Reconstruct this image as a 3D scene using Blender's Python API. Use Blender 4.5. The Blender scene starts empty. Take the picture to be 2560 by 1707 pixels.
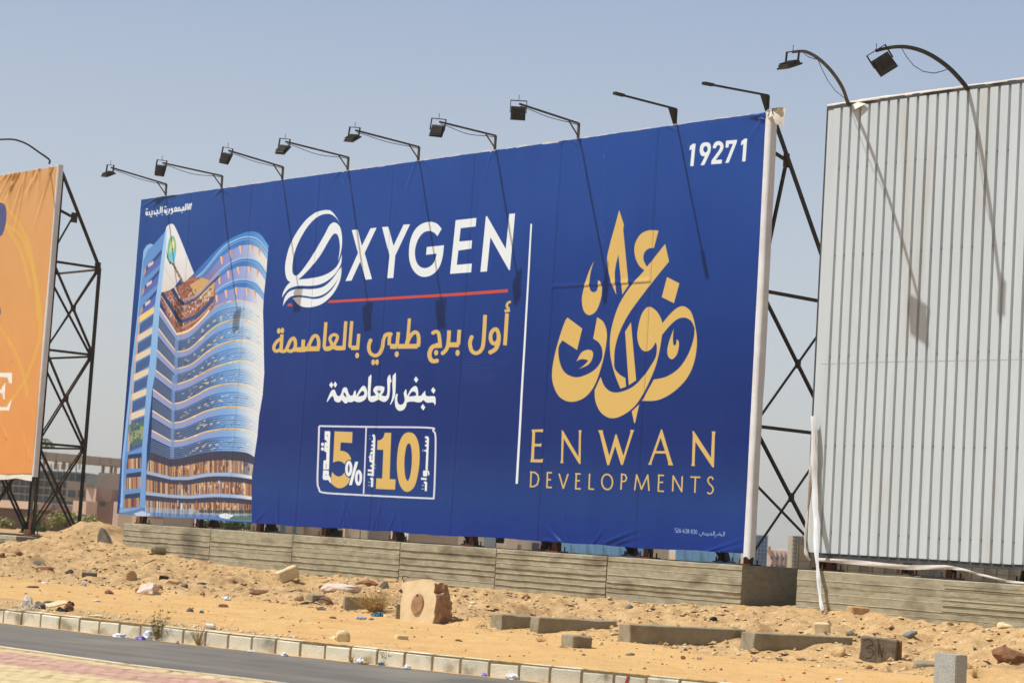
import bpy, math, random
import numpy as np
from mathutils import Vector, Matrix, noise as mnoise

random.seed(7)
rng = np.random.default_rng(11)
sc = bpy.context.scene
COL = sc.collection
R = math.radians

# ------------------------------------------------------------------ camera
PITCH, ROLL, FPX = 0.0908, 0.0621, 5353.0
HC = 1.7
cam_d = bpy.data.cameras.new('camera')
cam_d.sensor_width = 36.0
cam_d.lens = FPX / 2560.0 * 36.0
cam_d.clip_start = 0.1
cam_d.clip_end = 6000
cam_d.dof.use_dof = True
cam_d.dof.focus_distance = 37.0
cam_d.dof.aperture_fstop = 2.6
cam = bpy.data.objects.new('camera', cam_d)
COL.objects.link(cam)
_F = Vector((0, math.cos(PITCH), math.sin(PITCH)))
_U = Vector((0, -math.sin(PITCH), math.cos(PITCH)))
_R = Vector((1, 0, 0))
ex = _R * math.cos(ROLL) + _U * math.sin(ROLL)
ey = -_R * math.sin(ROLL) + _U * math.cos(ROLL)
m = Matrix.Identity(4)
for i in range(3):
    m[i][0] = ex[i]; m[i][1] = ey[i]; m[i][2] = -_F[i]
m[0][3], m[1][3], m[2][3] = 0, 0, HC
cam.matrix_world = m
sc.camera = cam

# ------------------------------------------------------------------ sky, sun
SUN = Vector((-1.983, -0.256, 3.392)).normalized()
SUN_EL = math.asin(SUN.z)
SUN_AZ = math.atan2(SUN.x, SUN.y)
world = bpy.data.worlds.new('World'); sc.world = world
world.use_nodes = True
wn = world.node_tree
bg = wn.nodes['Background']
sky = wn.nodes.new('ShaderNodeTexSky')
sky.sky_type = 'NISHITA'
sky.sun_disc = False
sky.sun_elevation = SUN_EL
sky.sun_rotation = SUN_AZ
sky.altitude = 80
sky.air_density = 1.0
sky.dust_density = 1.6
sky.ozone_density = 1.0
wn.links.new(sky.outputs[0], bg.inputs[0])
bg.inputs[1].default_value = 0.06
# dusty desert air: pale haze near the horizon thinning out with elevation
def _lin(c): return tuple(((v / 255. + .055) / 1.055) ** 2.4 for v in c) + (1,)
wtc = wn.nodes.new('ShaderNodeTexCoord'); wsp = wn.nodes.new('ShaderNodeSeparateXYZ')
wn.links.new(wtc.outputs['Generated'], wsp.inputs[0])
wr = wn.nodes.new('ShaderNodeValToRGB'); cr = wr.color_ramp
stops = [(0.0, (198, 196, 190)), (.04, (200, 201, 198)), (.10, (194, 202, 209)), (.17, (181, 193, 208)), (.25, (162, 178, 203)), (.6, (116, 142, 186))]
while len(cr.elements) < len(stops): cr.elements.new(.5)
for e, (pz, c) in zip(cr.elements, stops): e.position = pz; e.color = _lin(c)
wn.links.new(wsp.outputs[2], wr.inputs[0])
bg2 = wn.nodes.new('ShaderNodeBackground'); bg2.inputs[1].default_value = 1.15
wn.links.new(wr.outputs[0], bg2.inputs[0])
wf = wn.nodes.new('ShaderNodeMapRange'); wf.inputs[1].default_value = .25; wf.inputs[2].default_value = .5; wf.inputs[3].default_value = .92; wf.inputs[4].default_value = 0.
wn.links.new(wsp.outputs[2], wf.inputs[0])
wm = wn.nodes.new('ShaderNodeMixShader')
wn.links.new(wf.outputs[0], wm.inputs[0]); wn.links.new(bg.outputs[0], wm.inputs[1]); wn.links.new(bg2.outputs[0], wm.inputs[2])
wn.links.new(wm.outputs[0], wn.nodes['World Output'].inputs[0])
sl = bpy.data.lights.new('sun', 'SUN')
sl.energy = 4.85
sl.angle = R(0.55)
sl.color = (1.0, 0.99, 0.965)
so = bpy.data.objects.new('sun', sl); COL.objects.link(so)
so.rotation_euler = SUN.to_track_quat('Z', 'Y').to_euler()
sc.view_settings.view_transform = 'Standard'
sc.view_settings.look = 'None'
sc.view_settings.exposure = -0.05
sc.view_settings.gamma = 1.0
sc.cycles.use_denoising = True
sc.cycles.max_bounces = 6

# ------------------------------------------------------------------ geometry of the site
PHI = .8424
BR = np.array([4.3663, 38.3108, -.0498 + HC])      # bottom right corner of the blue board
Dv = np.array([-math.cos(PHI), math.sin(PHI), 0.])  # along the board, to the left
Nv = np.array([-math.sin(PHI), -math.cos(PHI), 0.]) # out of the board, to the road
BW, BH = 21.013, 8.0
C0 = np.array([0, 0, HC])

def W(s, n, z):
    P = BR + Dv * s + Nv * n
    return np.array([P[0], P[1], z])

def ray(u, v):
    dx = u - 1280; du = 853.5 - v
    a = dx * math.cos(ROLL) - du * math.sin(ROLL); b = dx * math.sin(ROLL) + du * math.cos(ROLL)
    return np.array([a / FPX, math.cos(PITCH) - b / FPX * math.sin(PITCH), math.sin(PITCH) + b / FPX * math.cos(PITCH)])

def on_plane(u, v, P0, n):
    d = ray(u, v)
    return C0 + d * (np.dot(P0 - C0, n) / np.dot(d, n))

def on_n(u, v, n):          # point seen at (u,v) on the vertical plane n = const
    return on_plane(u, v, BR + Nv * n, Nv)

def at_y(u, v, y):          # point seen at (u,v) at distance y
    d = ray(u, v); return C0 + d * (y / d[1])

def on_z(u, v, z):
    d = ray(u, v); return C0 + d * ((z - HC) / d[2])

def sn(P):
    q = np.array(P) - BR
    return float(q @ Dv), float(q @ Nv)

# ------------------------------------------------------------------ object helpers
WL = {}
def tag(o, label=None, cat=None, group=None, kind=None):
    if label: o['label'] = label
    if cat: o['category'] = cat
    if group: o['group'] = group
    if kind: o['kind'] = kind
    return o

def empty(name, loc, label=None, cat=None, group=None, kind=None, parent=None):
    o = bpy.data.objects.new(name, None); COL.objects.link(o)
    o.empty_display_size = .2
    o.location = Vector(loc)
    WL[o.name] = Vector(loc)
    return tag(o, label, cat, group, kind)

def link(name, me, mats, parent=None, origin=None):
    """me is in world coordinates; shifts it to the origin of its thing"""
    o = bpy.data.objects.new(name, me); COL.objects.link(o)
    for mt in (mats if isinstance(mats, (list, tuple)) else [mats]):
        if mt is not None: me.materials.append(mt)
    if parent is not None:
        org = WL[parent.name]
        o.parent = parent
        WL[o.name] = org
    else:
        if origin is None:
            n = len(me.vertices)
            co = np.empty(n * 3, dtype=np.float32); me.vertices.foreach_get('co', co); co = co.reshape(-1, 3)
            origin = Vector(((co[:, 0].min() + co[:, 0].max()) / 2, (co[:, 1].min() + co[:, 1].max()) / 2, co[:, 2].min()))
        org = Vector(origin)
        o.location = org
        WL[o.name] = org
    me.transform(Matrix.Translation(-org))
    return o

def dup(o, off, parent=None):
    """copy of a thing with copies of its parts and sub-parts, moved by off"""
    c = o.copy(); COL.objects.link(c)
    if parent is not None:
        c.parent = parent
        WL[c.name] = WL[parent.name]
    else:
        c.location = o.location + Vector(off)
        WL[c.name] = Vector(c.location)
    for ch in list(o.children):
        dup(ch, (0, 0, 0), c)
    return c

class MB:
    def __init__(s): s.v = []; s.f = []; s.m = []
    def add(s, vs, fs, mi=0):
        k = len(s.v); s.v += [tuple(map(float, p)) for p in vs]
        for f in fs: s.f.append(tuple(i + k for i in f)); s.m.append(mi)
    def box(s, c, sz, ax=None, mi=0, taper=1.0):
        """box centred at c, size sz along axes ax (3 unit vectors)"""
        c = np.array(c, float)
        X, Y, Z = (np.eye(3) if ax is None else [np.array(a, float) for a in ax])
        hx, hy, hz = [q / 2 for q in sz]
        vs = []
        for dz, t in ((-hz, 1), (hz, taper)):
            for dx, dy in ((-hx, -hy), (hx, -hy), (hx, hy), (-hx, hy)):
                vs.append(c + X * dx * t + Y * dy * t + Z * dz)
        s.add(vs, [(3, 2, 1, 0), (4, 5, 6, 7), (0, 1, 5, 4), (1, 2, 6, 5), (2, 3, 7, 6), (3, 0, 4, 7)], mi)
    def bar(s, p0, p1, w, h=None, up=(0, 0, 1), mi=0):
        p0 = np.array(p0, float); p1 = np.array(p1, float); h = h or w
        d = p1 - p0; L = np.linalg.norm(d); d = d / L
        u = np.array(up, float)
        if abs(d @ u) > .98: u = np.array(Nv)
        x = np.cross(d, u); x /= np.linalg.norm(x); y = np.cross(x, d)
        s.box((p0 + p1) / 2, (w, h, L), (x, y, d), mi)
    def angle(s, p0, p1, w, up=(0, 0, 1), t=.008, mi=0):
        """steel angle section"""
        p0 = np.array(p0, float); p1 = np.array(p1, float)
        d = p1 - p0; L = np.linalg.norm(d); d = d / L
        u = np.array(up, float)
        if abs(d @ u) > .98: u = np.array(Nv)
        x = np.cross(d, u); x /= np.linalg.norm(x); y = np.cross(x, d)
        c = (p0 + p1) / 2
        s.box(c + y * (-w / 2 + t / 2), (w, t, L), (x, y, d), mi)
        s.box(c + x * (-w / 2 + t / 2) + y * (t / 2 + .0005), (t, w - t - .001, L), (x, y, d), mi)
    def tube(s, pts, r, seg=6, mi=0, cap=True):
        pts = [np.array(p, float) for p in pts]; n = len(pts)
        rs = r if isinstance(r, (list, tuple, np.ndarray)) else [r] * n
        prev = None; rings = []
        for i, p in enumerate(pts):
            d = pts[min(i + 1, n - 1)] - pts[max(i - 1, 0)]; d = d / (np.linalg.norm(d) + 1e-9)
            if prev is None:
                a = np.array([0, 0, 1.]) if abs(d[2]) < .9 else np.array([1., 0, 0])
                x = np.cross(d, a)
            else: x = prev - d * (prev @ d)
            x /= (np.linalg.norm(x) + 1e-9); prev = x; y = np.cross(d, x)
            rings.append([p + (x * math.cos(2 * math.pi * k / seg) + y * math.sin(2 * math.pi * k / seg)) * rs[i] for k in range(seg)])
        vs = [q for rg in rings for q in rg]; fs = []
        for i in range(n - 1):
            for k in range(seg):
                k2 = (k + 1) % seg
                fs.append((i * seg + k, i * seg + k2, (i + 1) * seg + k2, (i + 1) * seg + k))
        if cap:
            fs.append(tuple(range(seg - 1, -1, -1))); fs.append(tuple((n - 1) * seg + k for k in range(seg)))
        s.add(vs, fs, mi)
    def prism(s, poly, X, Y, Z, o, th, mi=0):
        """polygon (a,b) in plane X,Y at o, extruded by th along Z"""
        o = np.array(o, float); n = len(poly)
        a = [o + X * p[0] + Y * p[1] - Z * th / 2 for p in poly]; b = [q + Z * th for q in a]
        fs = [tuple(range(n - 1, -1, -1)), tuple(range(n, 2 * n))] + [(i, (i + 1) % n, n + (i + 1) % n, n + i) for i in range(n)]
        s.add(a + b, fs, mi)
    def mesh(s, name='m', smooth=False):
        me = bpy.data.meshes.new(name); me.from_pydata(s.v, [], s.f)
        if any(s.m): me.polygons.foreach_set('material_index', s.m)
        me.polygons.foreach_set('use_smooth', [bool(smooth)] * len(s.f))
        me.update(); return me
    def build(s, name, mats, parent=None, smooth=False, origin=None):
        return link(name, s.mesh(name, smooth), mats, parent, origin)

def grid_mesh(name, P, uv=None, smooth=True, close=False):
    """P: array (a,b,3)"""
    a, b = P.shape[:2]
    me = bpy.data.meshes.new(name)
    idx = np.arange(a * b).reshape(a, b)
    q = np.stack([idx[:-1, :-1], idx[1:, :-1], idx[1:, 1:], idx[:-1, 1:]], -1).reshape(-1, 4)
    me.vertices.add(a * b); me.vertices.foreach_set('co', P.reshape(-1).astype(np.float32))
    me.loops.add(q.size); me.loops.foreach_set('vertex_index', q.reshape(-1).astype(np.int32))
    me.polygons.add(len(q))
    me.polygons.foreach_set('loop_start', np.arange(0, q.size, 4, dtype=np.int32))
    me.update(calc_edges=True)
    if uv is not None:
        l = me.uv_layers.new(name='UVMap')
        l.data.foreach_set('uv', uv.reshape(-1, 2)[q.reshape(-1)].reshape(-1).astype(np.float32))
    me.polygons.foreach_set('use_smooth', np.full(len(q), bool(smooth)))
    me.validate(); return me

# ------------------------------------------------------------------ materials
def srgb(r, g, b):
    def f(c):
        c = c / 255.
        return c / 12.92 if c <= .04045 else ((c + .055) / 1.055) ** 2.4
    return (f(r), f(g), f(b), 1)

def mat(name, c1, c2=None, scale=3., rough=.85, bump=0., bscale=40., metal=0., detail=8., spec=.3, stretch=None, c3=None, c3scale=.6, c3lo=.55, c3hi=.7, two=False):
    m = bpy.data.materials.new(name); m.use_nodes = True
    nt = m.node_tree; N = nt.nodes; L = nt.links
    p = N['Principled BSDF']
    p.inputs['Roughness'].default_value = rough; p.inputs['Metallic'].default_value = metal
    p.inputs['Specular IOR Level'].default_value = spec
    c1 = srgb(*c1); c2 = srgb(*(c2 or tuple(min(255, int(q * .85)) for q in (0, 0, 0)))) if c2 else None
    tc = N.new('ShaderNodeTexCoord'); mp = N.new('ShaderNodeMapping')
    L.new(tc.outputs['Object'], mp.inputs[0])
    if stretch: mp.inputs['Scale'].default_value = stretch
    if c2:
        nz = N.new('ShaderNodeTexNoise'); nz.inputs['Scale'].default_value = scale; nz.inputs['Detail'].default_value = detail
        nz.inputs['Roughness'].default_value = .65
        rp = N.new('ShaderNodeValToRGB'); rp.color_ramp.elements[0].position = .32; rp.color_ramp.elements[1].position = .68
        rp.color_ramp.elements[0].color = c1; rp.color_ramp.elements[1].color = c2
        L.new(mp.outputs[0], nz.inputs[0]); L.new(nz.outputs[0], rp.inputs[0])
        out = rp.outputs[0]
        if c3:
            n3 = N.new('ShaderNodeTexNoise'); n3.inputs['Scale'].default_value = c3scale; n3.inputs['Detail'].default_value = 6
            r3 = N.new('ShaderNodeMapRange'); r3.inputs[1].default_value = c3lo; r3.inputs[2].default_value = c3hi
            mx = N.new('ShaderNodeMix'); mx.data_type = 'RGBA'
            L.new(mp.outputs[0], n3.inputs[0]); L.new(n3.outputs[0], r3.inputs[0]); L.new(r3.outputs[0], mx.inputs[0])
            L.new(out, mx.inputs[6]); mx.inputs[7].default_value = srgb(*c3); out = mx.outputs[2]
        L.new(out, p.inputs['Base Color'])
    else: p.inputs['Base Color'].default_value = c1
    if bump:
        nb = N.new('ShaderNodeTexNoise'); nb.inputs['Scale'].default_value = bscale; nb.inputs['Detail'].default_value = 6
        b = N.new('ShaderNodeBump'); b.inputs['Strength'].default_value = bump; b.inputs['Distance'].default_value = .02
        L.new(mp.outputs[0], nb.inputs[0]); L.new(nb.outputs[0], b.inputs['Height']); L.new(b.outputs[0], p.inputs['Normal'])
    return m

M = {}
M['steel'] = mat('dark_painted_steel', (62, 56, 42), (44, 40, 33), 6, .6, .2, 60, c3=(92, 62, 40), c3scale=3, c3lo=.56, c3hi=.75)
M['rust'] = mat('rusty_steel', (112, 66, 42), (78, 46, 34), 8, .85, .4, 60)
M['gusset'] = mat('brown_gusset_steel', (86, 62, 46), (60, 46, 36), 7, .8, .3, 60)
M['lamp'] = mat('lamp_housing', (70, 64, 52), (52, 48, 42), 9, .55, .1)
M['lamp_glass'] = mat('lamp_glass', (58, 56, 50), (44, 42, 40), 4, .15, spec=.6)
M['arm_light'] = mat('weathered_arm_steel', (104, 94, 78), (70, 64, 56), 6, .6, .2)
M['concrete'] = mat('formwork_concrete', (182, 173, 146), (154, 145, 119), 5.5, .95, .6, 40, stretch=(1, 1, 2.6), c3=(118, 108, 86), c3scale=1.5, c3lo=.5, c3hi=.75)
M['end_concrete'] = mat('shaded_end_concrete', (150, 144, 126), (124, 118, 102), 5, .95, .5, 40, stretch=(1, 1, 2.6))  # darker grey paints in the shade of the wall ends
M['concrete_joint'] = mat('formwork_fin', (196, 184, 152), (170, 158, 128), 6, .95, .3, 60)
M['scorch'] = mat('scorched_concrete', (100, 94, 84), (130, 122, 100), 5, .95, .4, 50)
M['block'] = mat('weathered_concrete', (158, 148, 124), (132, 121, 97), 4, .95, .5, 60, c3=(118, 104, 80), c3scale=2)
M['block_grey'] = mat('speckled_concrete', (190, 190, 184), (150, 150, 144), 60, .95, .25, 60, detail=3)
M['vinyl_white'] = mat('white_vinyl', (228, 231, 232), (212, 212, 210), 3, .5, .15, 12)
M['cloth'] = mat('cream_torn_vinyl', (230, 226, 214), (208, 200, 184), 4, .8, .2, 14)
M['cloth_dirty'] = mat('dusty_vinyl', (212, 204, 196), (190, 178, 164), 3, .8, .2, 10, c3=(150, 110, 70), c3scale=1.2, c3lo=.62, c3hi=.8)
M['sheet'] = mat('white_painted_sheet', (205, 213, 215), (191, 199, 201), 1.6, .5, .05, 6, stretch=(1, 1, .12), c3=(180, 174, 160), c3scale=1.4, c3lo=.54, c3hi=.74)
M['frame'] = mat('grey_frame_steel', (84, 86, 86), (58, 60, 60), 5, .5, .1)
M['asphalt'] = mat('asphalt', (116, 111, 104), (100, 96, 90), 1.2, .93, .3, 200, c3=(132, 126, 116), c3scale=.4, stretch=(1, 1, 1))
def _asphalt():
    m = M['asphalt']; nt = m.node_tree; N = nt.nodes; L = nt.links; p = N['Principled BSDF']
    bc = p.inputs['Base Color'].links[0].from_socket
    geo = N.new('ShaderNodeNewGeometry'); mp = N.new('ShaderNodeMapping'); mp.vector_type = 'TEXTURE'
    mp.inputs['Rotation'].default_value = (0, 0, math.atan2(Dv[1] + .2 * Nv[1], Dv[0] + .2 * Nv[0])); mp.inputs['Scale'].default_value = (9., .55, 1)
    L.new(geo.outputs['Position'], mp.inputs[0])
    n1 = N.new('ShaderNodeTexNoise'); n1.inputs['Scale'].default_value = 1.; n1.inputs['Detail'].default_value = 5; L.new(mp.outputs[0], n1.inputs[0])
    r1 = N.new('ShaderNodeMapRange'); r1.inputs[1].default_value = .42; r1.inputs[2].default_value = .68; r1.inputs[4].default_value = .55; L.new(n1.outputs[0], r1.inputs[0])
    mx = N.new('ShaderNodeMix'); mx.data_type = 'RGBA'; L.new(r1.outputs[0], mx.inputs[0]); L.new(bc, mx.inputs[6]); mx.inputs[7].default_value = srgb(144, 135, 122)
    n2 = N.new('ShaderNodeTexNoise'); n2.inputs['Scale'].default_value = 90; n2.inputs['Detail'].default_value = 2; L.new(geo.outputs['Position'], n2.inputs[0])
    r2 = N.new('ShaderNodeMapRange'); r2.inputs[1].default_value = .35; r2.inputs[2].default_value = .65; r2.inputs[3].default_value = .72; r2.inputs[4].default_value = 1.2; L.new(n2.outputs[0], r2.inputs[0])
    m2 = N.new('ShaderNodeMix'); m2.data_type = 'RGBA'; m2.blend_type = 'MULTIPLY'; m2.inputs[0].default_value = 1
    cb = N.new('ShaderNodeCombineColor')
    for i in range(3): L.new(r2.outputs[0], cb.inputs[i])
    L.new(mx.outputs[2], m2.inputs[6]); L.new(cb.outputs[0], m2.inputs[7]); L.new(m2.outputs[2], p.inputs['Base Color'])
_asphalt()
M['dust'] = mat('drifted_sand', (206, 172, 126), (180, 148, 108), 8, 1., .3, 120)
M['gravel'] = mat('gravelly_sand', (214, 176, 124), (184, 150, 112), 16, 1., .6, 160)
M['pebble'] = mat('pale_pebble', (226, 200, 158), (188, 156, 114), 9, .95, .2)
M['pebble_dark'] = mat('dark_pebble', (104, 84, 64), (70, 58, 48), 9, .95, .2)
M['rock'] = mat('tan_rock', (206, 174, 126), (172, 138, 96), 6, .95, .6, 40)
M['rock_brown'] = mat('brown_rock', (150, 108, 74), (112, 78, 56), 7, .95, .6, 40)
M['rock_grey'] = mat('grey_rock', (132, 124, 110), (98, 92, 84), 7, .95, .6, 40)
M['rock_pale'] = mat('pale_stone', (226, 208, 166), (200, 178, 136), 6, .95, .5, 40)
M['plaster'] = mat('white_plaster', (226, 208, 190), (206, 184, 164), 12, .95, .6, 60)
M['kerb_a'] = mat('kerb_pale', (238, 228, 202), (224, 212, 182), 6, .95, .4, 60, c3=(160, 148, 122), c3scale=2.5)
M['kerb_b'] = mat('kerb_grey', (226, 217, 192), (208, 197, 170), 6, .95, .4, 60, c3=(140, 130, 108), c3scale=2.5)
M['mortar'] = mat('kerb_mortar', (150, 128, 88), (120, 100, 70), 9, 1.)
M['tile_pink'] = mat('pink_paver', (206, 168, 146), (190, 150, 130), 3, .95, .2, 90)
M['tile_cream'] = mat('cream_paver', (222, 200, 152), (206, 184, 138), 3, .95, .2, 90)
M['tile_gap'] = mat('paver_joint', (112, 76, 60), (90, 62, 50), 9, 1.)
M['white_bag'] = mat('white_plastic', (236, 236, 238), (210, 212, 216), 14, .4, .3, 30)
M['blue_bag'] = mat('blue_plastic', (70, 120, 150), (50, 90, 120), 14, .4)
M['red_bag'] = mat('red_plastic', (176, 96, 90), (206, 180, 176), 14, .4)
M['purple_bag'] = mat('purple_wrapper', (132, 108, 196), (170, 150, 220), 14, .4)
M['yellow_bag'] = mat('yellow_wrapper', (226, 200, 60), (200, 170, 60), 14, .4)
M['orange_bag'] = mat('orange_wrapper', (236, 140, 80), (210, 120, 70), 14, .4)
M['bottle'] = mat('clear_blue_plastic', (170, 196, 214), (140, 170, 200), 8, .2)
M['black'] = mat('black_plastic', (28, 28, 28), (18, 18, 18), 8, .5)
M['paint_red'] = mat('red_paint', (178, 62, 60), (160, 70, 62), 20, .9)
M['graffiti'] = mat('black_spray_paint', (54, 50, 44), (70, 62, 52), 14, .9)
M['weed'] = mat('grey_green_leaf', (116, 120, 78), (92, 98, 62), 8, .8)
M['dryweed'] = mat('dry_stem', (196, 168, 108), (164, 136, 84), 8, .9)
M['bush'] = mat('olive_foliage', (172, 168, 104), (130, 130, 76), 4, .85)
M['bush_dark'] = mat('green_foliage', (106, 124, 76), (74, 92, 54), 4, .85)
M['trunk'] = mat('bark', (110, 90, 68), (80, 66, 50), 8, .95)
M['far_pink'] = mat('pink_render', (226, 196, 172), (216, 184, 160), .6, .95)
M['far_brown'] = mat('brown_render', (176, 148, 132), (160, 132, 118), .6, .95)
M['far_tan'] = mat('tan_render', (210, 188, 156), (196, 172, 140), .6, .95)
M['far_grey'] = mat('grey_cement', (166, 154, 140), (150, 140, 126), .8, .95)
M['far_pale'] = mat('pale_render', (206, 198, 184), (194, 186, 172), .8, .95)
M['far_rose'] = mat('rose_render', (206, 184, 170), (196, 172, 160), .6, .95)
M['far_glass'] = mat('blue_glazing', (74, 94, 108), (44, 60, 78), .5, .35, spec=.5, stretch=(1, 1, .6))
M['far_window'] = mat('window_glass', (70, 80, 92), (54, 62, 74), 2, .2, spec=.5)
M['far_blue'] = mat('blue_cladding', (134, 190, 238), (116, 174, 226), .8, .7)
M['far_blue_dk'] = mat('blue_scaffold_net', (60, 120, 186), (48, 100, 160), .8, .8)
M['far_scaf'] = mat('scaffold_net', (172, 166, 142), (150, 146, 124), .9, .9)
M['far_fence'] = mat('grey_fence_sheet', (170, 164, 150), (156, 150, 136), 1, .9)
M['far_pole'] = mat('fence_pole', (118, 112, 98), (96, 92, 82), 3, .8)
M['blue_paint'] = mat('faded_blue_paint', (84, 124, 148), (70, 108, 134), 3, .7)

# ------------------------------------------------------------------ numpy value noise
def vnoise(x, y, seed=0):
    x = np.asarray(x, float); y = np.asarray(y, float)
    xi = np.floor(x).astype(np.int64); yi = np.floor(y).astype(np.int64)
    xf = x - xi; yf = y - yi
    def h(a, b):
        v = (a * 374761393 + b * 668265263 + seed * 974634777) & 0x7fffffff
        v = ((v ^ (v >> 13)) * 1274126177) & 0x7fffffff
        return ((v ^ (v >> 16)) & 0xffff) / 65535.
    u = xf * xf * (3 - 2 * xf); w = yf * yf * (3 - 2 * yf)
    return (h(xi, yi) * (1 - u) + h(xi + 1, yi) * u) * (1 - w) + (h(xi, yi + 1) * (1 - u) + h(xi + 1, yi + 1) * u) * w

def fbm(x, y, octv=4, seed=0, lac=2.1, g=.5):
    t = 0; a = 1; tot = 0
    for k in range(octv):
        t = t + a * vnoise(x * lac ** k + 17.3 * k, y * lac ** k - 9.1 * k, seed + k); tot += a; a *= g
    return t / tot - .5

# ------------------------------------------------------------------ site profile
KS = [-14, -8.8, -6.3, -4, -1.9, .1, 2.35, 8, 30]
KN = [8.75, 10.5, 11.28, 11.88, 12.35, 12.74, 13.14, 14.0, 17.2]
def kerb_n(s): return np.interp(s, KS, KN)
KERB_H = .2
BS = [-14, -6.2, -4.9, -3.4, -2.1, -.3, 1.8, 4.2, 6.2, 8.6, 13.5, 16.3, 20.0, 21.5, 23, 24.2, 26, 34]
BZ = [.80, .78, .78, .80, .80, .73, .655, .645, .66, .622, .61, .687, .90, 1.08, .95, .62, .52, .5]
FS = [-14, -7.4, -6, -2.5, -.3, 4, 7.5, 10.5, 16, 30]
FN = [4.4, 5.2, 5.6, 5.2, 5.9, 5.2, 5.0, 6.2, 7.4, 9]
def ground_z(s, n, rough=True):
    s = np.asarray(s, float); n = np.asarray(n, float)
    kn = kerb_n(s)
    base = np.interp(s, BS, BZ); fn = np.interp(s, FS, FN) + (fbm(s * .7, n * 0, 3, 5) * 1.2)
    t = np.clip((fn - n) / np.maximum(fn - .35, .1), 0, 1)
    prof = t ** .85 * (1 - .25 * np.sin(t * math.pi))
    # lumpy heap: shoulder
    bump = (fbm(s * .9, n * .9, 4, 21) * .5 + fbm(s * 2.1, n * 2.1, 3, 24) * .22) * np.sin(np.clip(t, 0, 1) * math.pi) ** .7
    z = .21 + (base - .21) * prof + bump
    # behind the walls: sand, falling away slowly
    back = np.clip(-n / 3., 0, 1)
    zb = base
    z = np.where(n < .35, zb * (1 - back) + .86 * back, z)
    z = z + .40 * np.exp(-((s - 22.0) / .95) ** 2) * np.exp(-((n - .1) / 1.2) ** 2)
    far = np.clip((-n - 6) / 110., 0, 1)
    z = z - far * 2.0
    # flat sand beside the kerb is slightly undulating
    fl = np.clip((n - fn) / 1., 0, 1)
    z = z + fl * fbm(s * .5, n * .5, 3, 31) * .05 * np.clip((kn - .4 - n) / 1., 0, 1)
    if rough:
        near = np.clip((n + 6) / 5, 0, 1)
        z = z + near * (fbm(s * 3.1, n * 3.1, 4, 41) * (.05 + .09 * np.clip(t * 3, 0, 1)) + fbm(s * 11, n * 11, 3, 51) * (.014 + .03 * np.clip(t * 3, 0, 1)))
    kk = kn - .13
    z = np.where(n > kk, np.where(n > kn - .05, -.07, KERB_H - .002), z)
    return z

def on_ground(u, v, lift=0.):
    d = ray(u, v)
    ts = np.linspace(16, 75, 2400) / d[1]
    P = C0[None] + d[None] * ts[:, None]
    q = P - BR; s = q @ Dv; n = q @ Nv
    g = ground_z(s, n)
    g = np.where(n > kerb_n(s) - .05, 0, g)
    k = np.argmax(P[:, 2] < g + lift)
    if P[k, 2] >= g[k] + lift: k = len(ts) - 1
    return P[k]

# ------------------------------------------------------------------ ground sheet
def axis(fine0, fine1, step, far0, far1):
    a = list(np.arange(fine0, fine1 + 1e-6, step))
    x = fine0; d = step
    lo = []
    while x > far0:
        d *= 1.35; x -= d; lo.append(max(x, far0))
    x = fine1; d = step; hi = []
    while x < far1:
        d *= 1.35; x += d; hi.append(min(x, far1))
    return np.array(lo[::-1] + a + hi)
sa = axis(-11, 25.5, .045, -700, 700)
na = axis(-2.5, 13.6, .05, -900, 120)
S_, N_ = np.meshgrid(sa, na, indexing='ij')
Z_ = ground_z(S_, N_)
jx = (fbm(S_ * 9, N_ * 9, 2, 71)) * .02
P_ = BR[None, None, :] + Dv * (S_ + jx)[..., None] + Nv * N_[..., None]
P_[..., 2] = Z_
gme = grid_mesh('ground', P_[::-1])
# colour mix between raked orange sand (0) and pale dug heap (1)
fn_ = np.interp(S_, FS, FN)
heap = np.clip((fn_ + .5 - N_) / 1.2 + fbm(S_ * 1.3, N_ * 1.3, 4, 61) * 1.8, 0, 1)
verge = np.clip((N_ - (kerb_n(S_) - 1.0 - 1.1 * np.clip(S_ * .2 + .2, 0, 1.2))) / .5 + fbm(S_ * 2, N_ * 2, 3, 63) * 2.2, 0, 1) * np.clip((S_ + 2) / 2., 0.15, 1)
heap = np.clip(np.maximum(heap, verge * .8), 0, 1)
at = gme.attributes.new('heap', 'FLOAT', 'POINT'); at.data.foreach_set('value', heap[::-1].reshape(-1).astype(np.float32))
gm = bpy.data.materials.new('desert_sand'); gm.use_nodes = True
nt = gm.node_tree; N = nt.nodes; L = nt.links; p = N['Principled BSDF']
p.inputs['Roughness'].default_value = 1.; p.inputs['Specular IOR Level'].default_value = .1
tc = N.new('ShaderNodeTexCoord')
def nz(scale, det=8, rgh=.6):
    n_ = N.new('ShaderNodeTexNoise'); n_.inputs['Scale'].default_value = scale; n_.inputs['Detail'].default_value = det
    n_.inputs['Roughness'].default_value = rgh; L.new(tc.outputs['Object'], n_.inputs[0]); return n_.outputs[0]
def ramp(i, stops):
    r_ = N.new('ShaderNodeValToRGB'); cr = r_.color_ramp
    while len(cr.elements) < len(stops): cr.elements.new(.5)
    for e, (pos, c) in zip(cr.elements, stops): e.position = pos; e.color = srgb(*c)
    L.new(i, r_.inputs[0]); return r_.outputs[0]
def mixc(f, a, b, blend='MIX'):
    x = N.new('ShaderNodeMix'); x.data_type = 'RGBA'; x.blend_type = blend
    for sck, v_ in ((0, f), (6, a), (7, b)):
        if isinstance(v_, (int, float)): x.inputs[sck].default_value = v_
        elif isinstance(v_, tuple): x.inputs[sck].default_value = v_
        else: L.new(v_, x.inputs[sck])
    return x.outputs[2]
a1 = N.new('ShaderNodeAttribute'); a1.attribute_name = 'heap'
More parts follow.
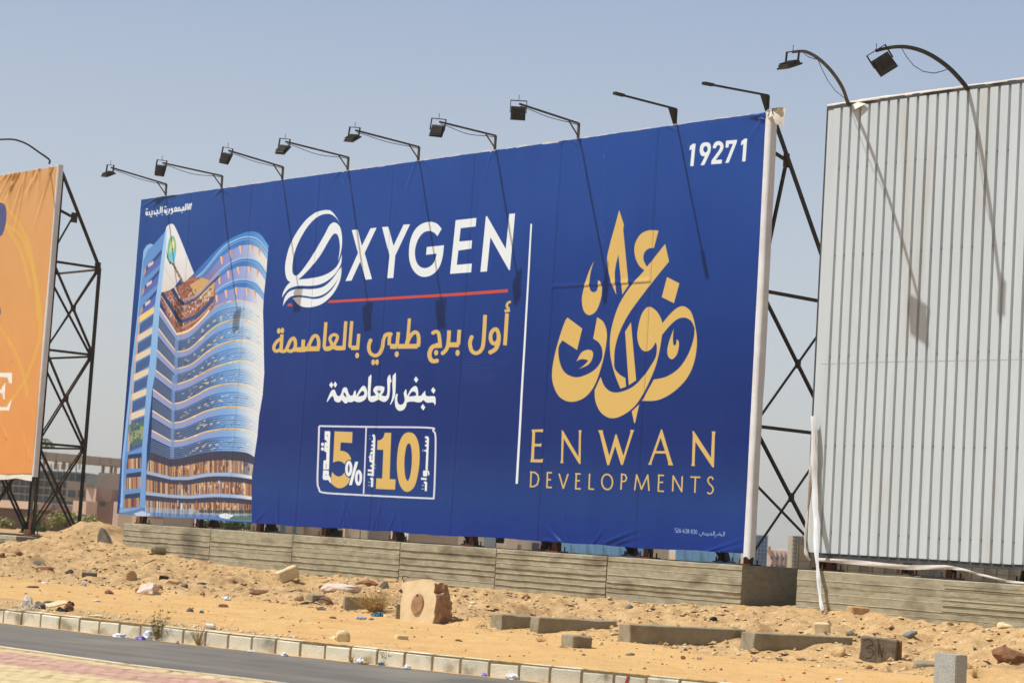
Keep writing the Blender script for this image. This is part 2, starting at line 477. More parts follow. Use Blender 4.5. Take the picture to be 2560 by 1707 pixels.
orange = ramp(nz(1.3, 9, .7), [(.25, (196, 152, 98)), (.5, (210, 169, 112)), (.75, (217, 180, 126))])
tan = ramp(nz(3.5, 10, .72), [(.3, (156, 124, 86)), (.5, (188, 154, 108)), (.72, (208, 178, 134))])
base = mixc(a1.outputs['Fac'], orange, tan)
grit = ramp(nz(45, 3, .6), [(.32, (150, 112, 70)), (.42, (255, 255, 255)), (.62, (255, 255, 255))])
base = mixc(.45, base, grit, 'MULTIPLY')
pale = N.new('ShaderNodeMapRange'); pale.inputs[1].default_value = .64; pale.inputs[2].default_value = .72
L.new(nz(28, 3, .5), pale.inputs[0])
base = mixc(pale.outputs[0], base, srgb(232, 206, 164))
L.new(base, p.inputs['Base Color'])
b1 = N.new('ShaderNodeBump'); b1.inputs['Strength'].default_value = .55; b1.inputs['Distance'].default_value = .03
L.new(nz(22, 8, .7), b1.inputs['Height']); L.new(b1.outputs[0], p.inputs['Normal'])
ground = link('ground', gme, gm, origin=(0, 0, 0))
tag(ground, 'orange sand and dug heaps of dirt between the kerb and the foundation walls', kind='structure')

# ------------------------------------------------------------------ road
def strip(name, s_arr, nfun0, nfun1, z, mt, cols=8, jit0=0, jit1=0, seed=3):
    s_arr = np.array(s_arr, float)
    a = nfun0(s_arr) + (fbm(s_arr * 3, s_arr * 0, 4, seed) * jit0 if jit0 else 0)
    b = nfun1(s_arr) + (fbm(s_arr * 3, s_arr * 0, 4, seed + 9) * jit1 if jit1 else 0)
    t = np.linspace(0, 1, cols)
    NN = a[:, None] * (1 - t) + b[:, None] * t
    P = BR + Dv * s_arr[:, None, None] + Nv * NN[..., None]
    P[..., 2] = z
    return grid_mesh(name, P)
def near_n(s): return np.interp(s, [-30, -8.37, -6.62, -4.16, 0, 30], [13.8, 16.2, 16.62, 16.85, 17.3, 20.5])
sr = np.concatenate([np.linspace(-60, -12, 20), np.arange(-11.8, 24, .2), np.linspace(24.5, 80, 20)])
def kk(s): return np.interp(s, [-60, -14, -8.8, -6.3, -4, -1.9, .1, 2.35, 8, 30, 80], [-4, 8.75, 10.5, 11.28, 11.88, 12.35, 12.74, 13.14, 14.0, 17.2, 24])
def nn_(s): return np.interp(s, [-60, -30, -8.37, -6.62, -4.16, 0, 30, 80], [9, 13.8, 16.2, 16.62, 16.85, 17.3, 20.5, 26])
road = link('road', strip('road', sr, kk, lambda s: nn_(s) + .05, 0., M['asphalt'], 12), M['asphalt'])
tag(road, 'grey asphalt road between the kerb and the tiled pavement', kind='structure')
o = link('drifted_sand', strip('drift', np.arange(-11, 20, .06), lambda s: kk(s) - .0, lambda s: kk(s) + .13, .004, M['dust'], 5, 0, .16), M['dust'])
tag(o, 'sand blown onto the asphalt along the foot of the kerb', kind='structure')

# ------------------------------------------------------------------ far kerb: single stones
kerb = empty('kerb', W(0, 12.7, 0), 'row of worn pale concrete kerb stones along the far side of the road', kind='structure')
mb = MB()
ss = np.arange(-11, 24, .41)
for i in range(len(ss) - 1):
    s0, s1 = ss[i], ss[i + 1]
    a = W(s0, kerb_n(s0) - .082, .08); b = W(s1, kerb_n(s1) - .082, .08)
    d = (b - a) / np.linalg.norm(b - a); nx = np.array([-d[1], d[0], 0]); 
    mb.box((a + b) / 2, (np.linalg.norm(b - a), .1475, .236), (d, nx, (0, 0, 1)))
mb.build('kerb_bedding', M['mortar'], kerb)
for i in range(len(ss) - 1):
    s0, s1 = ss[i] + .014, ss[i + 1] - .014
    a = W(s0, kerb_n(s0) - .075, 0); b = W(s1, kerb_n(s1) - .075, 0)
    d = (b - a); Lk = np.linalg.norm(d); d = d / Lk; nx = np.array([d[1], -d[0], 0])
    if nx @ Nv < 0: nx = -nx
    dz = random.uniform(-.008, .008); tl = random.uniform(-.008, .008)
    c = (a + b) / 2 + nx * random.uniform(-.006, .006)
    h = KERB_H + dz
    mb = MB()
    prof = [(.075, -.03), (.075, h - .035), (.055, h - .008), (.03, h), (-.075, h), (-.075, -.03)]
    secs = []
    for t, sh in ((-.5, .007), (-.48, 0), (.48, 0), (.5, .007)):
        secs.append([c + d * t * Lk + nx * (q[0] - (sh if q[0] > 0 else 0)) + np.array([0, 0, q[1] - (sh if q[1] > .1 else 0) + tl * t]) for q in prof])
    vs = [q for s_ in secs for q in s_]; fs = []
    k = len(prof)
    for j in range(3):
        for e in range(k):
            fs.append((j * k + e, j * k + (e + 1) % k, (j + 1) * k + (e + 1) % k, (j + 1) * k + e))
    fs.append(tuple(range(k))); fs.append(tuple(3 * k + e for e in range(k - 1, -1, -1)))
    mb.add(vs, fs)
    mb.build('kerb_stone', M['kerb_a'] if (i * 7 + i // 3) % 5 not in (1, 3) else M['kerb_b'], kerb)

# red paint stripe on one kerb stone
Pk = on_plane(1160 + 1100 / 3.178, 1350 + 1080 / 3.178, W(-6.7, kerb_n(-6.7) + .004, 0), Nv)
s0, _ = sn(Pk)
k0 = kerb_n(s0); k1 = kerb_n(s0 - 1) - kerb_n(s0)
d = W(-1, float(k1), 0) - W(0, 0, 0); d = d / np.linalg.norm(d)
mb = MB(); o_ = W(s0, k0 + .006, 0)
mb.prism([(-.02, .02), (.02, .02), (.065, .17), (.03, .17)], d, np.array([0, 0, 1.]), np.cross(d, (0, 0, 1.)), o_, .004)
mb.build('paint_stripe', M['paint_red'], kerb)

# ------------------------------------------------------------------ near pavement
pv = empty('pavement', W(-6, 17, .15), 'pavement of pink and cream tiles at the near side of the road', kind='structure')
def pz(name, f0, f1, z, mt, cols=4):
    return link(name, strip(name, np.concatenate([np.linspace(-40, -14, 8), np.arange(-13, 12, .3), np.linspace(13, 60, 8)]), f0, f1, z, mt, cols), mt, pv)
pz('paving_bed', lambda s: near_n(s) + .10, lambda s: near_n(s) + 14, .136, M['tile_gap'])
mb = MB(); s_ = -13.
while s_ < 8:
    a = W(s_ + .006, near_n(s_) + .05, 0); b = W(s_ + .494, near_n(s_ + .5) + .05, 0)
    d = b - a; Lk = np.linalg.norm(d); d /= Lk
    mb.box((a + b) / 2 + np.array([0, 0, .07]), (Lk, .10, .16), (d, np.cross((0, 0, 1), d), (0, 0, 1)))
    s_ += .5
tag(mb.build('kerb_edging', M['kerb_a'], pv), kind='stuff')
def tiles(f0, f1, mt, name, s0=-12.5, s1=3.5, tl=.21, tw=.105):
    mb = MB(); r = 0; n = f0
    while n < f1:
        s_ = s0 + (r % 2) * tl / 2
        while s_ < s1:
            g = .0045
            ln = tl * (1 if random.random() > .0 else 1)
            z = .150 + random.uniform(-.0025, .0025)
            a0 = near_n(s_); a1 = near_n(s_ + ln)
            q = [(s_ + g, a0 + n + g), (s_ + ln - g, a1 + n + g), (s_ + ln - g, a1 + n + tw - g), (s_ + g, a0 + n + tw - g)]
            vs = [W(x, y, z + random.uniform(-.0012, .0012)) for x, y in q] + [W(x, y, .13) for x, y in q]
            mb.add(vs, [(3, 2, 1, 0), (0, 1, 5, 4), (1, 2, 6, 5), (2, 3, 7, 6), (3, 0, 4, 7)])
            s_ += tl
        n += tw; r += 1
    o = mb.build(name, mt, pv); o['kind'] = 'stuff'; return o
tiles(.13, .445, M['tile_cream'], 'cream_paving')
tiles(.445, 1.60, M['tile_pink'], 'pink_paving')
tiles(1.60, 4.6, M['tile_cream'], 'inner_cream_paving')
o = link('sand_strip', strip('sand_strip', np.arange(-13, 8, .08), lambda s: near_n(s) + .10, lambda s: near_n(s) + .2, .153, M['dust'], 4, 0, .14, 91), M['dust'], pv)

# ================================================================== prints (flat artwork on the vinyl)
# homography photo -> (s, z) on the plane of the blue board
def to_sz(px, n=0., P0=None):
    px = np.asarray(px, float)
    P0 = BR + Nv * n if P0 is None else P0
    dx = px[:, 0] - 1280; du = 853.5 - px[:, 1]
    a = dx * math.cos(ROLL) - du * math.sin(ROLL); b = dx * math.sin(ROLL) + du * math.cos(ROLL)
    d = np.stack([a / FPX, math.cos(PITCH) - b / FPX * math.sin(PITCH), math.sin(PITCH) + b / FPX * math.cos(PITCH)], 1)
    t = ((P0 - C0) @ Nv) / (d @ Nv)
    P = C0 + d * t[:, None]
    return np.stack([(P - BR) @ Dv, P[:, 2]], 1)

def from_sz(s, z, n=0.):
    P = BR + Nv * n + Dv * s[..., None]
    x = P[..., 0]; y = P[..., 1]; zz = z - HC
    yf = y * math.cos(PITCH) + zz * math.sin(PITCH); up = -y * math.sin(PITCH) + zz * math.cos(PITCH)
    a = FPX * x / yf; b = FPX * up / yf
    return 1280 + a * math.cos(ROLL) + b * math.sin(ROLL), 853.5 - (-a * math.sin(ROLL) + b * math.cos(ROLL))

class Art:
    """small anti-aliased polygon painter; texel rows go from the bottom up"""
    def __init__(s, w, h, s_left, width, z0, height, n=0.):
        s.w, s.h = w, h; s.sl, s.W, s.z0, s.H, s.n = s_left, width, z0, height, n
        s.img = np.zeros((h, w, 3), np.float32)
        u = (np.arange(w) + .5) / w; v = (np.arange(h) + .5) / h
        S, Zz = np.meshgrid(s_left - u * width, z0 + v * height)
        s.PX, s.PY = from_sz(S, Zz, n)
        s.PX = s.PX.astype(np.float32); s.PY = s.PY.astype(np.float32)
    def tx(s, pts):
        q = to_sz(pts, s.n)
        return np.stack([(s.sl - q[:, 0]) / s.W * s.w, (q[:, 1] - s.z0) / s.H * s.h], 1)
    def cover(s, contours, sub=4):
        P = [s.tx(np.array(c, float)) for c in contours]
        A = np.concatenate(P)
        x0 = max(int(A[:, 0].min()) - 1, 0); x1 = min(int(A[:, 0].max()) + 2, s.w)
        y0 = max(int(A[:, 1].min()) - 1, 0); y1 = min(int(A[:, 1].max()) + 2, s.h)
        if x1 <= x0 or y1 <= y0: return None
        xs = np.arange(x0, x1, dtype=np.float32)
        cov = np.zeros((y1 - y0, x1 - x0), np.float32)
        E0 = np.concatenate(P); E1 = np.concatenate([np.roll(q, -1, 0) for q in P])
        for r in range(y0, y1):
            for k in range(sub):
                y = r + (k + .5) / sub
                hit = (E0[:, 1] <= y) != (E1[:, 1] <= y)
                if not hit.any(): continue
                a = E0[hit]; b = E1[hit]
                xc = np.sort(a[:, 0] + (y - a[:, 1]) / (b[:, 1] - a[:, 1]) * (b[:, 0] - a[:, 0]))
                for i in range(0, len(xc) - 1, 2):
                    if xc[i + 1] < x0 or xc[i] > x1: continue
                    cov[r - y0] += np.clip(np.minimum(xs + 1, xc[i + 1]) - np.maximum(xs, xc[i]), 0, 1) / sub
        return x0, y0, x1, y1, np.clip(cov, 0, 1)
    def put(s, x0, y0, x1, y1, cov, col, alpha=1.):
        X = s.PX[y0:y1, x0:x1]; Y = s.PY[y0:y1, x0:x1]
        c = col(X, Y) if callable(col) else np.array(col, np.float32)
        a = cov * (alpha(X, Y) if callable(alpha) else alpha)
        t = s.img[y0:y1, x0:x1]
        t += (c - t) * a[..., None]
    def fill(s, contours, col, alpha=1.):
        if not isinstance(contours[0][0], (list, tuple, np.ndarray)): contours = [contours]
        q = s.cover(contours)
        if q: s.put(*q, col, alpha)
    def strokes(s, items, col, alpha=1.):
        """items: list of (points, radius) drawn as one shape"""
        parts = []
        for pts, r in items:
            pts = np.array(pts, float)
            n = len(pts); rr = np.full(n, r, float) if np.isscalar(r) else np.array(r, float)
            for i in range(n - 1):
                d = pts[i + 1] - pts[i]; l = np.hypot(*d)
                if l < 1e-6: continue
                nx = np.array([-d[1], d[0]]) / l
                parts.append([pts[i] + nx * rr[i], pts[i + 1] + nx * rr[i + 1], pts[i + 1] - nx * rr[i + 1], pts[i] - nx * rr[i]])
            for i in range(1, n - 1):
                parts.append([pts[i] + rr[i] * np.array([math.cos(a), math.sin(a)]) for a in np.linspace(0, 2 * math.pi, 13)[:-1]])
        cs = [s.cover([q], 3) for q in parts]; cs = [c for c in cs if c]
        if not cs: return
        x0 = min(c[0] for c in cs); y0 = min(c[1] for c in cs); x1 = max(c[2] for c in cs); y1 = max(c[3] for c in cs)
        cov = np.zeros((y1 - y0, x1 - x0), np.float32)
        for c in cs:
            v = cov[c[1] - y0:c[3] - y0, c[0] - x0:c[2] - x0]; np.maximum(v, c[4], out=v)
        s.put(x0, y0, x1, y1, cov, col, alpha)
    def image(s, name):
        im = bpy.data.images.new(name, s.w, s.h, alpha=False)
        px = np.ones((s.h, s.w, 4), np.float32); px[..., :3] = np.clip(s.img / 255., 0, 1)
        im.pixels.foreach_set(px.reshape(-1)); im.update(); im.pack()
        return im

def sm(pts, closed=True, k=7):
    """smooth path; points given as (x, y) are smooth, (x, y, 1) are corners"""
    n = len(pts); P = [np.array(p[:2], float) for p in pts]; c = [len(p) > 2 for p in pts]
    out = []
    rng_ = range(n if closed else n - 1)
    for i in rng_:
        j = (i + 1) % n
        p1, p2 = P[i], P[j]
        p0 = p1 if (c[i] or (not closed and i == 0)) else P[i - 1]
        p3 = p2 if (c[j] or (not closed and j == n - 1)) else P[(j + 1) % n]
        if c[i] and c[j]: out.append(p1); continue
        for t in np.linspace(0, 1, k, endpoint=False):
            out.append(.5 * (2 * p1 + (p2 - p0) * t + (2 * p0 - 5 * p1 + 4 * p2 - p3) * t * t + (3 * p1 - p0 - 3 * p2 + p3) * t ** 3))
    if not closed: out.append(P[-1])
    return out
def mapper(x0, y0, sc_):
    return lambda pts: [(x0 + q[0] / sc_, y0 + q[1] / sc_) for q in pts]
def ell(cx, cy, rx, ry, a=0., n=28):
    return [(cx + rx * math.cos(t) * math.cos(a) - ry * math.sin(t) * math.sin(a), cy + rx * math.cos(t) * math.sin(a) + ry * math.sin(t) * math.cos(a)) for t in np.linspace(0, 2 * math.pi, n, endpoint=False)]

GOLD = (214, 180, 104); WHT = (228, 236, 238); RED = (198, 74, 62)
A = Art(3072, 1170, BW, BW, BR[2], BH)
# printed blue wash, pale patch near foot; lighter top paints in gloss and flare
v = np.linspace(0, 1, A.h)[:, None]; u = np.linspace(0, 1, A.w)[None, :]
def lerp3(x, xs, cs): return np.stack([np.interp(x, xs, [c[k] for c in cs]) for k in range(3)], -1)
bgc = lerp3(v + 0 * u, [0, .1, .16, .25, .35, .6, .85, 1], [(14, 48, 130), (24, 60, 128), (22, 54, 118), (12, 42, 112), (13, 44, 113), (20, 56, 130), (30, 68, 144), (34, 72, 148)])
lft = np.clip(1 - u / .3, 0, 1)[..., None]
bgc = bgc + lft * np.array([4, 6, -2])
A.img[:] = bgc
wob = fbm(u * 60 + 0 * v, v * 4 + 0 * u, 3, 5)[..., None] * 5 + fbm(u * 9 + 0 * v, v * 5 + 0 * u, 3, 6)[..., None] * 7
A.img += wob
# ---- hash tag line, top left
f = mapper(360, 500, 16.8)
I = []
def ring(cx, cy, rx, ry): 
    e = ell(cx, cy, rx, ry, 0, 14); return e + [e[0], e[1]]
b = 24
for q in [ring(150, 575, 38, 68), [(250, 490), (280, 560), (268, 630), (215, 640)], [(380, 450), (368, 615), (290, 640)], [(455, 470), (495, 560), (430, 605)],
          [(560, 430), (625, 470), (560, 575)], [(450, 605), (700, 565)], [(742, 280), (715, 565)], [(806, 290), (792, 560)], ring(925, 485, 34, 60),
          [(1030, 360), (1000, 545), (930, 560)], [(1110, 370), (1092, 530), (1035, 605)], ring(1210, 415, 28, 50), [(1240, 430), (1222, 560), (1155, 605)],
          [(1240, 498), (1800, 428)], ring(1370, 390, 42, 68), ring(1512, 395, 42, 68), [(1640, 330), (1705, 310), (1720, 380), (1600, 425)],
          [(1800, 165), (1772, 430)], [(1868, 150), (1842, 425)], [(1965, 160), (1905, 425)], [(2035, 130), (1975, 425)], [(1905, 235), (2060, 200)], [(1880, 335), (2020, 305)]]:
    I.append((f(q), b / 16.8))
for q in [(140, 402), (192, 392), (300, 705), (352, 700), (570, 665), (800, 630), (918, 300), (968, 290), (975, 620), (1030, 618), (1635, 530)]:
    I.append((f([(q[0] - 8, q[1]), (q[0], q[1]), (q[0] + 8, q[1])]), 26 / 16.8))
A.strokes(I, WHT)

# ---- gold emblem
f = mapper(1340, 480, 2.6135)
for c in [
    [(548, 118, 1), (580, 215, 1), (575, 245, 1), (610, 608, 1), (568, 672, 1), (543, 410, 1), (520, 530), (530, 675, 1), (492, 580), (468, 450), (488, 340), (520, 225)],
    [(383, 447, 1), (362, 520), (352, 600), (358, 640), (380, 655), (402, 640), (410, 600), (407, 577, 1), (427, 590), (435, 640), (425, 710), (395, 780), (350, 805), (315, 775), (303, 700), (318, 620), (345, 530)],
    [(807, 253, 1), (776, 367, 1), (740, 372), (712, 400), (708, 445), (730, 490, 1), (850, 340, 1), (876, 455, 1), (790, 560), (700, 675), (610, 800), (550, 920), (522, 1020), (517, 1100), (520, 1150), (550, 1190), (590, 1215, 1), (594, 1272, 1), (557, 1285, 1), (520, 1190), (493, 1080), (488, 960), (507, 850), (550, 730), (620, 620), (712, 513, 1), (675, 478), (650, 415), (650, 345), (685, 280), (740, 252)],
    [(862, 556, 1), (944, 598, 1), (908, 728, 1), (827, 688, 1)],
    [(742, 750), (790, 775), (820, 820), (833, 858, 1), (830, 935, 1), (815, 1030), (790, 1130), (755, 1220), (700, 1330), (640, 1410), (560, 1465), (490, 1477), (430, 1440), (395, 1370), (388, 1295, 1), (428, 1207, 1), (455, 1270), (500, 1305), (560, 1305), (640, 1270), (710, 1200), (765, 1120), (790, 1070), (795, 1010), (787, 983, 1), (760, 1025), (720, 1042), (685, 1015), (667, 950), (675, 870), (700, 790)],
    [(833, 856, 1), (880, 800), (930, 757), (975, 748), (1020, 785), (1045, 870), (1058, 980), (1040, 1110), (990, 1220), (900, 1310), (800, 1360), (697, 1365, 1), (775, 1225, 1), (860, 1205), (940, 1150), (1000, 1060), (1035, 960), (1042, 890, 1), (1020, 845), (980, 822), (930, 832), (880, 875), (826, 940, 1)],
    [(907, 890, 1), (902, 940), (903, 990), (912, 1003), (922, 990), (924, 963, 1), (938, 975), (940, 1010), (925, 1065), (895, 1093), (870, 1075), (864, 1030), (878, 970)],
    [(626, 850, 1), (660, 1230, 1), (611, 1263, 1), (587, 912, 1)],
    [(213, 822, 1), (307, 892, 1), (273, 1033, 1), (177, 970, 1), (152, 1020), (160, 1110), (195, 1180), (265, 1210), (340, 1190), (400, 1150), (435, 1090), (437, 1030), (415, 985), (378, 958, 1), (403, 818, 1), (445, 850), (468, 920), (460, 1020), (430, 1150), (385, 1270), (320, 1345), (235, 1371), (160, 1340), (118, 1260), (110, 1170), (130, 1050), (170, 910), (200, 832)],
    [(268, 1110, 1), (300, 1050), (345, 1030), (376, 1045), (373, 1090), (345, 1130), (283, 1157, 1), (320, 1130), (347, 1100, 1), (310, 1092), (285, 1098)],
    [(681, 1385, 1), (653, 1510, 1), (647, 1510, 1), (631, 1433, 1)],
]: A.fill(f(sm(c)), GOLD)

# ---- gold lettering
f = mapper(1280, 1040, 3.7935)
for c in [
    [(192, 127), (306, 124), (301, 157), (285, 150), (228, 150), (224, 262), (270, 262), (290, 256), (285, 293), (268, 286), (222, 288), (216, 408), (275, 410), (303, 402), (297, 440), (180, 437), (188, 400), (200, 160)],
    [(478, 130), (494, 140), (640, 385), (644, 160), (640, 133), (670, 133), (664, 170), (660, 455), (645, 452), (500, 215), (493, 420), (498, 447), (466, 445), (474, 415), (480, 160)],
    [(825, 133), (872, 133), (872, 155), (932, 375), (990, 172), (1002, 172), (1065, 375), (1132, 155), (1130, 130), (1170, 130), (1158, 155), (1060, 463), (1042, 463), (988, 285), (930, 465), (912, 465), (840, 165)],
    [(1718, 138), (1735, 145), (1895, 392), (1905, 170), (1902, 143), (1940, 147), (1933, 180), (1924, 487), (1908, 484), (1748, 245), (1740, 445), (1744, 474), (1706, 472), (1714, 445), (1722, 180)],
]: A.fill(f(c), GOLD)
A.fill([f([(1422, 125), (1432, 125), (1522, 430), (1537, 467), (1487, 465), (1490, 445), (1466, 355), (1365, 353), (1333, 440), (1335, 462), (1297, 460), (1312, 435)]), f([(1374, 330), (1458, 330), (1418, 205)])], GOLD)
I = []
for q in [[(190, 530), (183, 668)], [(178, 529), (225, 533), (255, 560), (262, 600), (248, 648), (215, 666), (176, 668)],
          [(344, 532), (338, 675)], [(336, 534), (387, 537)], [(340, 602), (378, 602)], [(332, 674), (386, 676)],
          [(455, 543), (495, 683), (542, 547)],
          [(620, 545), (614, 688)], [(608, 546), (662, 548)], [(616, 612), (654, 612)], [(606, 687), (662, 689)],
          [(746, 545), (740, 688)], [(734, 689), (788, 692)],
          [(1050, 548), (1041, 697)], [(1040, 548), (1080, 555), (1096, 585), (1083, 615), (1048, 620)],
          [(1172, 702), (1192, 556), (1236, 692), (1296, 558), (1308, 708)],
          [(1402, 558), (1395, 708)], [(1392, 559), (1450, 562)], [(1398, 626), (1442, 627)], [(1388, 709), (1449, 712)],
          [(1530, 713), (1536, 566), (1616, 714), (1622, 568)],
          [(1698, 576), (1795, 580)], [(1748, 580), (1741, 727)],
          sm([(1916, 602), (1905, 580), (1882, 580), (1866, 605), (1878, 638), (1902, 662), (1916, 692), (1906, 722), (1884, 735), (1860, 722)], False, 4)]:
    I.append((f(q), 7.4 / 3.79))
A.strokes(I, GOLD)
A.fill([f(ell(911, 623, 58, 80, -.05)), f(ell(911, 623, 43, 64, -.05))], GOLD)

# ---- white wordmark
f = mapper(680, 480, 3.2667)
for c in [
    [(658, 312, 1), (707, 308, 1), (742, 440, 1), (812, 298, 1), (862, 293, 1), (765, 500, 1), (824, 713, 1), (772, 718, 1), (728, 570, 1), (656, 725, 1), (606, 729, 1), (710, 500, 1)],
    [(906, 288, 1), (958, 285, 1), (1000, 440, 1), (1082, 268, 1), (1135, 265, 1), (1015, 520, 1), (998, 703, 1), (948, 706, 1), (967, 520, 1)],
    [(1392, 302, 1), (1357, 363, 1), (1330, 335), (1290, 320), (1240, 337), (1198, 395), (1175, 480), (1183, 560), (1213, 608), (1260, 622), (1308, 600), (1338, 555), (1350, 505, 1), (1264, 515, 1), (1270, 450, 1), (1411, 436, 1), (1400, 530), (1375, 610), (1330, 665), (1275, 692), (1215, 688), (1160, 640), (1128, 550), (1130, 430), (1162, 330), (1218, 268), (1290, 245), (1350, 258)],
    [(1505, 232, 1), (1675, 213, 1), (1669, 283, 1), (1547, 298, 1), (1535, 405, 1), (1640, 396, 1), (1634, 464, 1), (1528, 480, 1), (1516, 596, 1), (1639, 585, 1), (1633, 657, 1), (1461, 670, 1)],
    [(1752, 198, 1), (1763, 200, 1), (1915, 465, 1), (1943, 180, 1), (1991, 176, 1), (1950, 640, 1), (1940, 638, 1), (1790, 372, 1), (1762, 650, 1), (1708, 654, 1)],
    [(563, 262, 1), (530, 203), (488, 158), (430, 152), (360, 172), (280, 235), (200, 345), (145, 460), (115, 590), (117, 680), (140, 728), (180, 735), (240, 700), (320, 620), (400, 520), (470, 400), (510, 345), (540, 350), (556, 400), (560, 470), (545, 570, 1), (570, 490), (580, 400), (570, 310), (545, 265), (510, 250), (475, 275), (440, 340), (390, 430), (330, 530), (260, 630), (215, 678), (185, 678), (172, 640), (178, 560), (200, 470), (245, 370), (310, 270), (380, 205), (440, 182), (490, 186), (530, 215)],
    [(352, 173, 1), (430, 150), (497, 152, 1), (450, 160), (420, 172, 1)],
    [(85, 865, 1), (100, 810), (140, 750), (200, 720), (300, 708), (400, 690), (480, 655), (540, 600), (577, 510, 1), (570, 590), (530, 660), (470, 718), (400, 755), (320, 768), (220, 768), (150, 788), (110, 828)],
    [(92, 935, 1), (110, 860), (150, 812), (220, 792), (330, 793), (420, 775), (490, 720), (550, 640), (577, 612, 1), (555, 690), (500, 775), (430, 835), (350, 858), (280, 850), (220, 845), (160, 855), (120, 890)],
    [(175, 868, 1), (220, 858), (290, 866), (360, 874), (430, 852), (500, 790), (550, 700), (577, 625, 1), (562, 720), (520, 810), (460, 880), (390, 925), (300, 943), (225, 925)],
]: A.fill(f(sm(c)), WHT)
A.fill(f([(478, 885), (900, 862), (1560, 822), (1933, 793), (1935, 820), (1560, 847), (900, 884), (458, 908)]), RED)
A.fill(f([(125, 935), (140, 912), (160, 908), (178, 933)]), RED)
A.fill([(1328.4, 560), (1332.6, 560), (1296.4, 1209), (1290.4, 1209)], WHT)

# ---- short number, top right
f = mapper(1700, 330, 11.76)
for c in [
    [(310, 545, 1), (320, 435, 1), (405, 358, 1), (495, 355, 1), (430, 1015, 1), (330, 1018, 1), (378, 512, 1), (345, 545, 1)],
    [(990, 490, 1), (1010, 400), (1060, 320), (1130, 283), (1200, 283), (1270, 320), (1308, 400), (1300, 500), (1250, 600), (1080, 832, 1), (1265, 822, 1), (1255, 940, 1), (943, 965, 1), (955, 850, 1), (1150, 580), (1200, 490), (1205, 430), (1180, 402), (1140, 405), (1105, 440), (1080, 495, 1)],
    [(1380, 268, 1), (1705, 238, 1), (1700, 310, 1), (1460, 915, 1), (1352, 928, 1), (1585, 358, 1), (1468, 372, 1), (1455, 470, 1), (1366, 474, 1)],
    [(1815, 405, 1), (1832, 280, 1), (1925, 208, 1), (2008, 205, 1), (1950, 875, 1), (1850, 880, 1), (1893, 360, 1), (1850, 395, 1)],
]: A.fill(f(sm(c)), WHT)
A.fill([f(sm([(815, 313), (885, 330), (930, 390), (940, 480), (920, 600), (860, 740), (745, 985, 1), (633, 992, 1), (762, 722, 1), (690, 722), (640, 680), (612, 580), (620, 460), (660, 370), (730, 322)])), f(ell(782, 520, 62, 92, .08))], WHT)

# ---- gold slogan line
f = mapper(670, 760, 7.587); g = mapper(960, 760, 6.918)
I = []
def st(q, r, k=f, sc_=7.587, smooth=False):
    I.append((k(sm(q, False, 4) if smooth else q), r / sc_))
st([(275, 575), (258, 870)], 33)
st([(262, 655), (185, 705), (130, 790), (128, 860), (165, 895), (215, 880), (235, 860)], 32, smooth=True)
st([(250, 890), (300, 898), (345, 880), (385, 800), (430, 700), (485, 648), (520, 680), (530, 790), (500, 865), (440, 895), (385, 880)], 33, smooth=True)
st([(500, 872), (560, 868), (640, 868), (672, 850), (683, 675)], 36)
st([(560, 868), (700, 862), (740, 850), (950, 848)], 48)
st([(770, 840), (820, 710), (870, 625), (915, 600), (955, 630), (975, 720), (968, 850)], 34, smooth=True)
st([(740, 850), (990, 848)], 44)
st([(1110, 345), (1078, 800), (1095, 850)], 32)
st([(1095, 848), (1180, 842), (1245, 800)], 44, smooth=True)
st([(1245, 805), (1210, 730), (1188, 660), (1215, 605), (1275, 582), (1322, 605), (1325, 660), (1285, 740), (1250, 805)], 31, smooth=True)
st([(1245, 800), (1310, 836), (1450, 836)], 44)
st([(1455, 870), (1492, 328)], 32)
st([(1604, 325), (1568, 790), (1590, 832)], 32)
st([(1590, 832), (1710, 830)], 44); st([(1715, 868), (1738, 565)], 32)
st([(1970, 672), (1935, 760), (1930, 850), (1965, 940), (2050, 980), (2130, 940), (2185, 830), (2205, 690), (2240, 600), (2330, 565)], 35, smooth=True)
def sg(q, r, smooth=False): st(q, r, g, 6.918, smooth)
sg([(20, 560), (70, 525), (148, 522)], 34, True); sg([(118, 520), (105, 640), (108, 715)], 31)
sg([(120, 733), (240, 733)], 44); sg([(238, 740), (264, 485)], 31); sg([(250, 733), (595, 730)], 42)
sg([(455, 250), (425, 600), (400, 700)], 29); sg([(405, 715), (450, 590), (510, 510), (565, 488), (603, 530), (615, 620), (605, 735)], 33, True)
sg([(850, 508), (905, 478), (955, 500), (975, 600), (985, 700)], 32, True); sg([(1018, 712), (915, 718)], 46)
sg([(930, 718), (850, 745), (805, 830), (803, 910), (835, 975), (880, 990), (940, 978)], 38, True)
sg([(1318, 445), (1300, 705)], 33); sg([(1310, 705), (1130, 706)], 44); sg([(1142, 455), (1125, 690), (1085, 800), (1015, 862)], 34, True)
sg([(1763, 188), (1733, 660), (1690, 800), (1605, 852), (1530, 810), (1502, 710), (1505, 640), (1535, 555)], 34, True)
sg([(2002, 560), (1970, 450), (1920, 440), (1868, 500), (1855, 600), (1890, 675), (1950, 680), (1990, 620)], 34, True)
sg([(1998, 540), (1990, 660), (1940, 780), (1830, 845)], 37, True)
sg([(2141, 160), (2105, 715)], 33); sg([(2200, -40), (2150, -10), (2138, 45), (2175, 78)], 22, True); sg([(2098, 122), (2192, 108)], 27)
A.strokes(I, GOLD)
for k_, sc_, L_ in ((f, 7.6, [(215, 510, 36, 54), (283, 503, 34, 54), (1708, 975, 38, 56), (2012, 1105, 36, 56), (2085, 1103, 36, 56)]), (g, 6.9, [(236, 868, 36, 52), (917, 843, 36, 50), (1288, 845, 38, 54)])):
    for e in L_: A.fill(k_(ell(*e, .08)), GOLD)

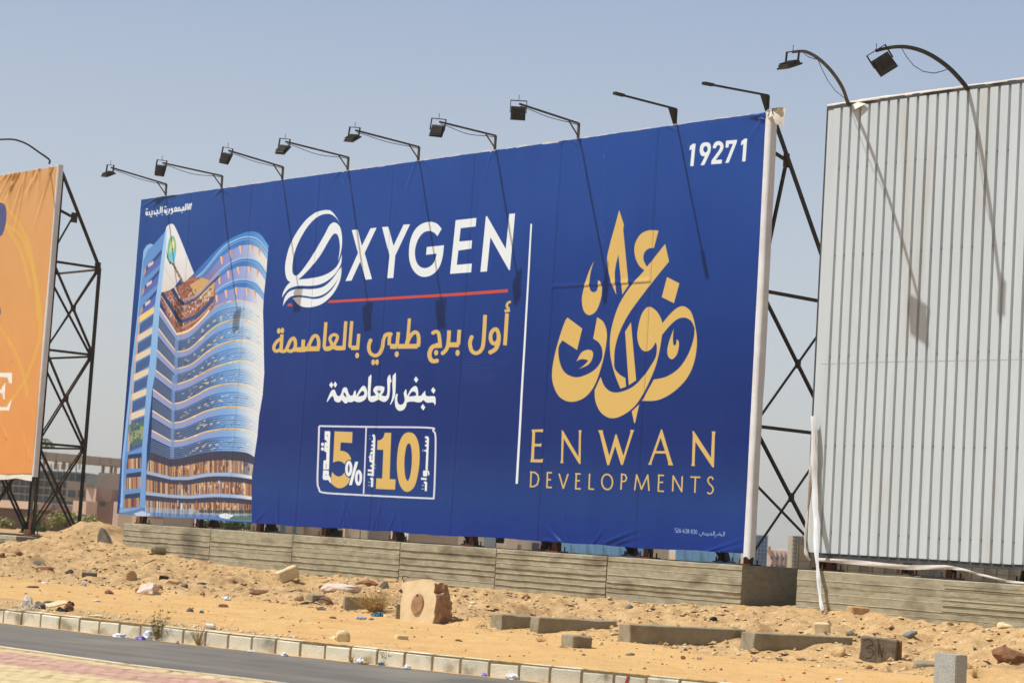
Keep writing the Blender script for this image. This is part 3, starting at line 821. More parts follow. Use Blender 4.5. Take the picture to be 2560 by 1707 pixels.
# ---- white calligraphic line
f = mapper(800, 920, 7.35)
for d in [[(222, 250), (258, 310), (222, 372), (178, 310)], [(290, 243), (328, 303), (290, 365), (255, 305)], [(1778, 150), (1823, 212), (1783, 275), (1738, 212)], [(2095, 348), (2140, 410), (2102, 475), (2053, 410)], [(1906, 655), (1952, 720), (1913, 782), (1865, 718)]]:
    A.fill(f(d), WHT)
A.fill([f(sm([(135, 620, 1), (150, 570), (200, 450), (240, 400), (280, 398), (300, 440), (330, 503), (370, 510), (400, 470), (430, 380), (470, 352), (510, 370), (540, 460), (575, 505), (620, 490), (640, 430), (672, 405, 1), (682, 505, 1), (740, 400), (800, 330), (840, 330), (875, 390), (885, 480), (860, 560), (800, 610), (720, 628), (640, 605, 1), (590, 628), (530, 620, 1), (505, 645), (465, 645), (410, 585, 1), (380, 622), (330, 630), (280, 600), (260, 540), (240, 515), (200, 550), (150, 620, 1)])),
        f(sm([(455, 450), (480, 470), (498, 530), (470, 520), (445, 480)])), f(sm([(715, 518, 1), (760, 450), (800, 420), (825, 440), (830, 480), (790, 510)]))], WHT)
A.fill([f(sm([(905, 170, 1), (955, 115, 1), (962, 180), (945, 490), (980, 510), (1045, 500, 1), (990, 415, 1), (1020, 350), (1080, 328), (1150, 332), (1203, 350, 1), (1190, 430), (1145, 495, 1), (1200, 515), (1240, 495), (1255, 400), (1250, 220), (1270, 150), (1305, 115, 1), (1322, 200), (1335, 245, 1), (1310, 290), (1300, 450), (1280, 550), (1230, 612), (1170, 620), (1090, 580, 1), (1030, 612), (960, 625), (910, 590), (892, 500), (900, 300)])), f([(1065, 418), (1140, 418), (1102, 470)])], WHT)
A.fill(f(sm([(1352, 140, 1), (1410, 80, 1), (1412, 200), (1402, 450), (1380, 560), (1318, 670, 1), (1300, 668, 1), (1335, 570), (1350, 450), (1345, 300)])), WHT)
A.fill([f(sm([(1435, 465, 1), (1448, 485, 1), (1436, 560), (1450, 640), (1490, 672), (1540, 655), (1572, 590), (1562, 520), (1550, 460, 1), (1590, 385, 1), (1606, 410), (1612, 480), (1625, 500, 1), (1680, 390), (1750, 330), (1800, 350), (1820, 430), (1822, 510, 1), (1870, 505), (1900, 470), (1950, 408, 1), (1955, 480), (1985, 515), (2110, 515), (2138, 550), (2142, 640), (2128, 690, 1), (2110, 650), (2085, 632), (1980, 635), (1915, 585, 1), (1870, 625), (1800, 630), (1730, 615), (1620, 630), (1600, 690), (1560, 760), (1490, 788), (1430, 760), (1395, 680), (1393, 560), (1410, 490)])),
        f(sm([(1645, 520, 1), (1690, 450), (1740, 430), (1775, 460), (1778, 500), (1720, 515)]))], WHT)

# ---- offer box
f = mapper(740, 900, 4.126); FRM = (214, 216, 230)
A.strokes([(f(sm([(245, 680, 1), (720, 688), (1370, 697), (1425, 730), (1450, 815), (1440, 1250), (1430, 1427, 1), (1060, 1410), (600, 1386), (290, 1365), (245, 1325), (228, 1240), (238, 900), (245, 680, 1)], False, 6)), 2.3),
           (f([(732, 690), (718, 1040), (705, 1378)]), 1.9)], FRM)
f = mapper(780, 1060, 8.714)
A.fill(f(sm([(505, 155, 1), (898, 170, 1), (888, 412, 1), (640, 398, 1), (628, 582, 1), (700, 585), (790, 630), (850, 710), (868, 770, 1), (800, 800, 1), (760, 900, 1), (735, 890, 1), (700, 850), (650, 815), (590, 805), (530, 815), (470, 835, 1)])), GOLD)
A.fill(f(sm([(455, 1035, 1), (500, 1090), (560, 1130), (620, 1135), (680, 1100), (722, 1040, 1), (800, 1160, 1), (842, 1170, 1), (820, 1260), (740, 1350), (640, 1392), (540, 1375), (430, 1290, 1), (440, 1100)])), GOLD)
NAVY = (34, 62, 128)
A.fill(f(ell(812, 965, 100, 190, .03)), NAVY, 1.)
A.fill([f(ell(815, 965, 80, 172, .03)), f(ell(815, 965, 19, 92, .03))], WHT)
A.fill([f(ell(1030, 1166, 80, 174, .03)), f(ell(1030, 1166, 20, 92, .03))], WHT)
A.fill(f([(955, 815), (1022, 815), (885, 1330), (820, 1325)]), WHT)
for c in [[(290, 150), (400, 150), (415, 175), (405, 365), (335, 370), (285, 335)], [(335, 350), (405, 350), (385, 985), (255, 985), (262, 790), (322, 780)], [(290, 395), (345, 395), (345, 610), (300, 605), (275, 575)],
          [(255, 1000), (380, 1005), (385, 1120), (425, 1165), (430, 1280), (400, 1270), (370, 1215), (270, 1215), (245, 1180)]]:
    A.fill(f(c), WHT)
for c in [(243, 440, 34, 40), (240, 540, 34, 40)]: A.fill(f(ell(*c)), WHT)
for c in [(348, 250, 8, 16), (340, 500, 7, 16), (322, 1105, 8, 18), (322, 910, 6, 50)]: A.fill(f(ell(*c)), NAVY, .8)
f = mapper(900, 1040, 7.127)
A.fill(f(sm([(455, 295, 1), (573, 297, 1), (545, 1118, 1), (652, 1125, 1), (640, 1310, 1), (295, 1295, 1), (303, 1105, 1), (410, 1108, 1), (430, 600, 1), (318, 598, 1), (325, 430, 1), (380, 420), (430, 375)])), GOLD)
A.fill([f(sm([(890, 288), (990, 330), (1060, 480), (1082, 700), (1065, 950), (1010, 1200), (940, 1310), (860, 1348), (780, 1310), (710, 1180), (675, 950), (680, 700), (715, 480), (790, 330)])), f(sm([(888, 485), (925, 540), (942, 700), (935, 900), (905, 1080), (865, 1150), (825, 1070), (810, 900), (815, 720), (845, 540)]))], GOLD)
I = []
for q, r in [([(1175, 378), (1222, 378), (1228, 420), (1205, 960)], 20), ([(1228, 448), (1180, 450)], 19), ([(1228, 518), (1175, 522)], 19), ([(1212, 612), (1165, 615)], 17), ([(1135, 612), (1145, 612)], 22),
             ([(1160, 985), (1200, 985), (1198, 1055), (1160, 1055), (1160, 985), (1200, 985)], 20), ([(1215, 960), (1240, 1000), (1243, 1050)], 13), ([(1105, 1112), (1205, 1120)], 20),
             ([(1155, 1178), (1195, 1182), (1190, 1335)], 20), ([(1138, 1228), (1138, 1240)], 20), ([(1132, 1290), (1132, 1302)], 20),
             ([(235, 345), (262, 345), (268, 400), (238, 1070)], 20), ([(220, 452), (262, 452)], 18), ([(212, 520), (258, 520)], 18), ([(205, 588), (255, 588)], 18), ([(200, 680), (215, 650), (250, 645)], 18),
             ([(200, 690), (200, 800), (240, 810)], 20), ([(178, 722), (178, 740)], 16), ([(195, 885), (240, 885)], 17), ([(284, 862), (284, 870)], 18), ([(282, 918), (282, 926)], 18), ([(150, 965), (238, 970)], 20), ([(148, 1035), (236, 1042)], 20),
             ([(190, 345), (190, 352)], 19), ([(188, 400), (188, 408)], 19), ([(195, 1112), (232, 1114), (226, 1262)], 20), ([(176, 1170), (176, 1180)], 19), ([(172, 1228), (172, 1238)], 19)]:
    I.append((f(q), r / 7.127))
A.strokes(I, WHT)

# ---- small number line, bottom right
f = mapper(1670, 1300, 14.7)
SEG = {'5': [[(1, 0), (0, 0), (0, .45), (1, .5), (1, 1), (0, 1)]], '2': [[(0, .1), (.5, 0), (1, .2), (0, 1), (1, 1)]], '6': [[(1, 0), (.1, .3), (0, .8), (.5, 1), (1, .75), (.5, .5), (0, .7)]],
       '3': [[(0, 0), (.8, .05), (.9, .35), (.4, .5), (1, .65), (.8, 1), (0, 1)]], '8': [[(.5, .48), (0, .25), (.5, 0), (1, .25), (.5, .48), (0, .75), (.5, 1), (1, .75), (.5, .48)]],
       '0': [[(.5, 0), (0, .3), (0, .7), (.5, 1), (1, .7), (1, .3), (.5, 0)]], '-': [[(.1, .55), (.9, .55)]]}
I = []
x = 285.
for ch in '526-638-830':
    wd = 62 if ch != '-' else 34
    for q in SEG[ch]:
        I.append((f([(x + a_ * wd, 290 + (x - 285) * .08 + b_ * 150) for a_, b_ in q]), 9 / 14.7))
    x += wd + 19
for q in [[(1180, 480), (1200, 545), (1245, 575), (1290, 520), (1300, 450), (1345, 440)], [(1345, 440), (1345, 530), (1490, 540), (1470, 600)], [(1400, 470), (1400, 530)], [(1440, 470), (1440, 530)], [(1500, 470), (1500, 540), (1640, 550)],
          [(1560, 540), (1590, 480), (1640, 480), (1640, 550)], [(1640, 550), (1700, 545), (1710, 400)], [(1742, 395), (1736, 560)], [(1760, 640), (1790, 560), (1850, 520), (1890, 560), (1940, 470), (1960, 560), (1990, 560)],
          [(2000, 500), (1995, 600)], [(2010, 560), (2070, 570), (2080, 410)], [(2112, 410), (2108, 580)], [(1930, 425), (1950, 425)], [(1590, 420), (1600, 420)], [(1240, 600), (1260, 600)]]:
    I.append((f(q), 9 / 14.7))
A.strokes(I, (196, 206, 226), .9)

# ---- picture of the curved tower, left end of the poster
cC = mapper(280, 480, 3.266)
def D2C(p): return (p[0] * .8332, p[1] * .8332 + 1502.4)
def fC(pts): return cC([(p[0], p[1]) for p in pts])
def fD(pts): return cC([D2C(p) for p in pts])
LB = (150, 192, 236); MB_ = (72, 126, 196); NB = (44, 66, 110); OFF = (228, 232, 234); GL = (232, 196, 126)
def toC(X, Y): return (X - 280) * 3.266, (Y - 480) * 3.266
# left wing
wing = [(262, 480), (285, 440), (315, 422), (345, 432), (440, 325), (455, 400), (420, 560), (330, 1400)] 
A.fill(cC(wing + [D2C(p) for p in [(345, 0), (300, 1290), (80, 1345), (110, 900), (180, 150)]] + [(165, 1568), (205, 1100), (230, 800)]), (98, 146, 206))
for k in range(3):          # tall top storeys
    y = k * 158
    A.fill(fC([(285 - k * 14, 615 + y), (412 - k * 16, 480 + y), (400 - k * 18, 590 + y), (268 - k * 14, 705 + y)]), (88, 108, 180))
    A.fill(fC([(285 - k * 14, 612 + y), (412 - k * 16, 470 + y), (410 - k * 16, 505 + y), (281 - k * 14, 650 + y)]), (44, 78, 140))
    A.fill(fC([(300 - k * 12, 590 + y), (345 - k * 12, 560 + y), (340 - k * 12, 590 + y), (300 - k * 12, 620 + y)]), (222, 196, 186))
    A.fill(fC([(265 - k * 12, 640 + y), (285 - k * 12, 615 + y), (280 - k * 12, 660 + y), (258 - k * 12, 690 + y)]), (200, 150, 120))
for k in range(9):          # slatted storeys
    y0 = 1020 + k * 158
    xs0, xs1 = np.interp(y0, [1000, 1568, 2250], [222, 165, 120]), np.interp(y0, [1000, 1568, 2250], [350, 318, 290])
    if y0 > 2080: break
    dy = np.interp(y0, [1000, 2100], [85, 45])
    A.fill(fC([(xs0, y0), (xs1, y0 - dy), (xs1, y0 - dy + 50), (xs0, y0 + 55)]), (226, 206, 176) if k else (238, 206, 130))
    A.fill(fC([(xs0 + 18, y0 + 62), (xs1, y0 - dy + 60), (xs1 - 6, y0 - dy + 140), (xs0 + 10, y0 + 150)]), (52, 80, 130))
    for j in range(4):
        yy = y0 + 74 + j * 20
        A.strokes([(fC([(xs0 + 20, yy), (xs1 - 8, yy - dy)]), .45)], (120, 156, 206))
    A.fill(fC([(xs0, y0), (xs0 + 16, y0 - 10), (xs0 + 8, y0 + 150), (xs0 - 8, y0 + 150)]), (206, 172, 160), .8)
def stripes(seed, cols, per=5.):
    r_ = np.random.default_rng(seed); tab = np.array([cols[i] for i in r_.integers(0, len(cols), 400)], np.float32)
    def fn(X, Y):
        return tab[np.clip(((X - 280) * 3.92 / per).astype(int) % 400, 0, 399)] + (((X * 7 + Y * 3) % 11) - 5)[..., None] * 1.2
    return fn
COP = [(136, 92, 74), (180, 134, 92), (104, 70, 62), (200, 168, 122), (154, 108, 86), (206, 194, 176), (122, 86, 74), (84, 66, 74), (186, 146, 100), (158, 142, 142)]
for j, (y0, y1) in enumerate([(770, 910), (955, 1110), (1160, 1290)]):
    A.fill(fD([(165 - j * 16, y0), (305 - j * 12, y0 - 20), (295 - j * 12, y1 - 10), (145 - j * 14, y1)]), stripes(3 + j, COP, 9))
    A.fill(fD([(165 - j * 16, y0), (305 - j * 12, y0 - 20), (302 - j * 12, y0 + 28), (160 - j * 16, y0 + 40)]), (44, 60, 92))
A.fill(fD([(165, 500), (300, 430), (318, 500), (310, 640), (200, 700), (175, 640)]), (92, 118, 92), .6)
for k in range(26):
    x_ = 175 + rng.random() * 130; y_ = 460 + rng.random() * 210
    A.fill(fD(ell(x_, y_, 10, 12, 0, 7)), [(60, 86, 66), (170, 180, 60), (110, 140, 90)][k % 3], .8)
# right wing: storey curves from the left column through the valley to the right edge
cv = [
    [(676, 668), (745, 592), (900, 437), (1010, 365), (1130, 325), (1215, 345), (1285, 440)],
    [(600, 752), (740, 660), (900, 470), (1000, 402), (1105, 368), (1200, 390), (1280, 490)],
    [(570, 900), (740, 800), (880, 650), (1000, 565), (1105, 540), (1200, 570), (1266, 660)],
    [(545, 1060), (720, 950), (860, 805), (980, 735), (1080, 715), (1180, 745), (1246, 835)],
    [(535, 1165), (640, 1130), (800, 970), (900, 910), (1030, 882), (1150, 905), (1238, 975)],
    [(528, 1305), (640, 1278), (800, 1135), (900, 1072), (1030, 1040), (1150, 1062), (1242, 1140)],
    [(522, 1445), (650, 1408), (800, 1292), (900, 1242), (1040, 1210), (1150, 1232), (1245, 1310)],
    [(515, 1575), (650, 1530), (800, 1450), (900, 1412), (1040, 1380), (1150, 1400), (1248, 1480)],
]
cvD = [
    [(595, 272), (700, 252), (850, 178), (950, 122), (1080, 86), (1220, 76), (1370, 105), (1482, 188)],
    [(590, 460), (700, 442), (850, 376), (950, 336), (1100, 306), (1250, 304), (1380, 335), (1448, 392)],
    [(582, 636), (700, 626), (850, 572), (950, 540), (1100, 520), (1250, 520), (1370, 545), (1432, 590)],
    [(580, 816), (700, 798), (850, 762), (950, 745), (1100, 735), (1250, 740), (1340, 755), (1402, 792)],
    [(590, 985), (750, 985), (850, 965), (950, 950), (1050, 945), (1150, 947), (1250, 955), (1378, 975)],
    [(590, 1160), (750, 1168), (850, 1162), (950, 1153), (1050, 1150), (1150, 1155), (1250, 1162), (1376, 1178)],
    [(590, 1345), (750, 1350), (850, 1350), (950, 1352), (1050, 1355), (1150, 1358), (1250, 1362), (1372, 1372)],
]
cv = cv + [[D2C(p) for p in c] for c in cvD]
lf = [None, None, None, None, (392, 950), (380, 1110), (370, 1288), (352, 1448)] + [D2C(p) for p in [(405, 130), (400, 338), (395, 532), (378, 742), (345, 925), (338, 1130), (330, 1330)]]
def resample(c, n=40):
    c = np.array(sm(c, False, 8)); d = np.r_[0, np.cumsum(np.hypot(*np.diff(c, axis=0).T))]
    t = np.linspace(0, d[-1], n); return np.stack([np.interp(t, d, c[:, 0]), np.interp(t, d, c[:, 1])], 1)
CV = [resample(c) for c in cv]
LF = [None if l is None else np.stack([np.linspace(l[0], CV[i][0, 0], 10), np.linspace(l[1], CV[i][0, 1], 10)], 1) for i, l in enumerate(lf)]
outer = list(CV[0]) + [c[-1] for c in CV[1:]]
A.fill(cC([tuple(p) for p in outer] + [tuple(c[0]) for c in CV[:0:-1]]), lambda X, Y: lerp3(toC(X, Y)[0], [500, 850, 1000, 1150, 1250], [(78, 116, 176), (70, 124, 194), (92, 146, 212), (190, 208, 226), (226, 230, 234)]))
def band(i, a, b, col, alpha=1., left=True, cut=None):
    p = CV[i] * (1 - a) + CV[i + 1] * a; q = CV[i] * (1 - b) + CV[i + 1] * b
    if cut: p = p[cut[0]:cut[1]]; q = q[cut[0]:cut[1]]
    if left and LF[i] is not None and LF[i + 1] is not None and not cut:
        p = np.concatenate([LF[i] * (1 - a) + LF[i + 1] * a, p]); q = np.concatenate([LF[i] * (1 - b) + LF[i + 1] * b, q])
    A.fill(cC([tuple(z) for z in p] + [tuple(z) for z in q[::-1]]), col, alpha)
def lineat(i, a, r, col, alpha=1., left=True, cut=None):
    p = CV[i] * (1 - a) + (CV[i + 1] * a if a else 0)
    if cut: p = p[cut[0]:cut[1]]
    elif left and LF[i] is not None: p = np.concatenate([LF[i] * (1 - a) + (LF[i + 1] * a if a else 0), p])
    A.strokes([(cC([tuple(z) for z in p]), r)], col, alpha)
fadeR = lambda X, Y: np.clip((1235 - toC(X, Y)[0]) / 260, .12, 1)
for i in range(4, 11):      # louvred storeys
    band(i, .04, .34, lambda X, Y: lerp3(toC(X, Y)[0], [350, 700, 950, 1150, 1250], [(146, 158, 200), (140, 152, 200), (120, 168, 222), (196, 214, 232), (232, 234, 234)]))
    band(i, .40, .98, lambda X, Y: lerp3(toC(X, Y)[0], [350, 780, 900, 1080, 1200, 1250], [(48, 66, 100), (50, 74, 118), (70, 124, 190), (86, 140, 202), (186, 202, 218), (224, 228, 230)]))
    for j, a in enumerate(np.linspace(.44, .95, 6)):
        lineat(i, a, .62, lambda X, Y: lerp3(toC(X, Y)[0], [350, 800, 950, 1250], [(136, 162, 198), (140, 172, 212), (196, 222, 242), (244, 246, 246)]), .9)
    lineat(i, .0, 1.5, lambda X, Y: lerp3(toC(X, Y)[0], [350, 800, 1000, 1130, 1250], [(240, 222, 186), (232, 200, 140), (212, 190, 120), (226, 214, 180), (240, 238, 230)]))
    lineat(i, .035, .7, (214, 160, 96), .7)
    for t_ in (12, 15, 18, 21):
        p = CV[i][t_] * .35 + CV[i + 1][t_] * .65
        A.fill(cC([(p[0] - 12, p[1] + 4), (p[0] + 12, p[1] - 8), (p[0] + 14, p[1] + 4), (p[0] - 8, p[1] + 18)]), (222, 202, 160), .8)
for k in range(260):        # lit rooms and reflections
    i = 4 + k % 7; t_ = int(rng.integers(3, 38)); a = rng.uniform(.42, .92)
    p = CV[i][t_] * (1 - a) + CV[i + 1][t_] * a; w_ = rng.uniform(4, 13)
    A.fill(cC([(p[0] - w_, p[1] + 3), (p[0] + w_, p[1] - 4), (p[0] + w_, p[1] + 3), (p[0] - w_, p[1] + 9)]), [(236, 216, 168), (40, 56, 92), (214, 176, 116), (244, 246, 246), (60, 92, 140)][k % 5], .75)
for k in range(60):
    i = 4 + k % 7; t_ = int(rng.integers(10, 36)); p = CV[i][t_]
    A.fill(cC([(p[0] - 16, p[1] + 2), (p[0] + 16, p[1] - 6), (p[0] + 14, p[1] + 4), (p[0] - 14, p[1] + 12)]), [(240, 190, 110), (206, 128, 84), (250, 236, 204)][k % 3], .6)
for i in range(0, 4):       # glazed crown storeys
    if i: band(i, .0, .38, lambda X, Y: lerp3(toC(X, Y)[0], [600, 900, 1080, 1280], [(96, 120, 180), (70, 128, 200), (60, 116, 190), (150, 190, 226)]), left=False)
    else: band(0, 0, 1, lambda X, Y: lerp3(toC(X, Y)[0], [650, 900, 1150, 1290], [(60, 104, 176), (64, 128, 200), (70, 134, 206), (110, 164, 220)]), left=False)
    if i:
        band(i, .4, 1., lambda X, Y: lerp3(toC(X, Y)[0], [560, 800, 950, 1100, 1200, 1270], [(150, 110, 100), (126, 124, 176), (134, 148, 212), (160, 172, 218), (216, 220, 224), (228, 226, 214)]), left=False)
        for t_ in (19, 23, 27, 31, 34):
            p = CV[i][t_] * .45 + CV[i + 1][t_] * .55
            A.fill(cC([(p[0] - 15, p[1] - 28), (p[0] + 14, p[1] - 34), (p[0] + 6, p[1] + 34), (p[0] - 2, p[1] + 30)]), (226, 196, 172))
            A.fill(cC([(p[0] + 2, p[1] - 30), (p[0] + 15, p[1] - 34), (p[0] + 7, p[1] + 34)]), (204, 120, 84), .75)
    for a, c_, r_ in ((.0, (150, 196, 238), 1.7), (.07, (60, 112, 180), .8), (.12, (150, 192, 232), .7)):
        if i: lineat(i, a, r_, c_, left=False)
# white sail and emblem
A.fill(fC(sm([(440, 330, 1), (456, 282), (490, 262), (523, 288), (600, 470), (676, 665, 1), (600, 742, 1), (560, 715, 1), (500, 800, 1), (405, 830, 1), (420, 560)])), lambda X, Y: lerp3(toC(X, Y)[1], [262, 500, 830], [(226, 232, 238), (226, 230, 232), (214, 208, 204)]))
A.fill([fC(ell(495, 470, 36, 112, .04)), fC(ell(497, 475, 20, 84, .04))], (120, 190, 150))
A.fill(fC(ell(500, 520, 24, 62, .05)), (116, 196, 222)); A.fill(fC([(450, 470), (470, 560), (500, 585), (480, 590), (455, 540)]), (34, 62, 74))
A.fill([fC(ell(500, 440, 20, 56, .05)), fC(ell(500, 440, 12, 40, .05))], (196, 206, 96))
for k in range(12):
    t_ = k / 11; A.fill(fC(ell(505 + t_ * 90, 590 + t_ * 170, 9, 12, .6, 6)), (150, 120, 96) if k % 2 else (96, 84, 86))
# copper terraces in the valley
terr = fC([(392, 870), (405, 825), (500, 795), (600, 735), (650, 690), (740, 700), (842, 738), (850, 850), (832, 950), (700, 1080), (560, 1150), (530, 1140), (470, 1040)])
A.fill(terr, lambda X, Y: np.stack([150 + 40 * (vnoise(X * .35, Y * .6, 3) - .5) * 2, 98 + 34 * (vnoise(X * .35, Y * .6, 3) - .5) * 2, 82 + 30 * (vnoise(X * .35, Y * .6, 3) - .5) * 2], -1))
A.fill(fC([(640, 760), (740, 698), (845, 742), (830, 850), (700, 880)]), (214, 178, 118), .85)
for k in range(230):
    t_, q_ = rng.random(), rng.random()
    x_ = 430 + t_ * 390; y_ = 850 + (1 - abs(t_ - .4)) * 240 * q_ + (0 if t_ < .5 else -60)
    w_ = rng.uniform(5, 15)
    A.fill(fC([(x_, y_), (x_ + w_, y_ - 8), (x_ + w_ - 2, y_ + 12), (x_ + 3, y_ + 18)]), [(236, 214, 176), (206, 166, 110), (232, 228, 222), (92, 62, 58), (150, 150, 176), (190, 140, 104), (74, 84, 120)][k % 7], .8)
A.strokes([(fC(sm([(408, 850), (480, 960), (550, 1100)], False)), .9), (fC(sm([(470, 830), (560, 960), (640, 1060)], False)), .8), (fC(sm([(570, 1000), (700, 940), (820, 800)], False)), .9), (fC(sm([(570, 1110), (700, 1040), (830, 910)], False)), .9)], (206, 200, 206), .8)
A.strokes([(fC([(412, 822), (480, 930), (562, 1060)]), 4.2), (fC([(495, 790), (540, 860), (592, 918)]), 4.2)], (42, 60, 100))
A.strokes([(fC(sm([(562, 1060), (680, 1020), (780, 930), (830, 860)], False)), 4.4), (fC(sm([(592, 918), (690, 870), (770, 790), (880, 690)], False)), 2.6)], (56, 78, 128))
A.strokes([(fC(sm([(600, 880), (700, 840), (800, 740), (880, 660)], False)), 3.0)], (176, 158, 160), .8)
A.strokes([(fC([(392, 945), (470, 1060), (535, 1165)]), 2.2), (fC([(430, 610), (500, 740), (560, 870)]), 1.4)], (212, 206, 206))
A.strokes([(fC(sm([(535, 1160), (640, 1125), (740, 1035), (800, 965)], False)), 2.2)], (244, 218, 168))
# podium storeys
for j, i in enumerate((11, 12, 13)):
    band(i, .0, 1., stripes(11 + j, COP, 7))
    if j == 0: band(i, 0, 1, lambda X, Y: lerp3(toC(X, Y)[0], [350, 900, 1100, 1150], [(60, 66, 96), (60, 70, 100), (90, 120, 160), (210, 200, 180)]), lambda X, Y: np.clip((toC(X, Y)[0] - 1050) / 90, 0, .65))
    band(i, .16 if j else .0, .42, (52, 54, 76), .92)
    if j: band(i, .0, .17, lambda X, Y: lerp3(toC(X, Y)[0], [350, 1000, 1150], [(156, 176, 206), (150, 180, 222), (226, 228, 228)]))
for i in (4, 5, 6, 7, 8, 9, 10):   # bright glaze of the right edge
    band(i, 0, 1, (230, 232, 230), lambda X, Y: np.clip((toC(X, Y)[0] - 1020) / 230, 0, .62), cut=(20, 40))
    for a in (.12, .3, .5, .7, .88): lineat(i, a, .55, (176, 192, 208), .7, cut=(24, 40))
for k in range(150):        # bright and dark bays behind the podium glass
    i = 11 + k % 3; t_ = int(rng.integers(0, 39)); a = rng.uniform(.45, .9)
    p = CV[i][t_] * (1 - a) + CV[i + 1][t_] * a; w_ = rng.uniform(2, 7); h_ = rng.uniform(8, 34)
    A.fill(cC([(p[0] - w_, p[1] - h_), (p[0] + w_, p[1] - h_), (p[0] + w_, p[1] + h_ * .6), (p[0] - w_, p[1] + h_ * .6)]), [(240, 206, 140), (92, 52, 44), (226, 222, 222), (206, 132, 66), (60, 50, 62)][k % 5], .7)
# corner glass column
A.strokes([(fC([(535, 1170), (525, 1568), D2C((610, 0)), D2C((596, 800))]), 4.2)], (118, 152, 204), .75)
# light edge columns
A.fill(cC([(440, 330), (455, 300), (450, 420), (398, 900), (364, 1440), D2C((398, 140)), D2C((348, 700)), D2C((330, 1290)), D2C((280, 1285)), D2C((300, 700)), D2C((348, 60)), (312, 1380), (345, 1000), (405, 560)]),
       lambda X, Y: lerp3(toC(X, Y)[1], [300, 900, 2500], [(168, 208, 244), (146, 190, 236), (112, 158, 212)]))
A.fill(cC([(262, 480), (285, 440), (318, 422), (345, 432), (300, 470), (262, 560), (178, 1480), D2C((120, 900)), D2C((112, 1290)), D2C((88, 1290)), D2C((108, 800)), (164, 1440), (225, 900)]), (138, 184, 232))
# forecourt strip at the foot
A.fill(fD([(78, 1300), (380, 1285), (900, 1310), (1376, 1320), (1378, 1428), (820, 1400), (380, 1380), (70, 1352)]), (150, 184, 214), .55)
A.fill(fD([(850, 1310), (1376, 1312), (1374, 1345), (1100, 1345), (860, 1335)]), (52, 56, 52), .8)
A.fill(fD([(1150, 1370), (1376, 1362), (1376, 1410), (1180, 1412)]), (78, 116, 104))
A.fill(fD([(1050, 1360), (1120, 1338), (1200, 1365), (1150, 1400), (1070, 1385)]), (226, 234, 240))
A.fill(fD([(215, 1345), (300, 1318), (390, 1352), (360, 1372), (240, 1366)]), (190, 200, 226))
for k in range(40):
    x_ = 340 + k * 26 + rng.uniform(-6, 6); h_ = rng.uniform(30, 110)
    A.strokes([(fD([(x_, 1372 - h_), (x_ + 1, 1380)]), .35)], (206, 216, 228) if k % 3 else (60, 50, 50), .9)
# faded dirt: seams of the vinyl lengths, scratches; also the drawn crease shade of the fold
SEAMS = [2.7, 5.4, 8.05, 10.75, 13.43, 16.1, 18.7]
for s_ in SEAMS:
    x_ = int((BW - s_) / BW * A.w)
    A.img[:, x_ - 1:x_ + 1] *= .76
    A.img[:, x_ + 1:x_ + 2] += 7
A.strokes([([(1382, 721.5), (1500, 714), (1628, 706)], .7)], (24, 44, 104), .6)  # fold in the vinyl, its crease shade drawn in as a dark line
for k in range(220):        # pale scuffs, most on one length of the vinyl
    s_ = rng.normal(4.15, .05) if k % 2 else rng.uniform(.3, 20.5)
    z_ = rng.uniform(.2, 7.8); x_ = int((BW - s_) / BW * A.w); y_ = int(z_ / BH * A.h)
    w_ = rng.integers(1, 3); h_ = rng.integers(2, 14)
    A.img[y_:y_ + h_, x_:x_ + w_] += rng.uniform(6, 26)
x0_, x1_ = int((BW - 8.05) / BW * A.w), int((BW - 6.6) / BW * A.w)
for k in range(9):
    yy = int((4.05 - k * .06) / BH * A.h) - 60
    A.img[yy:yy + 2, x0_:x0_ + int((x1_ - x0_) * rng.uniform(.4, 1))] += np.array([34, 12, 14]) * rng.uniform(.3, 1)
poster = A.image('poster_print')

# ---- orange poster
LN, LS0, LZ, LH, LWD = 1.2, 23.24, 2.52, 8.0, 16.0
A2 = Art(1280, 640, LS0 + LWD, LWD, LZ, LH, LN)
v = np.linspace(0, 1, A2.h)[:, None]; u = np.linspace(0, 1, A2.w)[None, :]
A2.img[:] = lerp3(v + 0 * u, [0, .5, 1], [(222, 150, 82), (216, 156, 92), (210, 160, 102)])
A2.img += fbm(u * 30 + 0 * v, v * 16 + 0 * u, 4, 9)[..., None] * 6
YL = (220, 178, 76)
for q in [[(-120, 640), (-40, 560), (40, 575), (75, 640), (98, 740), (104, 830), (92, 880), (60, 960), (0, 1030), (-80, 1060)], [(-120, 470), (-40, 480), (20, 520), (70, 600), (90, 700), (98, 800)], [(-120, 760), (-20, 800), (30, 860), (60, 930), (72, 990)], [(-120, 510), (-10, 540), (50, 620), (78, 720)]]:
    A2.strokes([(sm(q, False), 4.)], YL, .55)
A2.fill(sm([(-60, 500), (0, 507), (14, 512), (19, 530), (17, 560), (10, 584), (0, 592), (-60, 600)]), (78, 84, 130))
A2.fill(sm([(-60, 740), (-4, 752), (1, 762), (0, 790), (-60, 800)]), (78, 84, 130))
A2.fill([(-60, 932), (33, 932), (33, 958), (26, 958), (22, 944), (2, 942), (2, 974), (6, 974), (12, 962), (16, 955), (15, 998), (11, 998), (9, 984), (2, 982), (0, 1017), (20, 1018), (26, 1008), (33, 997), (26, 1026), (-60, 1024)], (236, 232, 226))
orange_print = A2.image('orange_print')

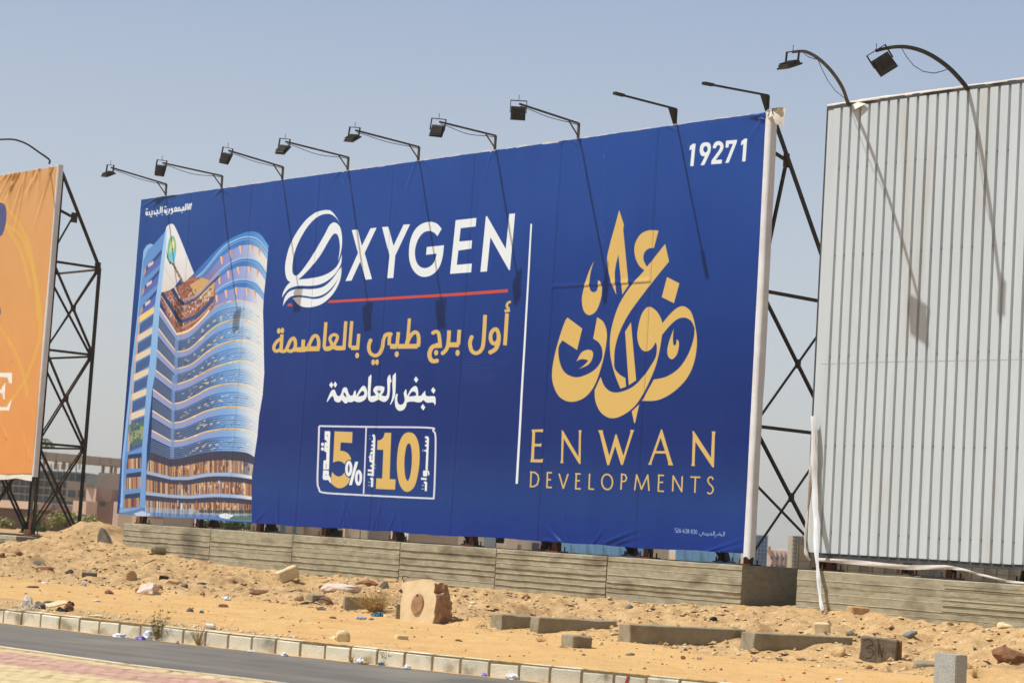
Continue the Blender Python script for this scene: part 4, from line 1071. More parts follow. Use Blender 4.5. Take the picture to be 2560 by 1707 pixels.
def vinyl_mat(name, img, rough=.38):
    m = bpy.data.materials.new(name); m.use_nodes = True
    N = m.node_tree.nodes; L = m.node_tree.links; p = N['Principled BSDF']
    t = N.new('ShaderNodeTexImage'); t.image = img; t.interpolation = 'Cubic'; t.extension = 'EXTEND'
    uv = N.new('ShaderNodeUVMap'); uv.uv_map = 'UVMap'; L.new(uv.outputs[0], t.inputs[0])
    tc = N.new('ShaderNodeTexCoord'); nz_ = N.new('ShaderNodeTexNoise'); nz_.inputs['Scale'].default_value = .9; nz_.inputs['Detail'].default_value = 5
    mr = N.new('ShaderNodeMapRange'); mr.inputs[3].default_value = rough - .06; mr.inputs[4].default_value = rough + .12
    L.new(tc.outputs['Object'], nz_.inputs[0]); L.new(nz_.outputs[0], mr.inputs[0]); L.new(mr.outputs[0], p.inputs['Roughness'])
    L.new(t.outputs[0], p.inputs['Base Color']); p.inputs['Specular IOR Level'].default_value = .24
    n2 = N.new('ShaderNodeTexNoise'); n2.inputs['Scale'].default_value = 5; n2.inputs['Detail'].default_value = 4
    b_ = N.new('ShaderNodeBump'); b_.inputs['Strength'].default_value = .12; b_.inputs['Distance'].default_value = .02
    L.new(tc.outputs['Object'], n2.inputs[0]); L.new(n2.outputs[0], b_.inputs['Height']); L.new(b_.outputs[0], p.inputs['Normal'])
    return m
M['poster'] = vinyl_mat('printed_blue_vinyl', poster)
M['orange'] = vinyl_mat('printed_orange_vinyl', orange_print, .55)

# ================================================================== billboards
def wrinkled(s0, width, z0, height, n0, ns, nz_, folds, seed, wav=.012, seams=(), edge=.02, creases=()):
    u = np.linspace(0, 1, ns); v = np.linspace(0, 1, nz_)
    U, V = np.meshgrid(u, v, indexing='ij')
    S = s0 + width - U * width; Z = z0 + V * height
    dn = fbm(S * .45, Z * .3, 3, seed) * wav * 2 + fbm(S * 1.6, Z * .35, 3, seed + 4) * wav * .7
    for (x, y, ang, L_, amp, wd) in folds:
        dx, dz = math.cos(ang), math.sin(ang)
        a = (S - x) * dx + (Z - y) * dz; b = -(S - x) * dz + (Z - y) * dx
        b = b + .05 * (a / L_) ** 2 * math.sin(x * 7)
        t = np.clip(a / L_, 0, 1); sh = np.where(a > -.05, (1 - t) ** 1.2 * np.clip(a / .06 + 1, 0, 1), 0)
        w_ = wd * (.45 + .9 * t)
        dn += 1.5 * amp * sh * (np.exp(-(b / w_) ** 2) - .45 * np.exp(-((b - 1.6 * w_) / w_) ** 2))
    for s_ in seams:
        dn += -.006 * np.exp(-((S - s_) / .025) ** 2) + .004 * np.exp(-((S - s_ - .06) / .04) ** 2)
    for (ca, cb, cz0, cz1) in creases:
        cz = cz0 + (cz1 - cz0) * (S - ca) / (cb - ca); on = ((S > min(ca, cb)) & (S < max(ca, cb)))
        dn += np.where(on, .014 * np.exp(-((Z - cz - .03) / .04) ** 2) - .008 * np.exp(-((Z - cz + .02) / .02) ** 2), 0)
    Z = Z - edge * np.clip((V - .985) / .015, 0, 1) * (.5 + 1.6 * np.abs(fbm(S * 2.3, 0 * S, 3, seed + 8))) + edge * 1.4 * np.clip((.012 - V) / .012, 0, 1) * (fbm(S * 1.1, 0 * S, 3, seed + 12) + .1) * 2
    return S, Z, n0 + dn, np.stack([U, V], -1)

folds = []
lampS = [20.0 - 2.5 * k for k in range(9)]
rf = random.Random(5)
for k, s_ in enumerate(lampS):
    for j in range(3 if k < 7 else 1):
        folds.append((s_ + rf.uniform(-.25, .25), BR[2] + BH, -math.pi / 2 + rf.choice([-1, 1]) * rf.uniform(.35, 1.1), rf.uniform(.4, 1.1), rf.uniform(.008, .018), rf.uniform(.03, .06)))
for k in range(16):
    s_ = rf.uniform(.5, 20.8)
    folds.append((s_, BR[2], math.pi / 2 + rf.uniform(-1.0, 1.0), rf.uniform(.5, 1.3), rf.uniform(.006, .014), rf.uniform(.03, .06)))
for px_, py_, qx, qy, am in [(1405, 1355, 1362, 1305, .02), (1400, 1352, 1366, 1320, .016), (1365, 1350, 1400, 1354, .02), (1520, 1355, 1590, 1325, .02), (1545, 1358, 1600, 1338, .014),
                             (1785, 1385, 1858, 1362, .03), (1800, 1388, 1862, 1372, .028), (1770, 1380, 1855, 1350, .02), (1916, 282, 1880, 292, .03), (1912, 300, 1888, 290, .03), (1918, 290, 1870, 286, .02),
                             (410, 492, 372, 520, .03), (404, 490, 366, 512, .025), (440, 486, 395, 494, .02), (560, 470, 535, 490, .02), (1115, 370, 1060, 385, .02), (1240, 350, 1180, 362, .02), (1425, 340, 1400, 362, .02)]:
    a = to_sz([(px_, py_)])[0]; b = to_sz([(qx, qy)])[0]
    folds.append((a[0], a[1], math.atan2(b[1] - a[1], b[0] - a[0]), float(np.hypot(*(b - a))) * 1.5, am, .045))
cra, crb = to_sz([(1382, 721), (1628, 706)])
S, Z, DN, UV = wrinkled(0, BW, BR[2], BH, .022, 640, 330, folds, 3, .012, SEAMS, creases=[(cra[0], crb[0], cra[1], crb[1])])
P = BR + Dv * S[..., None] + Nv * DN[..., None]; P[..., 2] = Z

board = empty('billboard', W(10, 0, 1.45), 'huge blue billboard with a curved tower picture and OXYGEN lettering on the long wall', 'billboard', 'billboards on steel trusses')
UV2 = UV.copy()
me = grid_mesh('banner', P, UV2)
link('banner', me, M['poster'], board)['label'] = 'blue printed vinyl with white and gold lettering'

def frame_box(name, s0, s1, z0, z1, n0, n1, mt, parent):
    """back frame: rails and posts of square tube"""
    mb = MB(); nm = (n0 + n1) / 2; t = abs(n0 - n1)
    k = 0
    for z in np.linspace(z0 + t / 2, z1 - t / 2, 7):
        mb.bar(W(s0, nm, z), W(s1, nm, z), t, t)
    for s_ in (s0 - .03, s1 + .03): mb.bar(W(s_, nm, z0), W(s_, nm, z1), .055, t - .004)
    return mb.build(name, mt, parent)
frame_box('frame', BW - .02, .02, BR[2] + .02, BR[2] + BH - .02, -.11, -.02, M['steel'], board)

# white turned edge of the vinyl at the right end, with its side return
zz = np.linspace(BR[2] - .06, BR[2] + BH + .02, 160)
prof = [(-.001, .03), (-.07, .034), (-.14, .028), (-.15, .0), (-.155, -.09), (-.145, -.13)]
P = np.zeros((len(zz), len(prof), 3))
for i, z in enumerate(zz):
    for j, (a, b) in enumerate(prof):
        ww = .018 * (fbm(np.array([z * .8 + j * .35]), np.array([j * .2]), 3, 88)[0]) * 2
        q = W(a + (ww if j > 1 else 0), b + ww * .5, z + (0.03 * math.sin(j * 2.1) if i in (0, 159) else 0)); P[i, j] = q
me = grid_mesh('side_hem', P)
link('side_hem', me, M['vinyl_white'], board)
# loose flap on the top right corner
mb = MB()
base = W(-.1, .02, BR[2] + BH)
pts = [(-.28, .0), (-.05, .06), (.0, -.10), (-.10, -.26), (-.24, -.30), (-.27, -.16), (-.34, -.02)]
P = []
for i, r_ in enumerate((0, .35, .7, 1.)):
    P.append([base + Dv * (a * r_ - .1) + np.array([0, 0, b * r_ + .03 * math.sin(k * 2.3 + i)]) + Nv * (.05 * math.sin(k * 1.7 + i * 1.3) + .05) for k, (a, b) in enumerate(pts + pts[:1])])
link('corner_flap', grid_mesh('flap', np.array(P)), M['cloth'], board)
mb = MB()
a = on_n(1952, 277, .0)
for k in range(7):
    t_ = k / 6
    mb.tube([a + Nv * .05 * math.sin(k) , a + Dv * (.30 - .02 * k) + np.array([0, 0, -.03 - .02 * k]) + Nv * .02 * k], [.045, .03], 5)
mb.build('corner_bunch', M['cloth'], board, smooth=True)

# white strip of the turned top edge, broken
def edge_scraps(parent, zf, s_rng, n0, mt, seed, name='top_hem', hmin=.008, hmax=.03):
    r_ = random.Random(seed); s_ = s_rng[0]; mb = MB()
    while s_ < s_rng[1]:
        L_ = r_.uniform(.2, 1.1); gap = r_.uniform(.02, .5)
        k = max(3, int(L_ / .08)); hh = [r_.uniform(hmin, hmax) for _ in range(k + 1)]
        hh[0] = hh[-1] = .002
        for i in range(k):
            sa_, sb_ = s_ + L_ * i / k, s_ + L_ * (i + 1) / k
            ha, hb = hh[i], hh[i + 1]
            za, zb = zf(sa_), zf(sb_)
            vs = [W(sa_, n0, za - .02), W(sb_, n0, zb - .02), W(sb_, n0 + .005, zb + hb), W(sa_, n0 + .005, za + ha), W(sb_, n0 - .05, zb + hb * .6), W(sa_, n0 - .05, za + ha * .6)]
            mb.add(vs, [(0, 1, 2, 3), (3, 2, 4, 5)])
        s_ += L_ + gap
    return tag(mb.build(name, mt, parent), kind='stuff')
edge_scraps(board, lambda s: BR[2] + BH - .012, (.1, 20.9), .016, M['vinyl_white'], 4)

# ------------------------------------------------------------------ trusses
def node_plate(mb, s, n, z, w, h, th=.012, poly=None):
    poly = poly or [(-w / 2, -h / 2), (w / 2, -h / 2), (w / 2, h / 2), (-w / 2, h / 2)]
    mb.prism(poly, Nv, np.array([0, 0, 1.]), Dv, W(s, n, z), th)
def truss(parent, s, nf, D, ztop, levels, zfoot, node=None, gl=.16):
    """side truss: front post, inclined then vertical back chord, X braces. levels: heights of the level bars, top one at the knee"""
    mb = MB()
    nb = nf - D
    mb.bar(W(s - .05, nf, zfoot), W(s - .05, nf, ztop), .009, .12, up=Dv)       # front post, I section
    for dn in (-.06, .06): mb.bar(W(s, nf + dn, zfoot), W(s, nf + dn, ztop), .11, .010, up=Nv)
    mb.angle(W(s, nf, ztop), W(s, nb, levels[0]), .10, up=Nv)
    mb.angle(W(s, nb, levels[0]), W(s, nb, zfoot), .11, up=Nv)
    t = mb.build('truss', M['steel'], parent)
    def brace(a, b, w=.052):
        q = MB(); q.angle(a, b, w, up=Dv); return q.build('brace', M['steel'], t)
    zs = list(levels) + [zfoot + .05]
    for z in levels: brace(W(s, nf, z), W(s, nb, z), .06)
    for i in range(len(zs) - 1):
        brace(W(s - .012, nf, zs[i] - .06), W(s - .012, nb, zs[i + 1] + .06))
        brace(W(s + .012, nf, zs[i + 1] + .06), W(s + .012, nb, zs[i] - .06))
    gs = []
    for z in levels: gs.append((nb + .04, z, .17, .30))
    for i in range(len(zs) - 1): gs.append(((nf + nb) / 2, (zs[i] + zs[i + 1]) / 2, .15, .17))
    kn = levels[0]
    if node:
        nn, nz__, zlow = node
        brace(W(s, nf, nz__ + .12), W(s, nn, nz__)); brace(W(s, nn, nz__), W(s, nf, zlow))
        gs.append((nn + .03, nz__, .16, .26))
    for n_, z_, w_, h_ in gs:
        q = MB(); node_plate(q, s - .02, n_, z_, w_, h_, .014); q.build('gusset', M['gusset'], t)
    for n_ in (nf, nb):                        # feet with bolts
        q = MB()
        q.box(W(s, n_, zfoot + .012), (.34, .30, .024), (Dv, Nv, (0, 0, 1)))
        for a in (-.12, .12):
            for b_ in (-.1, .1): q.bar(W(s + a, n_ + b_, zfoot), W(s + a, n_ + b_, zfoot + .11), .02)
        q.build('base_plate', M['rust'], t)
    q = MB()
    q.prism([(-.20, .03), (.20, .03), (.07, .30), (-.07, .30)], Nv, np.array([0, 0, 1.]), Dv, W(s + .008, nb, zfoot), .014)
    q.build('foot_gusset', M['steel'], t)
    q = MB()                                   # rusty unpainted stub under the print
    for dn in (-.068, .068): q.bar(W(s, nf + dn, zfoot + .025), W(s, nf + dn, zfoot + .42), .116, .006, up=Nv)
    q.build('rusty_stub', M['rust'], t)
    return t
def long_braces(parent, t0, s0, s1, nb, levels, zfoot, mtl='steel'):
    zs = list(levels) + [zfoot + .05]
    for z in levels:
        q = MB(); q.angle(W(s0, nb + .02, z - .05), W(s1, nb + .02, z - .05), .05); q.build('tie', M[mtl], parent)
    for i in range(len(zs) - 1):
        for a, b in ((0, 1), (1, 0)):
            q = MB(); q.angle(W(s0, nb + .03 + .02 * a, zs[i + a]), W(s1, nb + .03 + .02 * a, zs[i + b]), .045, up=Nv); q.build('tie', M[mtl], parent)

T0 = truss(board, .02, -.14, 2.11, 9.6, [6.4, 3.95], 1.46, node=(-.62, 8.86, 6.75))
for k in range(1, 9): dup(T0, (0, 0, 0), board)
ts = [c for c in board.children if c.name.startswith('truss')]
for k, t in enumerate(sorted(ts, key=lambda q: q.name)): t.location = Vector(Dv * 2.5 * k)
for k in range(1, 8): long_braces(board, T0, .02 + 2.5 * k, .02 + 2.5 * (k + 1), -2.25, [6.4, 3.95], 1.46)
q = MB(); q.angle(W(.02, -.16, 2.95), W(-.02, -2.22, 1.7), .035, up=Dv); q.build('tie', M['steel'], board)

# ---- the left, orange billboard
ob = empty('billboard', W(30, LN, .95), 'tall orange billboard cut off by the left edge, with yellow rings on it', 'billboard', 'billboards on steel trusses')
f2 = []
for k in range(14):
    f2.append((LS0 + rf.uniform(.1, 4), LZ + LH, -math.pi / 2 + rf.uniform(-.2, 1.1), rf.uniform(.8, 2.2), rf.uniform(.02, .04), rf.uniform(.05, .1)))
for k in range(10):
    f2.append((LS0 + rf.uniform(.1, 3), LZ + rf.uniform(0, 3), math.pi / 2 + rf.uniform(-.9, -.1), rf.uniform(.8, 2.), rf.uniform(.008, .018), rf.uniform(.05, .09)))
S, Z, DN, UV = wrinkled(LS0, LWD, LZ, LH, LN + .03, 420, 210, f2, 13, .014, (), .03)
P = BR + Dv * S[..., None] + Nv * DN[..., None]; P[..., 2] = Z
link('banner', grid_mesh('banner', P, UV), M['orange'], ob)
frame_box('frame', LS0 + LWD - .02, LS0 + .02, LZ + .02, LZ + LH - .02, LN - .1, LN - .01, M['steel'], ob)
zz = np.linspace(LZ - .05, LZ + LH + .02, 90)
prof = [(-.001, .034), (-.05, .03), (-.07, .0), (-.075, -.10)]
P = np.array([[W(LS0 + a + .01 * math.sin(z * 1.3 + j), LN + b, z) for j, (a, b) in enumerate(prof)] for z in zz])
link('side_hem', grid_mesh('hem', P), M['vinyl_white'], ob)
sb = np.linspace(LS0, LS0 + 8, 90)
P = np.array([[W(s_, LN + .02, LZ + .02), W(s_, LN + .03, LZ - .10 - .06 * abs(math.sin(s_ * 1.7)))] for s_ in sb])
link('bottom_hem', grid_mesh('hem', P), M['cloth'], ob)
edge_scraps(ob, lambda s: LZ + LH - .01, (LS0, LS0 + 6), LN + .02, M['cloth'], 8, hmax=.05)
TL = truss(ob, LS0 + .05, LN - .12, 1.33, LZ + LH - .15, [8.04, 5.75, 3.34], 1.0, node=None)
for k in (1, 2): dup(TL, (0, 0, 0), ob)
ts = sorted([c for c in ob.children if c.name.startswith('truss')], key=lambda q: q.name)
for k, t in enumerate(ts): t.location = Vector(Dv * 2.6 * k)
for k in range(2): long_braces(ob, TL, LS0 + .05 + 2.6 * k, LS0 + .05 + 2.6 * (k + 1), LN - 1.45, [8.04, 5.75, 3.34], 1.0, 'arm_light' if k == 0 else 'steel')
q = MB(); q.angle(W(LS0 + .05, LN - .12, 9.4), W(LS0 + .05, LN - .6, 9.25), .06, up=Dv); q.build('brace', M['steel'], ts[0])
q = MB(); q.angle(W(LS0 + .05, LN - .12, 8.4), W(LS0 + .05, LN - .55, 9.25), .05, up=Dv); q.build('brace', M['steel'], ts[0])
q = MB(); node_plate(q, LS0 + .03, LN - .6, 9.25, .18, .26); q.build('gusset', M['gusset'], ts[0])

# ---- the right billboard of bare ribbed sheet
RS0, RZ0, RZ1 = -1.47, 1.76, 9.53
rb = empty('billboard', W(-6, 0, 1.45), 'bare billboard of white ribbed metal sheets at the right, without a poster', 'billboard', 'billboards on steel trusses')
PIT = (on_n(1840 + 858 / 3.267, 80 + 700 / 3.267, .03), on_n(1840 + 2318 / 3.267, 80 + 560 / 3.267, .03))
pitch = abs(sn(PIT[0])[0] - sn(PIT[1])[0]) / 18
s_first = sn(PIT[0])[0]
def sheet(s_a, nrib, z0, z1, over):
    """ribbed sheet running to -s from s_a"""
    pr = []
    for k in range(nrib):
        a = s_a - k * pitch
        pr += [(a, .05), (a - pitch * .735, .05), (a - pitch * .765, .004), (a - pitch * .965, .004)]
        # faint stiffening pleats on the pan
    pr.append((s_a - nrib * pitch, .05))
    P = np.zeros((len(pr), 2, 3))
    for i, (a, b) in enumerate(pr):
        P[i, 0] = W(a, b + over, z0); P[i, 1] = W(a, b + over, z1)
    n_ = 10
    t = np.linspace(0, 1, n_)[None, :, None]
    P = P[:, :1] * (1 - t) + P[:, 1:] * t
    P += Nv * (fbm(P[..., 2] * .7, P[..., 0] * 2, 2, 33)[..., None] * .006)
    return grid_mesh('metal_sheet', P, smooth=False)
zsplit = 5.02
k = 0
s_a = s_first + pitch * .785 + 2 * pitch
nr = [5] * 12
x = s_a
x = s_first + .785 * pitch * 0 + pitch * (.74 + .0) - pitch * .0
# first rib edge seen at s_first is the right end of the first pan
x0 = s_first + pitch * .74
start = x0
first_w = RS0 - x0
q = MB(); q.box(W((RS0 + x0) / 2, .018, (RZ0 + RZ1) / 2), (abs(first_w) + .004, .036, RZ1 - RZ0), (Dv, Nv, (0, 0, 1)))
q.build('edge_flashing', M['sheet'], rb)
for j in range(9):
    for (za, zb, ov) in ((RZ0, zsplit + .05, 0.), (zsplit, RZ1, .004)):
        me = sheet(x0 - j * 5 * pitch, 5, za + random.uniform(-.01, .01), zb + random.uniform(-.01, .01), ov + .0015 * (j % 2))
        link('metal_sheet', me, M['sheet'], rb)
END = x0 - 45 * pitch
q = MB()
for z in (RZ0 + .35, 3.6, 5.15, 6.9, 8.45):
    for j in range(45):
        a = x0 - j * pitch - pitch * .87
        if random.random() < .12: continue
        q.box(W(a, .012, z + random.uniform(-.01, .01)), (.022, .02, .022), (Dv, Nv, (0, 0, 1)))
tag(q.build('screws', M['frame'], rb), kind='stuff')
q = MB(); q.bar(W(RS0 + .03, -.02, RZ0 - .045), W(END, -.02, RZ0 - .045), .10, .085); q.build('bottom_rail', M['frame'], rb)
q = MB(); q.bar(W(RS0 + .03, -.0, RZ1 + .03), W(END, -.0, RZ1 + .03), .09, .075); q.build('top_rail', M['frame'], rb)
q = MB(); q.bar(W(RS0 + .035, -.03, RZ0 - .09), W(RS0 + .035, -.03, RZ1 + .06), .05, .09, up=Nv); q.build('side_rail', M['frame'], rb)
TR = truss(rb, RS0 - .42, -.14, 2.11, 9.5, [6.4, 3.95], 1.46, node=(-.62, 8.86, 6.75))
for k in (1, 2): dup(TR, (0, 0, 0), rb)
ts = sorted([c for c in rb.children if c.name.startswith('truss')], key=lambda q: q.name)
for k, t in enumerate(ts): t.location = Vector(-Dv * 2.5 * k)
# torn strip left along the top rail
r_ = random.Random(3)
sb = np.linspace(RS0 + .02, END, 200)
P = []
for i, s_ in enumerate(sb):
    h = .05 + .05 * fbm(np.array([s_ * 1.3]), np.array([0.]), 4, 14)[0] * 2
    wv = .03 * fbm(np.array([s_ * 3.]), np.array([3.]), 3, 15)[0] * 2
    P.append([W(s_, .052 + wv, RZ1 + .05), W(s_, .062 + wv, RZ1 + .07 + h * .2), W(s_, .02, RZ1 + .078 + h * .4), W(s_, -.07, RZ1 + .075 + h * .3)])
link('torn_top_edge', grid_mesh('t', np.array(P)), M['cloth'], rb)
mb = MB()
a = on_n(1840 + 1065 / 3.267, 80 + 588 / 3.267, .09); b = on_n(1840 + 955 / 3.267, 80 + 645 / 3.267, .12); c = on_n(1840 + 945 / 3.267, 80 + 600 / 3.267, .06); d = on_n(1840 + 1000 / 3.267, 80 + 575 / 3.267, .05)
mb.add([a, b, c, d], [(0, 1, 2), (0, 2, 3)]); a2 = [q + Nv * .012 for q in (a, b, c, d)]
mb.add(a2, [(2, 1, 0), (3, 2, 0)]); mb.build('loose_scrap', M['cloth'], rb)
def ribbon(name, pts, widths, mt, parent, n=.1, curl=.02):
    """hanging strip of vinyl through photo points"""
    P = []
    pts = sm(pts, False, 6); ws = np.interp(np.linspace(0, 1, len(pts)), np.linspace(0, 1, len(widths)), widths)
    for i, (q, w_) in enumerate(zip(pts, ws)):
        nn__ = (n if np.isscalar(n) else float(np.interp(i / max(1, len(pts) - 1), np.linspace(0, 1, len(n)), n))) + .03 * math.sin(i * .35)
        c = on_n(q[0], q[1], nn__)
        j = min(i + 1, len(pts) - 1); jj = max(i - 1, 0)
        d = on_n(*pts[j], nn__) - on_n(*pts[jj], nn__); d /= np.linalg.norm(d)
        x = np.cross(d, Nv); x /= np.linalg.norm(x)
        P.append([c + x * w_ / 2 * t_ + Nv * (curl * math.cos(t_ * 1.6) + .012 * math.sin(i * .8 + t_ * 2)) for t_ in (-1, -.5, 0, .5, 1)])
    return link(name, grid_mesh(name, np.array(P)), mt, parent)
ribbon('hanging_strip', [(2033, 1040), (2034, 1130), (2037, 1200), (2038, 1290), (2040, 1370), (2046, 1440), (2050, 1490), (2056, 1526)], [.10, .12, .13, .11, .09, .08, .07, .06], M['vinyl_white'], rb, (.13, .13, .14, .2, .34, .5, .52, .55), .03)
ribbon('thin_strip', [(2033, 1055), (2026, 1170), (2020, 1270), (2013, 1350), (2016, 1385), (2026, 1400)], [.05, .05, .04, .05, .07, .04], M['cloth_dirty'], rb, .06, .015)
ribbon('sagging_strip', [(2042, 1398), (2140, 1405), (2260, 1417), (2360, 1417), (2406, 1423), (2450, 1435), (2510, 1450), (2580, 1460), (2700, 1475)], [.06, .08, .08, .07, .04, .035, .04, .04, .04], M['cloth_dirty'], rb, .08, .01)

# ------------------------------------------------------------------ floodlights
def lamp_head(parent, T, w=.29, h=.27, th=.075, rot=(0, 0, 0), yoke=True, sc_=1.):
    """head hanging below T, its local axes x=Dv, y=Nv, z=up then rotated"""
    Ry = Matrix.Rotation(rot[2], 3, 'Z') @ Matrix.Rotation(rot[1], 3, 'Y')
    Rh = Ry @ Matrix.Rotation(rot[0], 3, 'X')
    piv = Vector((0, 0, -.20))
    def lb(mb, c, s, head=True):
        # the head turns about the yoke's lower ends, the yoke only swings sideways
        Rm = Rh if head else Ry
        q = (Ry @ piv + Rh @ (Vector(c) - piv)) if head else Ry @ Vector(c)
        loc_ = T + Dv * q.x + Nv * q.y + np.array([0, 0, q.z])
        X = Rm @ Vector((1, 0, 0)); Y = Rm @ Vector((0, 1, 0)); Zz = Rm @ Vector((0, 0, 1))
        ax = [Dv * a.x + Nv * a.y + np.array([0, 0, a.z]) for a in (X, Y, Zz)]
        mb.box(loc_, s, ax)
    hz_ = -.10 - h / 2
    mb = MB(); lb(mb, (0, 0, hz_), (w * .82, th * .72, h * .86))
    lb(mb, (0, -th * .3, hz_), (w, th * .35, h))
    hd = mb.build('lamp_head', M['lamp'], parent)
    q = MB()
    for k in range(9): lb(q, (-w * .38 + k * w * .095, th * .48, hz_), (.008, th * .30, h * .7))
    q.build('cooling_fins', M['lamp'], hd)
    q = MB(); lb(q, (0, -th * .49, hz_), (w * .9, .006, h * .9)); q.build('lamp_glass', M['lamp_glass'], hd)
    q = MB()
    for sx in (-1, 1): lb(q, (sx * (w / 2 + .012), 0, -.11), (.014, .035, .24), False)
    lb(q, (0, 0, .008), (w + .038, .035, .014), False)
    q.build('yoke', M['steel'], hd)
    q = MB(); q.tube([T, T + np.array([0, 0, .12])], .006, 4); q.build('bolt', M['steel'], hd)
    return hd
def straight_light(k, s, n_tip, z_tip, z_base, rot, label, head=True, mt='arm_light', sheet=False):
    base = W(s, -.03, z_base)
    t = empty('floodlight', base, label, 'floodlight', 'floodlights on arms over the blue billboard')
    top = W(s, -.03, z_base + .30); tip = W(s, n_tip, z_tip)
    q = MB(); q.bar(base - np.array([0, 0, .1]), top, .042, .042, up=Dv); q.build('upright', M[mt], t)
    q = MB()
    q.bar(top, tip, .034, .034, up=(0, 0, 1)); q.build('arm', M[mt], t)
    q = MB()
    if head:
        q.bar(base + np.array([0, 0, .04]), W(s, .26, z_base + .30 + (z_tip - z_base - .3) * .29 / (n_tip + .03)), .022, .022); q.build('strut', M[mt], t)
    else:
        z3 = z_base + .30 + (z_tip - z_base - .3) * .3 / (n_tip + .03)
        q.prism([(-.03, 0), (.03, .0), (.20, z3 - z_base + .01), (-.03, .30)], Nv, np.array([0, 0, 1.]), Dv, W(s, 0, z_base), .012)
        q.build('gusset', M['steel'], t)
        q = MB(); q.bar(tip - (tip - top) / np.linalg.norm(tip - top) * .25, tip, .075, .05); q.build('end_bracket', M['steel'], t)
    if head:
        q = MB(); c = [top * (1 - a) + tip * a + np.array([0, 0, -.035 - .07 * math.sin(a * math.pi) ** 2 * (1 if k % 2 else .5)]) for a in np.linspace(.02, .98, 12)]
        q.tube(c, .007, 4); q.build('cable', M['black'], t)
        lamp_head(t, tip + Nv * .02 + np.array([0, 0, .05]), rot=rot)
    return t
tips = [(1.59, 10.12), (1.68, 10.0), (1.52, 10.09), (1.72, 10.02), (1.72, 10.02), (1.50, 9.98), (1.58, 10.06), (1.63, 9.96), (1.70, 9.86)]
rots = [(R(62), R(-8), 0), (R(8), R(-8), R(14)), (R(18), R(-12), R(12)), (R(40), R(-8), R(10)), (R(55), R(-8), R(6)), (R(20), R(-6), R(28)), (R(4), 0, R(48))]
names = ['tipped up nearly level, leftmost on the blue billboard', 'hanging steeply, second from the left on the blue billboard', 'tilted forward above the upper storeys of the tower picture',
         'tilted, above the white O of the lettering', 'nearly level, above the X and Y', 'swung aside, above the letter E', 'facing the road, nearest to the two bare arms']
for k in range(7):
    straight_light(k, lampS[k] - (.0 if k else .03), tips[k][0], tips[k][1], 9.66, rots[k], 'floodlight on a straight arm, ' + names[k])
straight_light(7, lampS[7] - .17, tips[7][0], tips[7][1], 9.66, None, 'dark arm without a lamp, second from the right end of the blue billboard', False, 'steel')
straight_light(8, lampS[8] + .02, tips[8][0], tips[8][1], 9.66, None, 'dark arm without a lamp at the right corner beside the number 19271', False, 'steel')

def curved_light(path, r, head_rot, label, group, wz=.09, cable=None, headoff=(0, 0, 0), mt='steel', sc_=1.1, scrap=True, head=True):
    t = empty('floodlight', path[0], label, 'floodlight', group)
    pts = sm([tuple(p) + () for p in [(0, 0)]], False) if False else None
    # Catmull-Rom in 3D
    P = [np.array(p) for p in path]; out = []
    for i in range(len(P) - 1):
        p0 = P[max(i - 1, 0)]; p1 = P[i]; p2 = P[i + 1]; p3 = P[min(i + 2, len(P) - 1)]
        for a in np.linspace(0, 1, 6, endpoint=False):
            out.append(.5 * (2 * p1 + (p2 - p0) * a + (2 * p0 - 5 * p1 + 4 * p2 - p3) * a * a + (3 * p1 - p0 - 3 * p2 + p3) * a ** 3))
    out.append(P[-1])
    q = MB(); q.tube(out, [r * (1.1 - .25 * i / len(out)) for i in range(len(out))], 6); q.build('arm', M[mt], t, smooth=False)
    if cable:
        q = MB(); q.tube(cable, .007, 4); q.build('cable', M['black'], t)
    if head:
        hd = lamp_head(t, path[-1] + np.array(headoff), w=.34, h=.30, th=.085, rot=head_rot)
    return t
def vplane(base_px, n0, heading):
    """photo point -> point in the vertical plane through the base that runs along heading"""
    B = on_n(base_px[0], base_px[1], n0); nrm = np.cross(heading, (0, 0, 1.)); 
    return B, (lambda u, v: on_plane(u, v, B, nrm))
z1 = mapper(1840, 80, 3.267)
h1 = Nv * 1.98 - Dv * .41; B, fp = vplane(z1([(912, 580)])[0], 0.05, h1 / np.linalg.norm(h1))
path = [B] + [fp(*q) for q in z1([(880, 480), (830, 390), (765, 305), (690, 232), (620, 185), (550, 160), (465, 165)])]
cab = [fp(*q) for q in z1([(555, 178), (590, 205), (640, 222), (668, 225), (700, 300), (750, 400), (810, 480), (890, 545), (925, 560)])]
curved_light(path, .032, (R(66), R(-6), R(-15)), 'floodlight on an arched arm at the left corner of the bare metal billboard', 'arched floodlights over the bare billboard', cable=cab, headoff=(0, 0, .0), mt='arm_light')
hd_ = (Nv * 1.75 + Dv * .41); hd_ /= np.linalg.norm(hd_)
B, fp = vplane(z1([(1893, 470)])[0], 0.05, hd_)
path = [B] + [fp(*q) for q in z1([(1840, 400), (1745, 300), (1640, 220), (1540, 165), (1440, 133), (1350, 122), (1250, 130), (1145, 155)])]
cab = [fp(*q) for q in z1([(1350, 130), (1390, 200), (1450, 275), (1530, 325), (1620, 338), (1690, 320), (1735, 302), (1830, 400), (1900, 450)])]
curved_light(path, .036, (R(10), R(36), R(56)), 'floodlight on a long arched arm with a sagging cable, rightmost in the picture', 'arched floodlights over the bare billboard', cable=cab)
z1 = mapper(0, 300, 3.136)
B, fp = vplane(z1([(384, 345)])[0], LN, Nv)
path = [B] + [fp(*q) for q in z1([(386, 312), (300, 250), (220, 195), (150, 165), (90, 153), (0, 155), (-100, 170)])]
curved_light(path, .024, (R(30), 0, 0), 'floodlight arm bowing over the top right corner of the orange billboard', 'floodlights over the orange billboard', mt='steel')

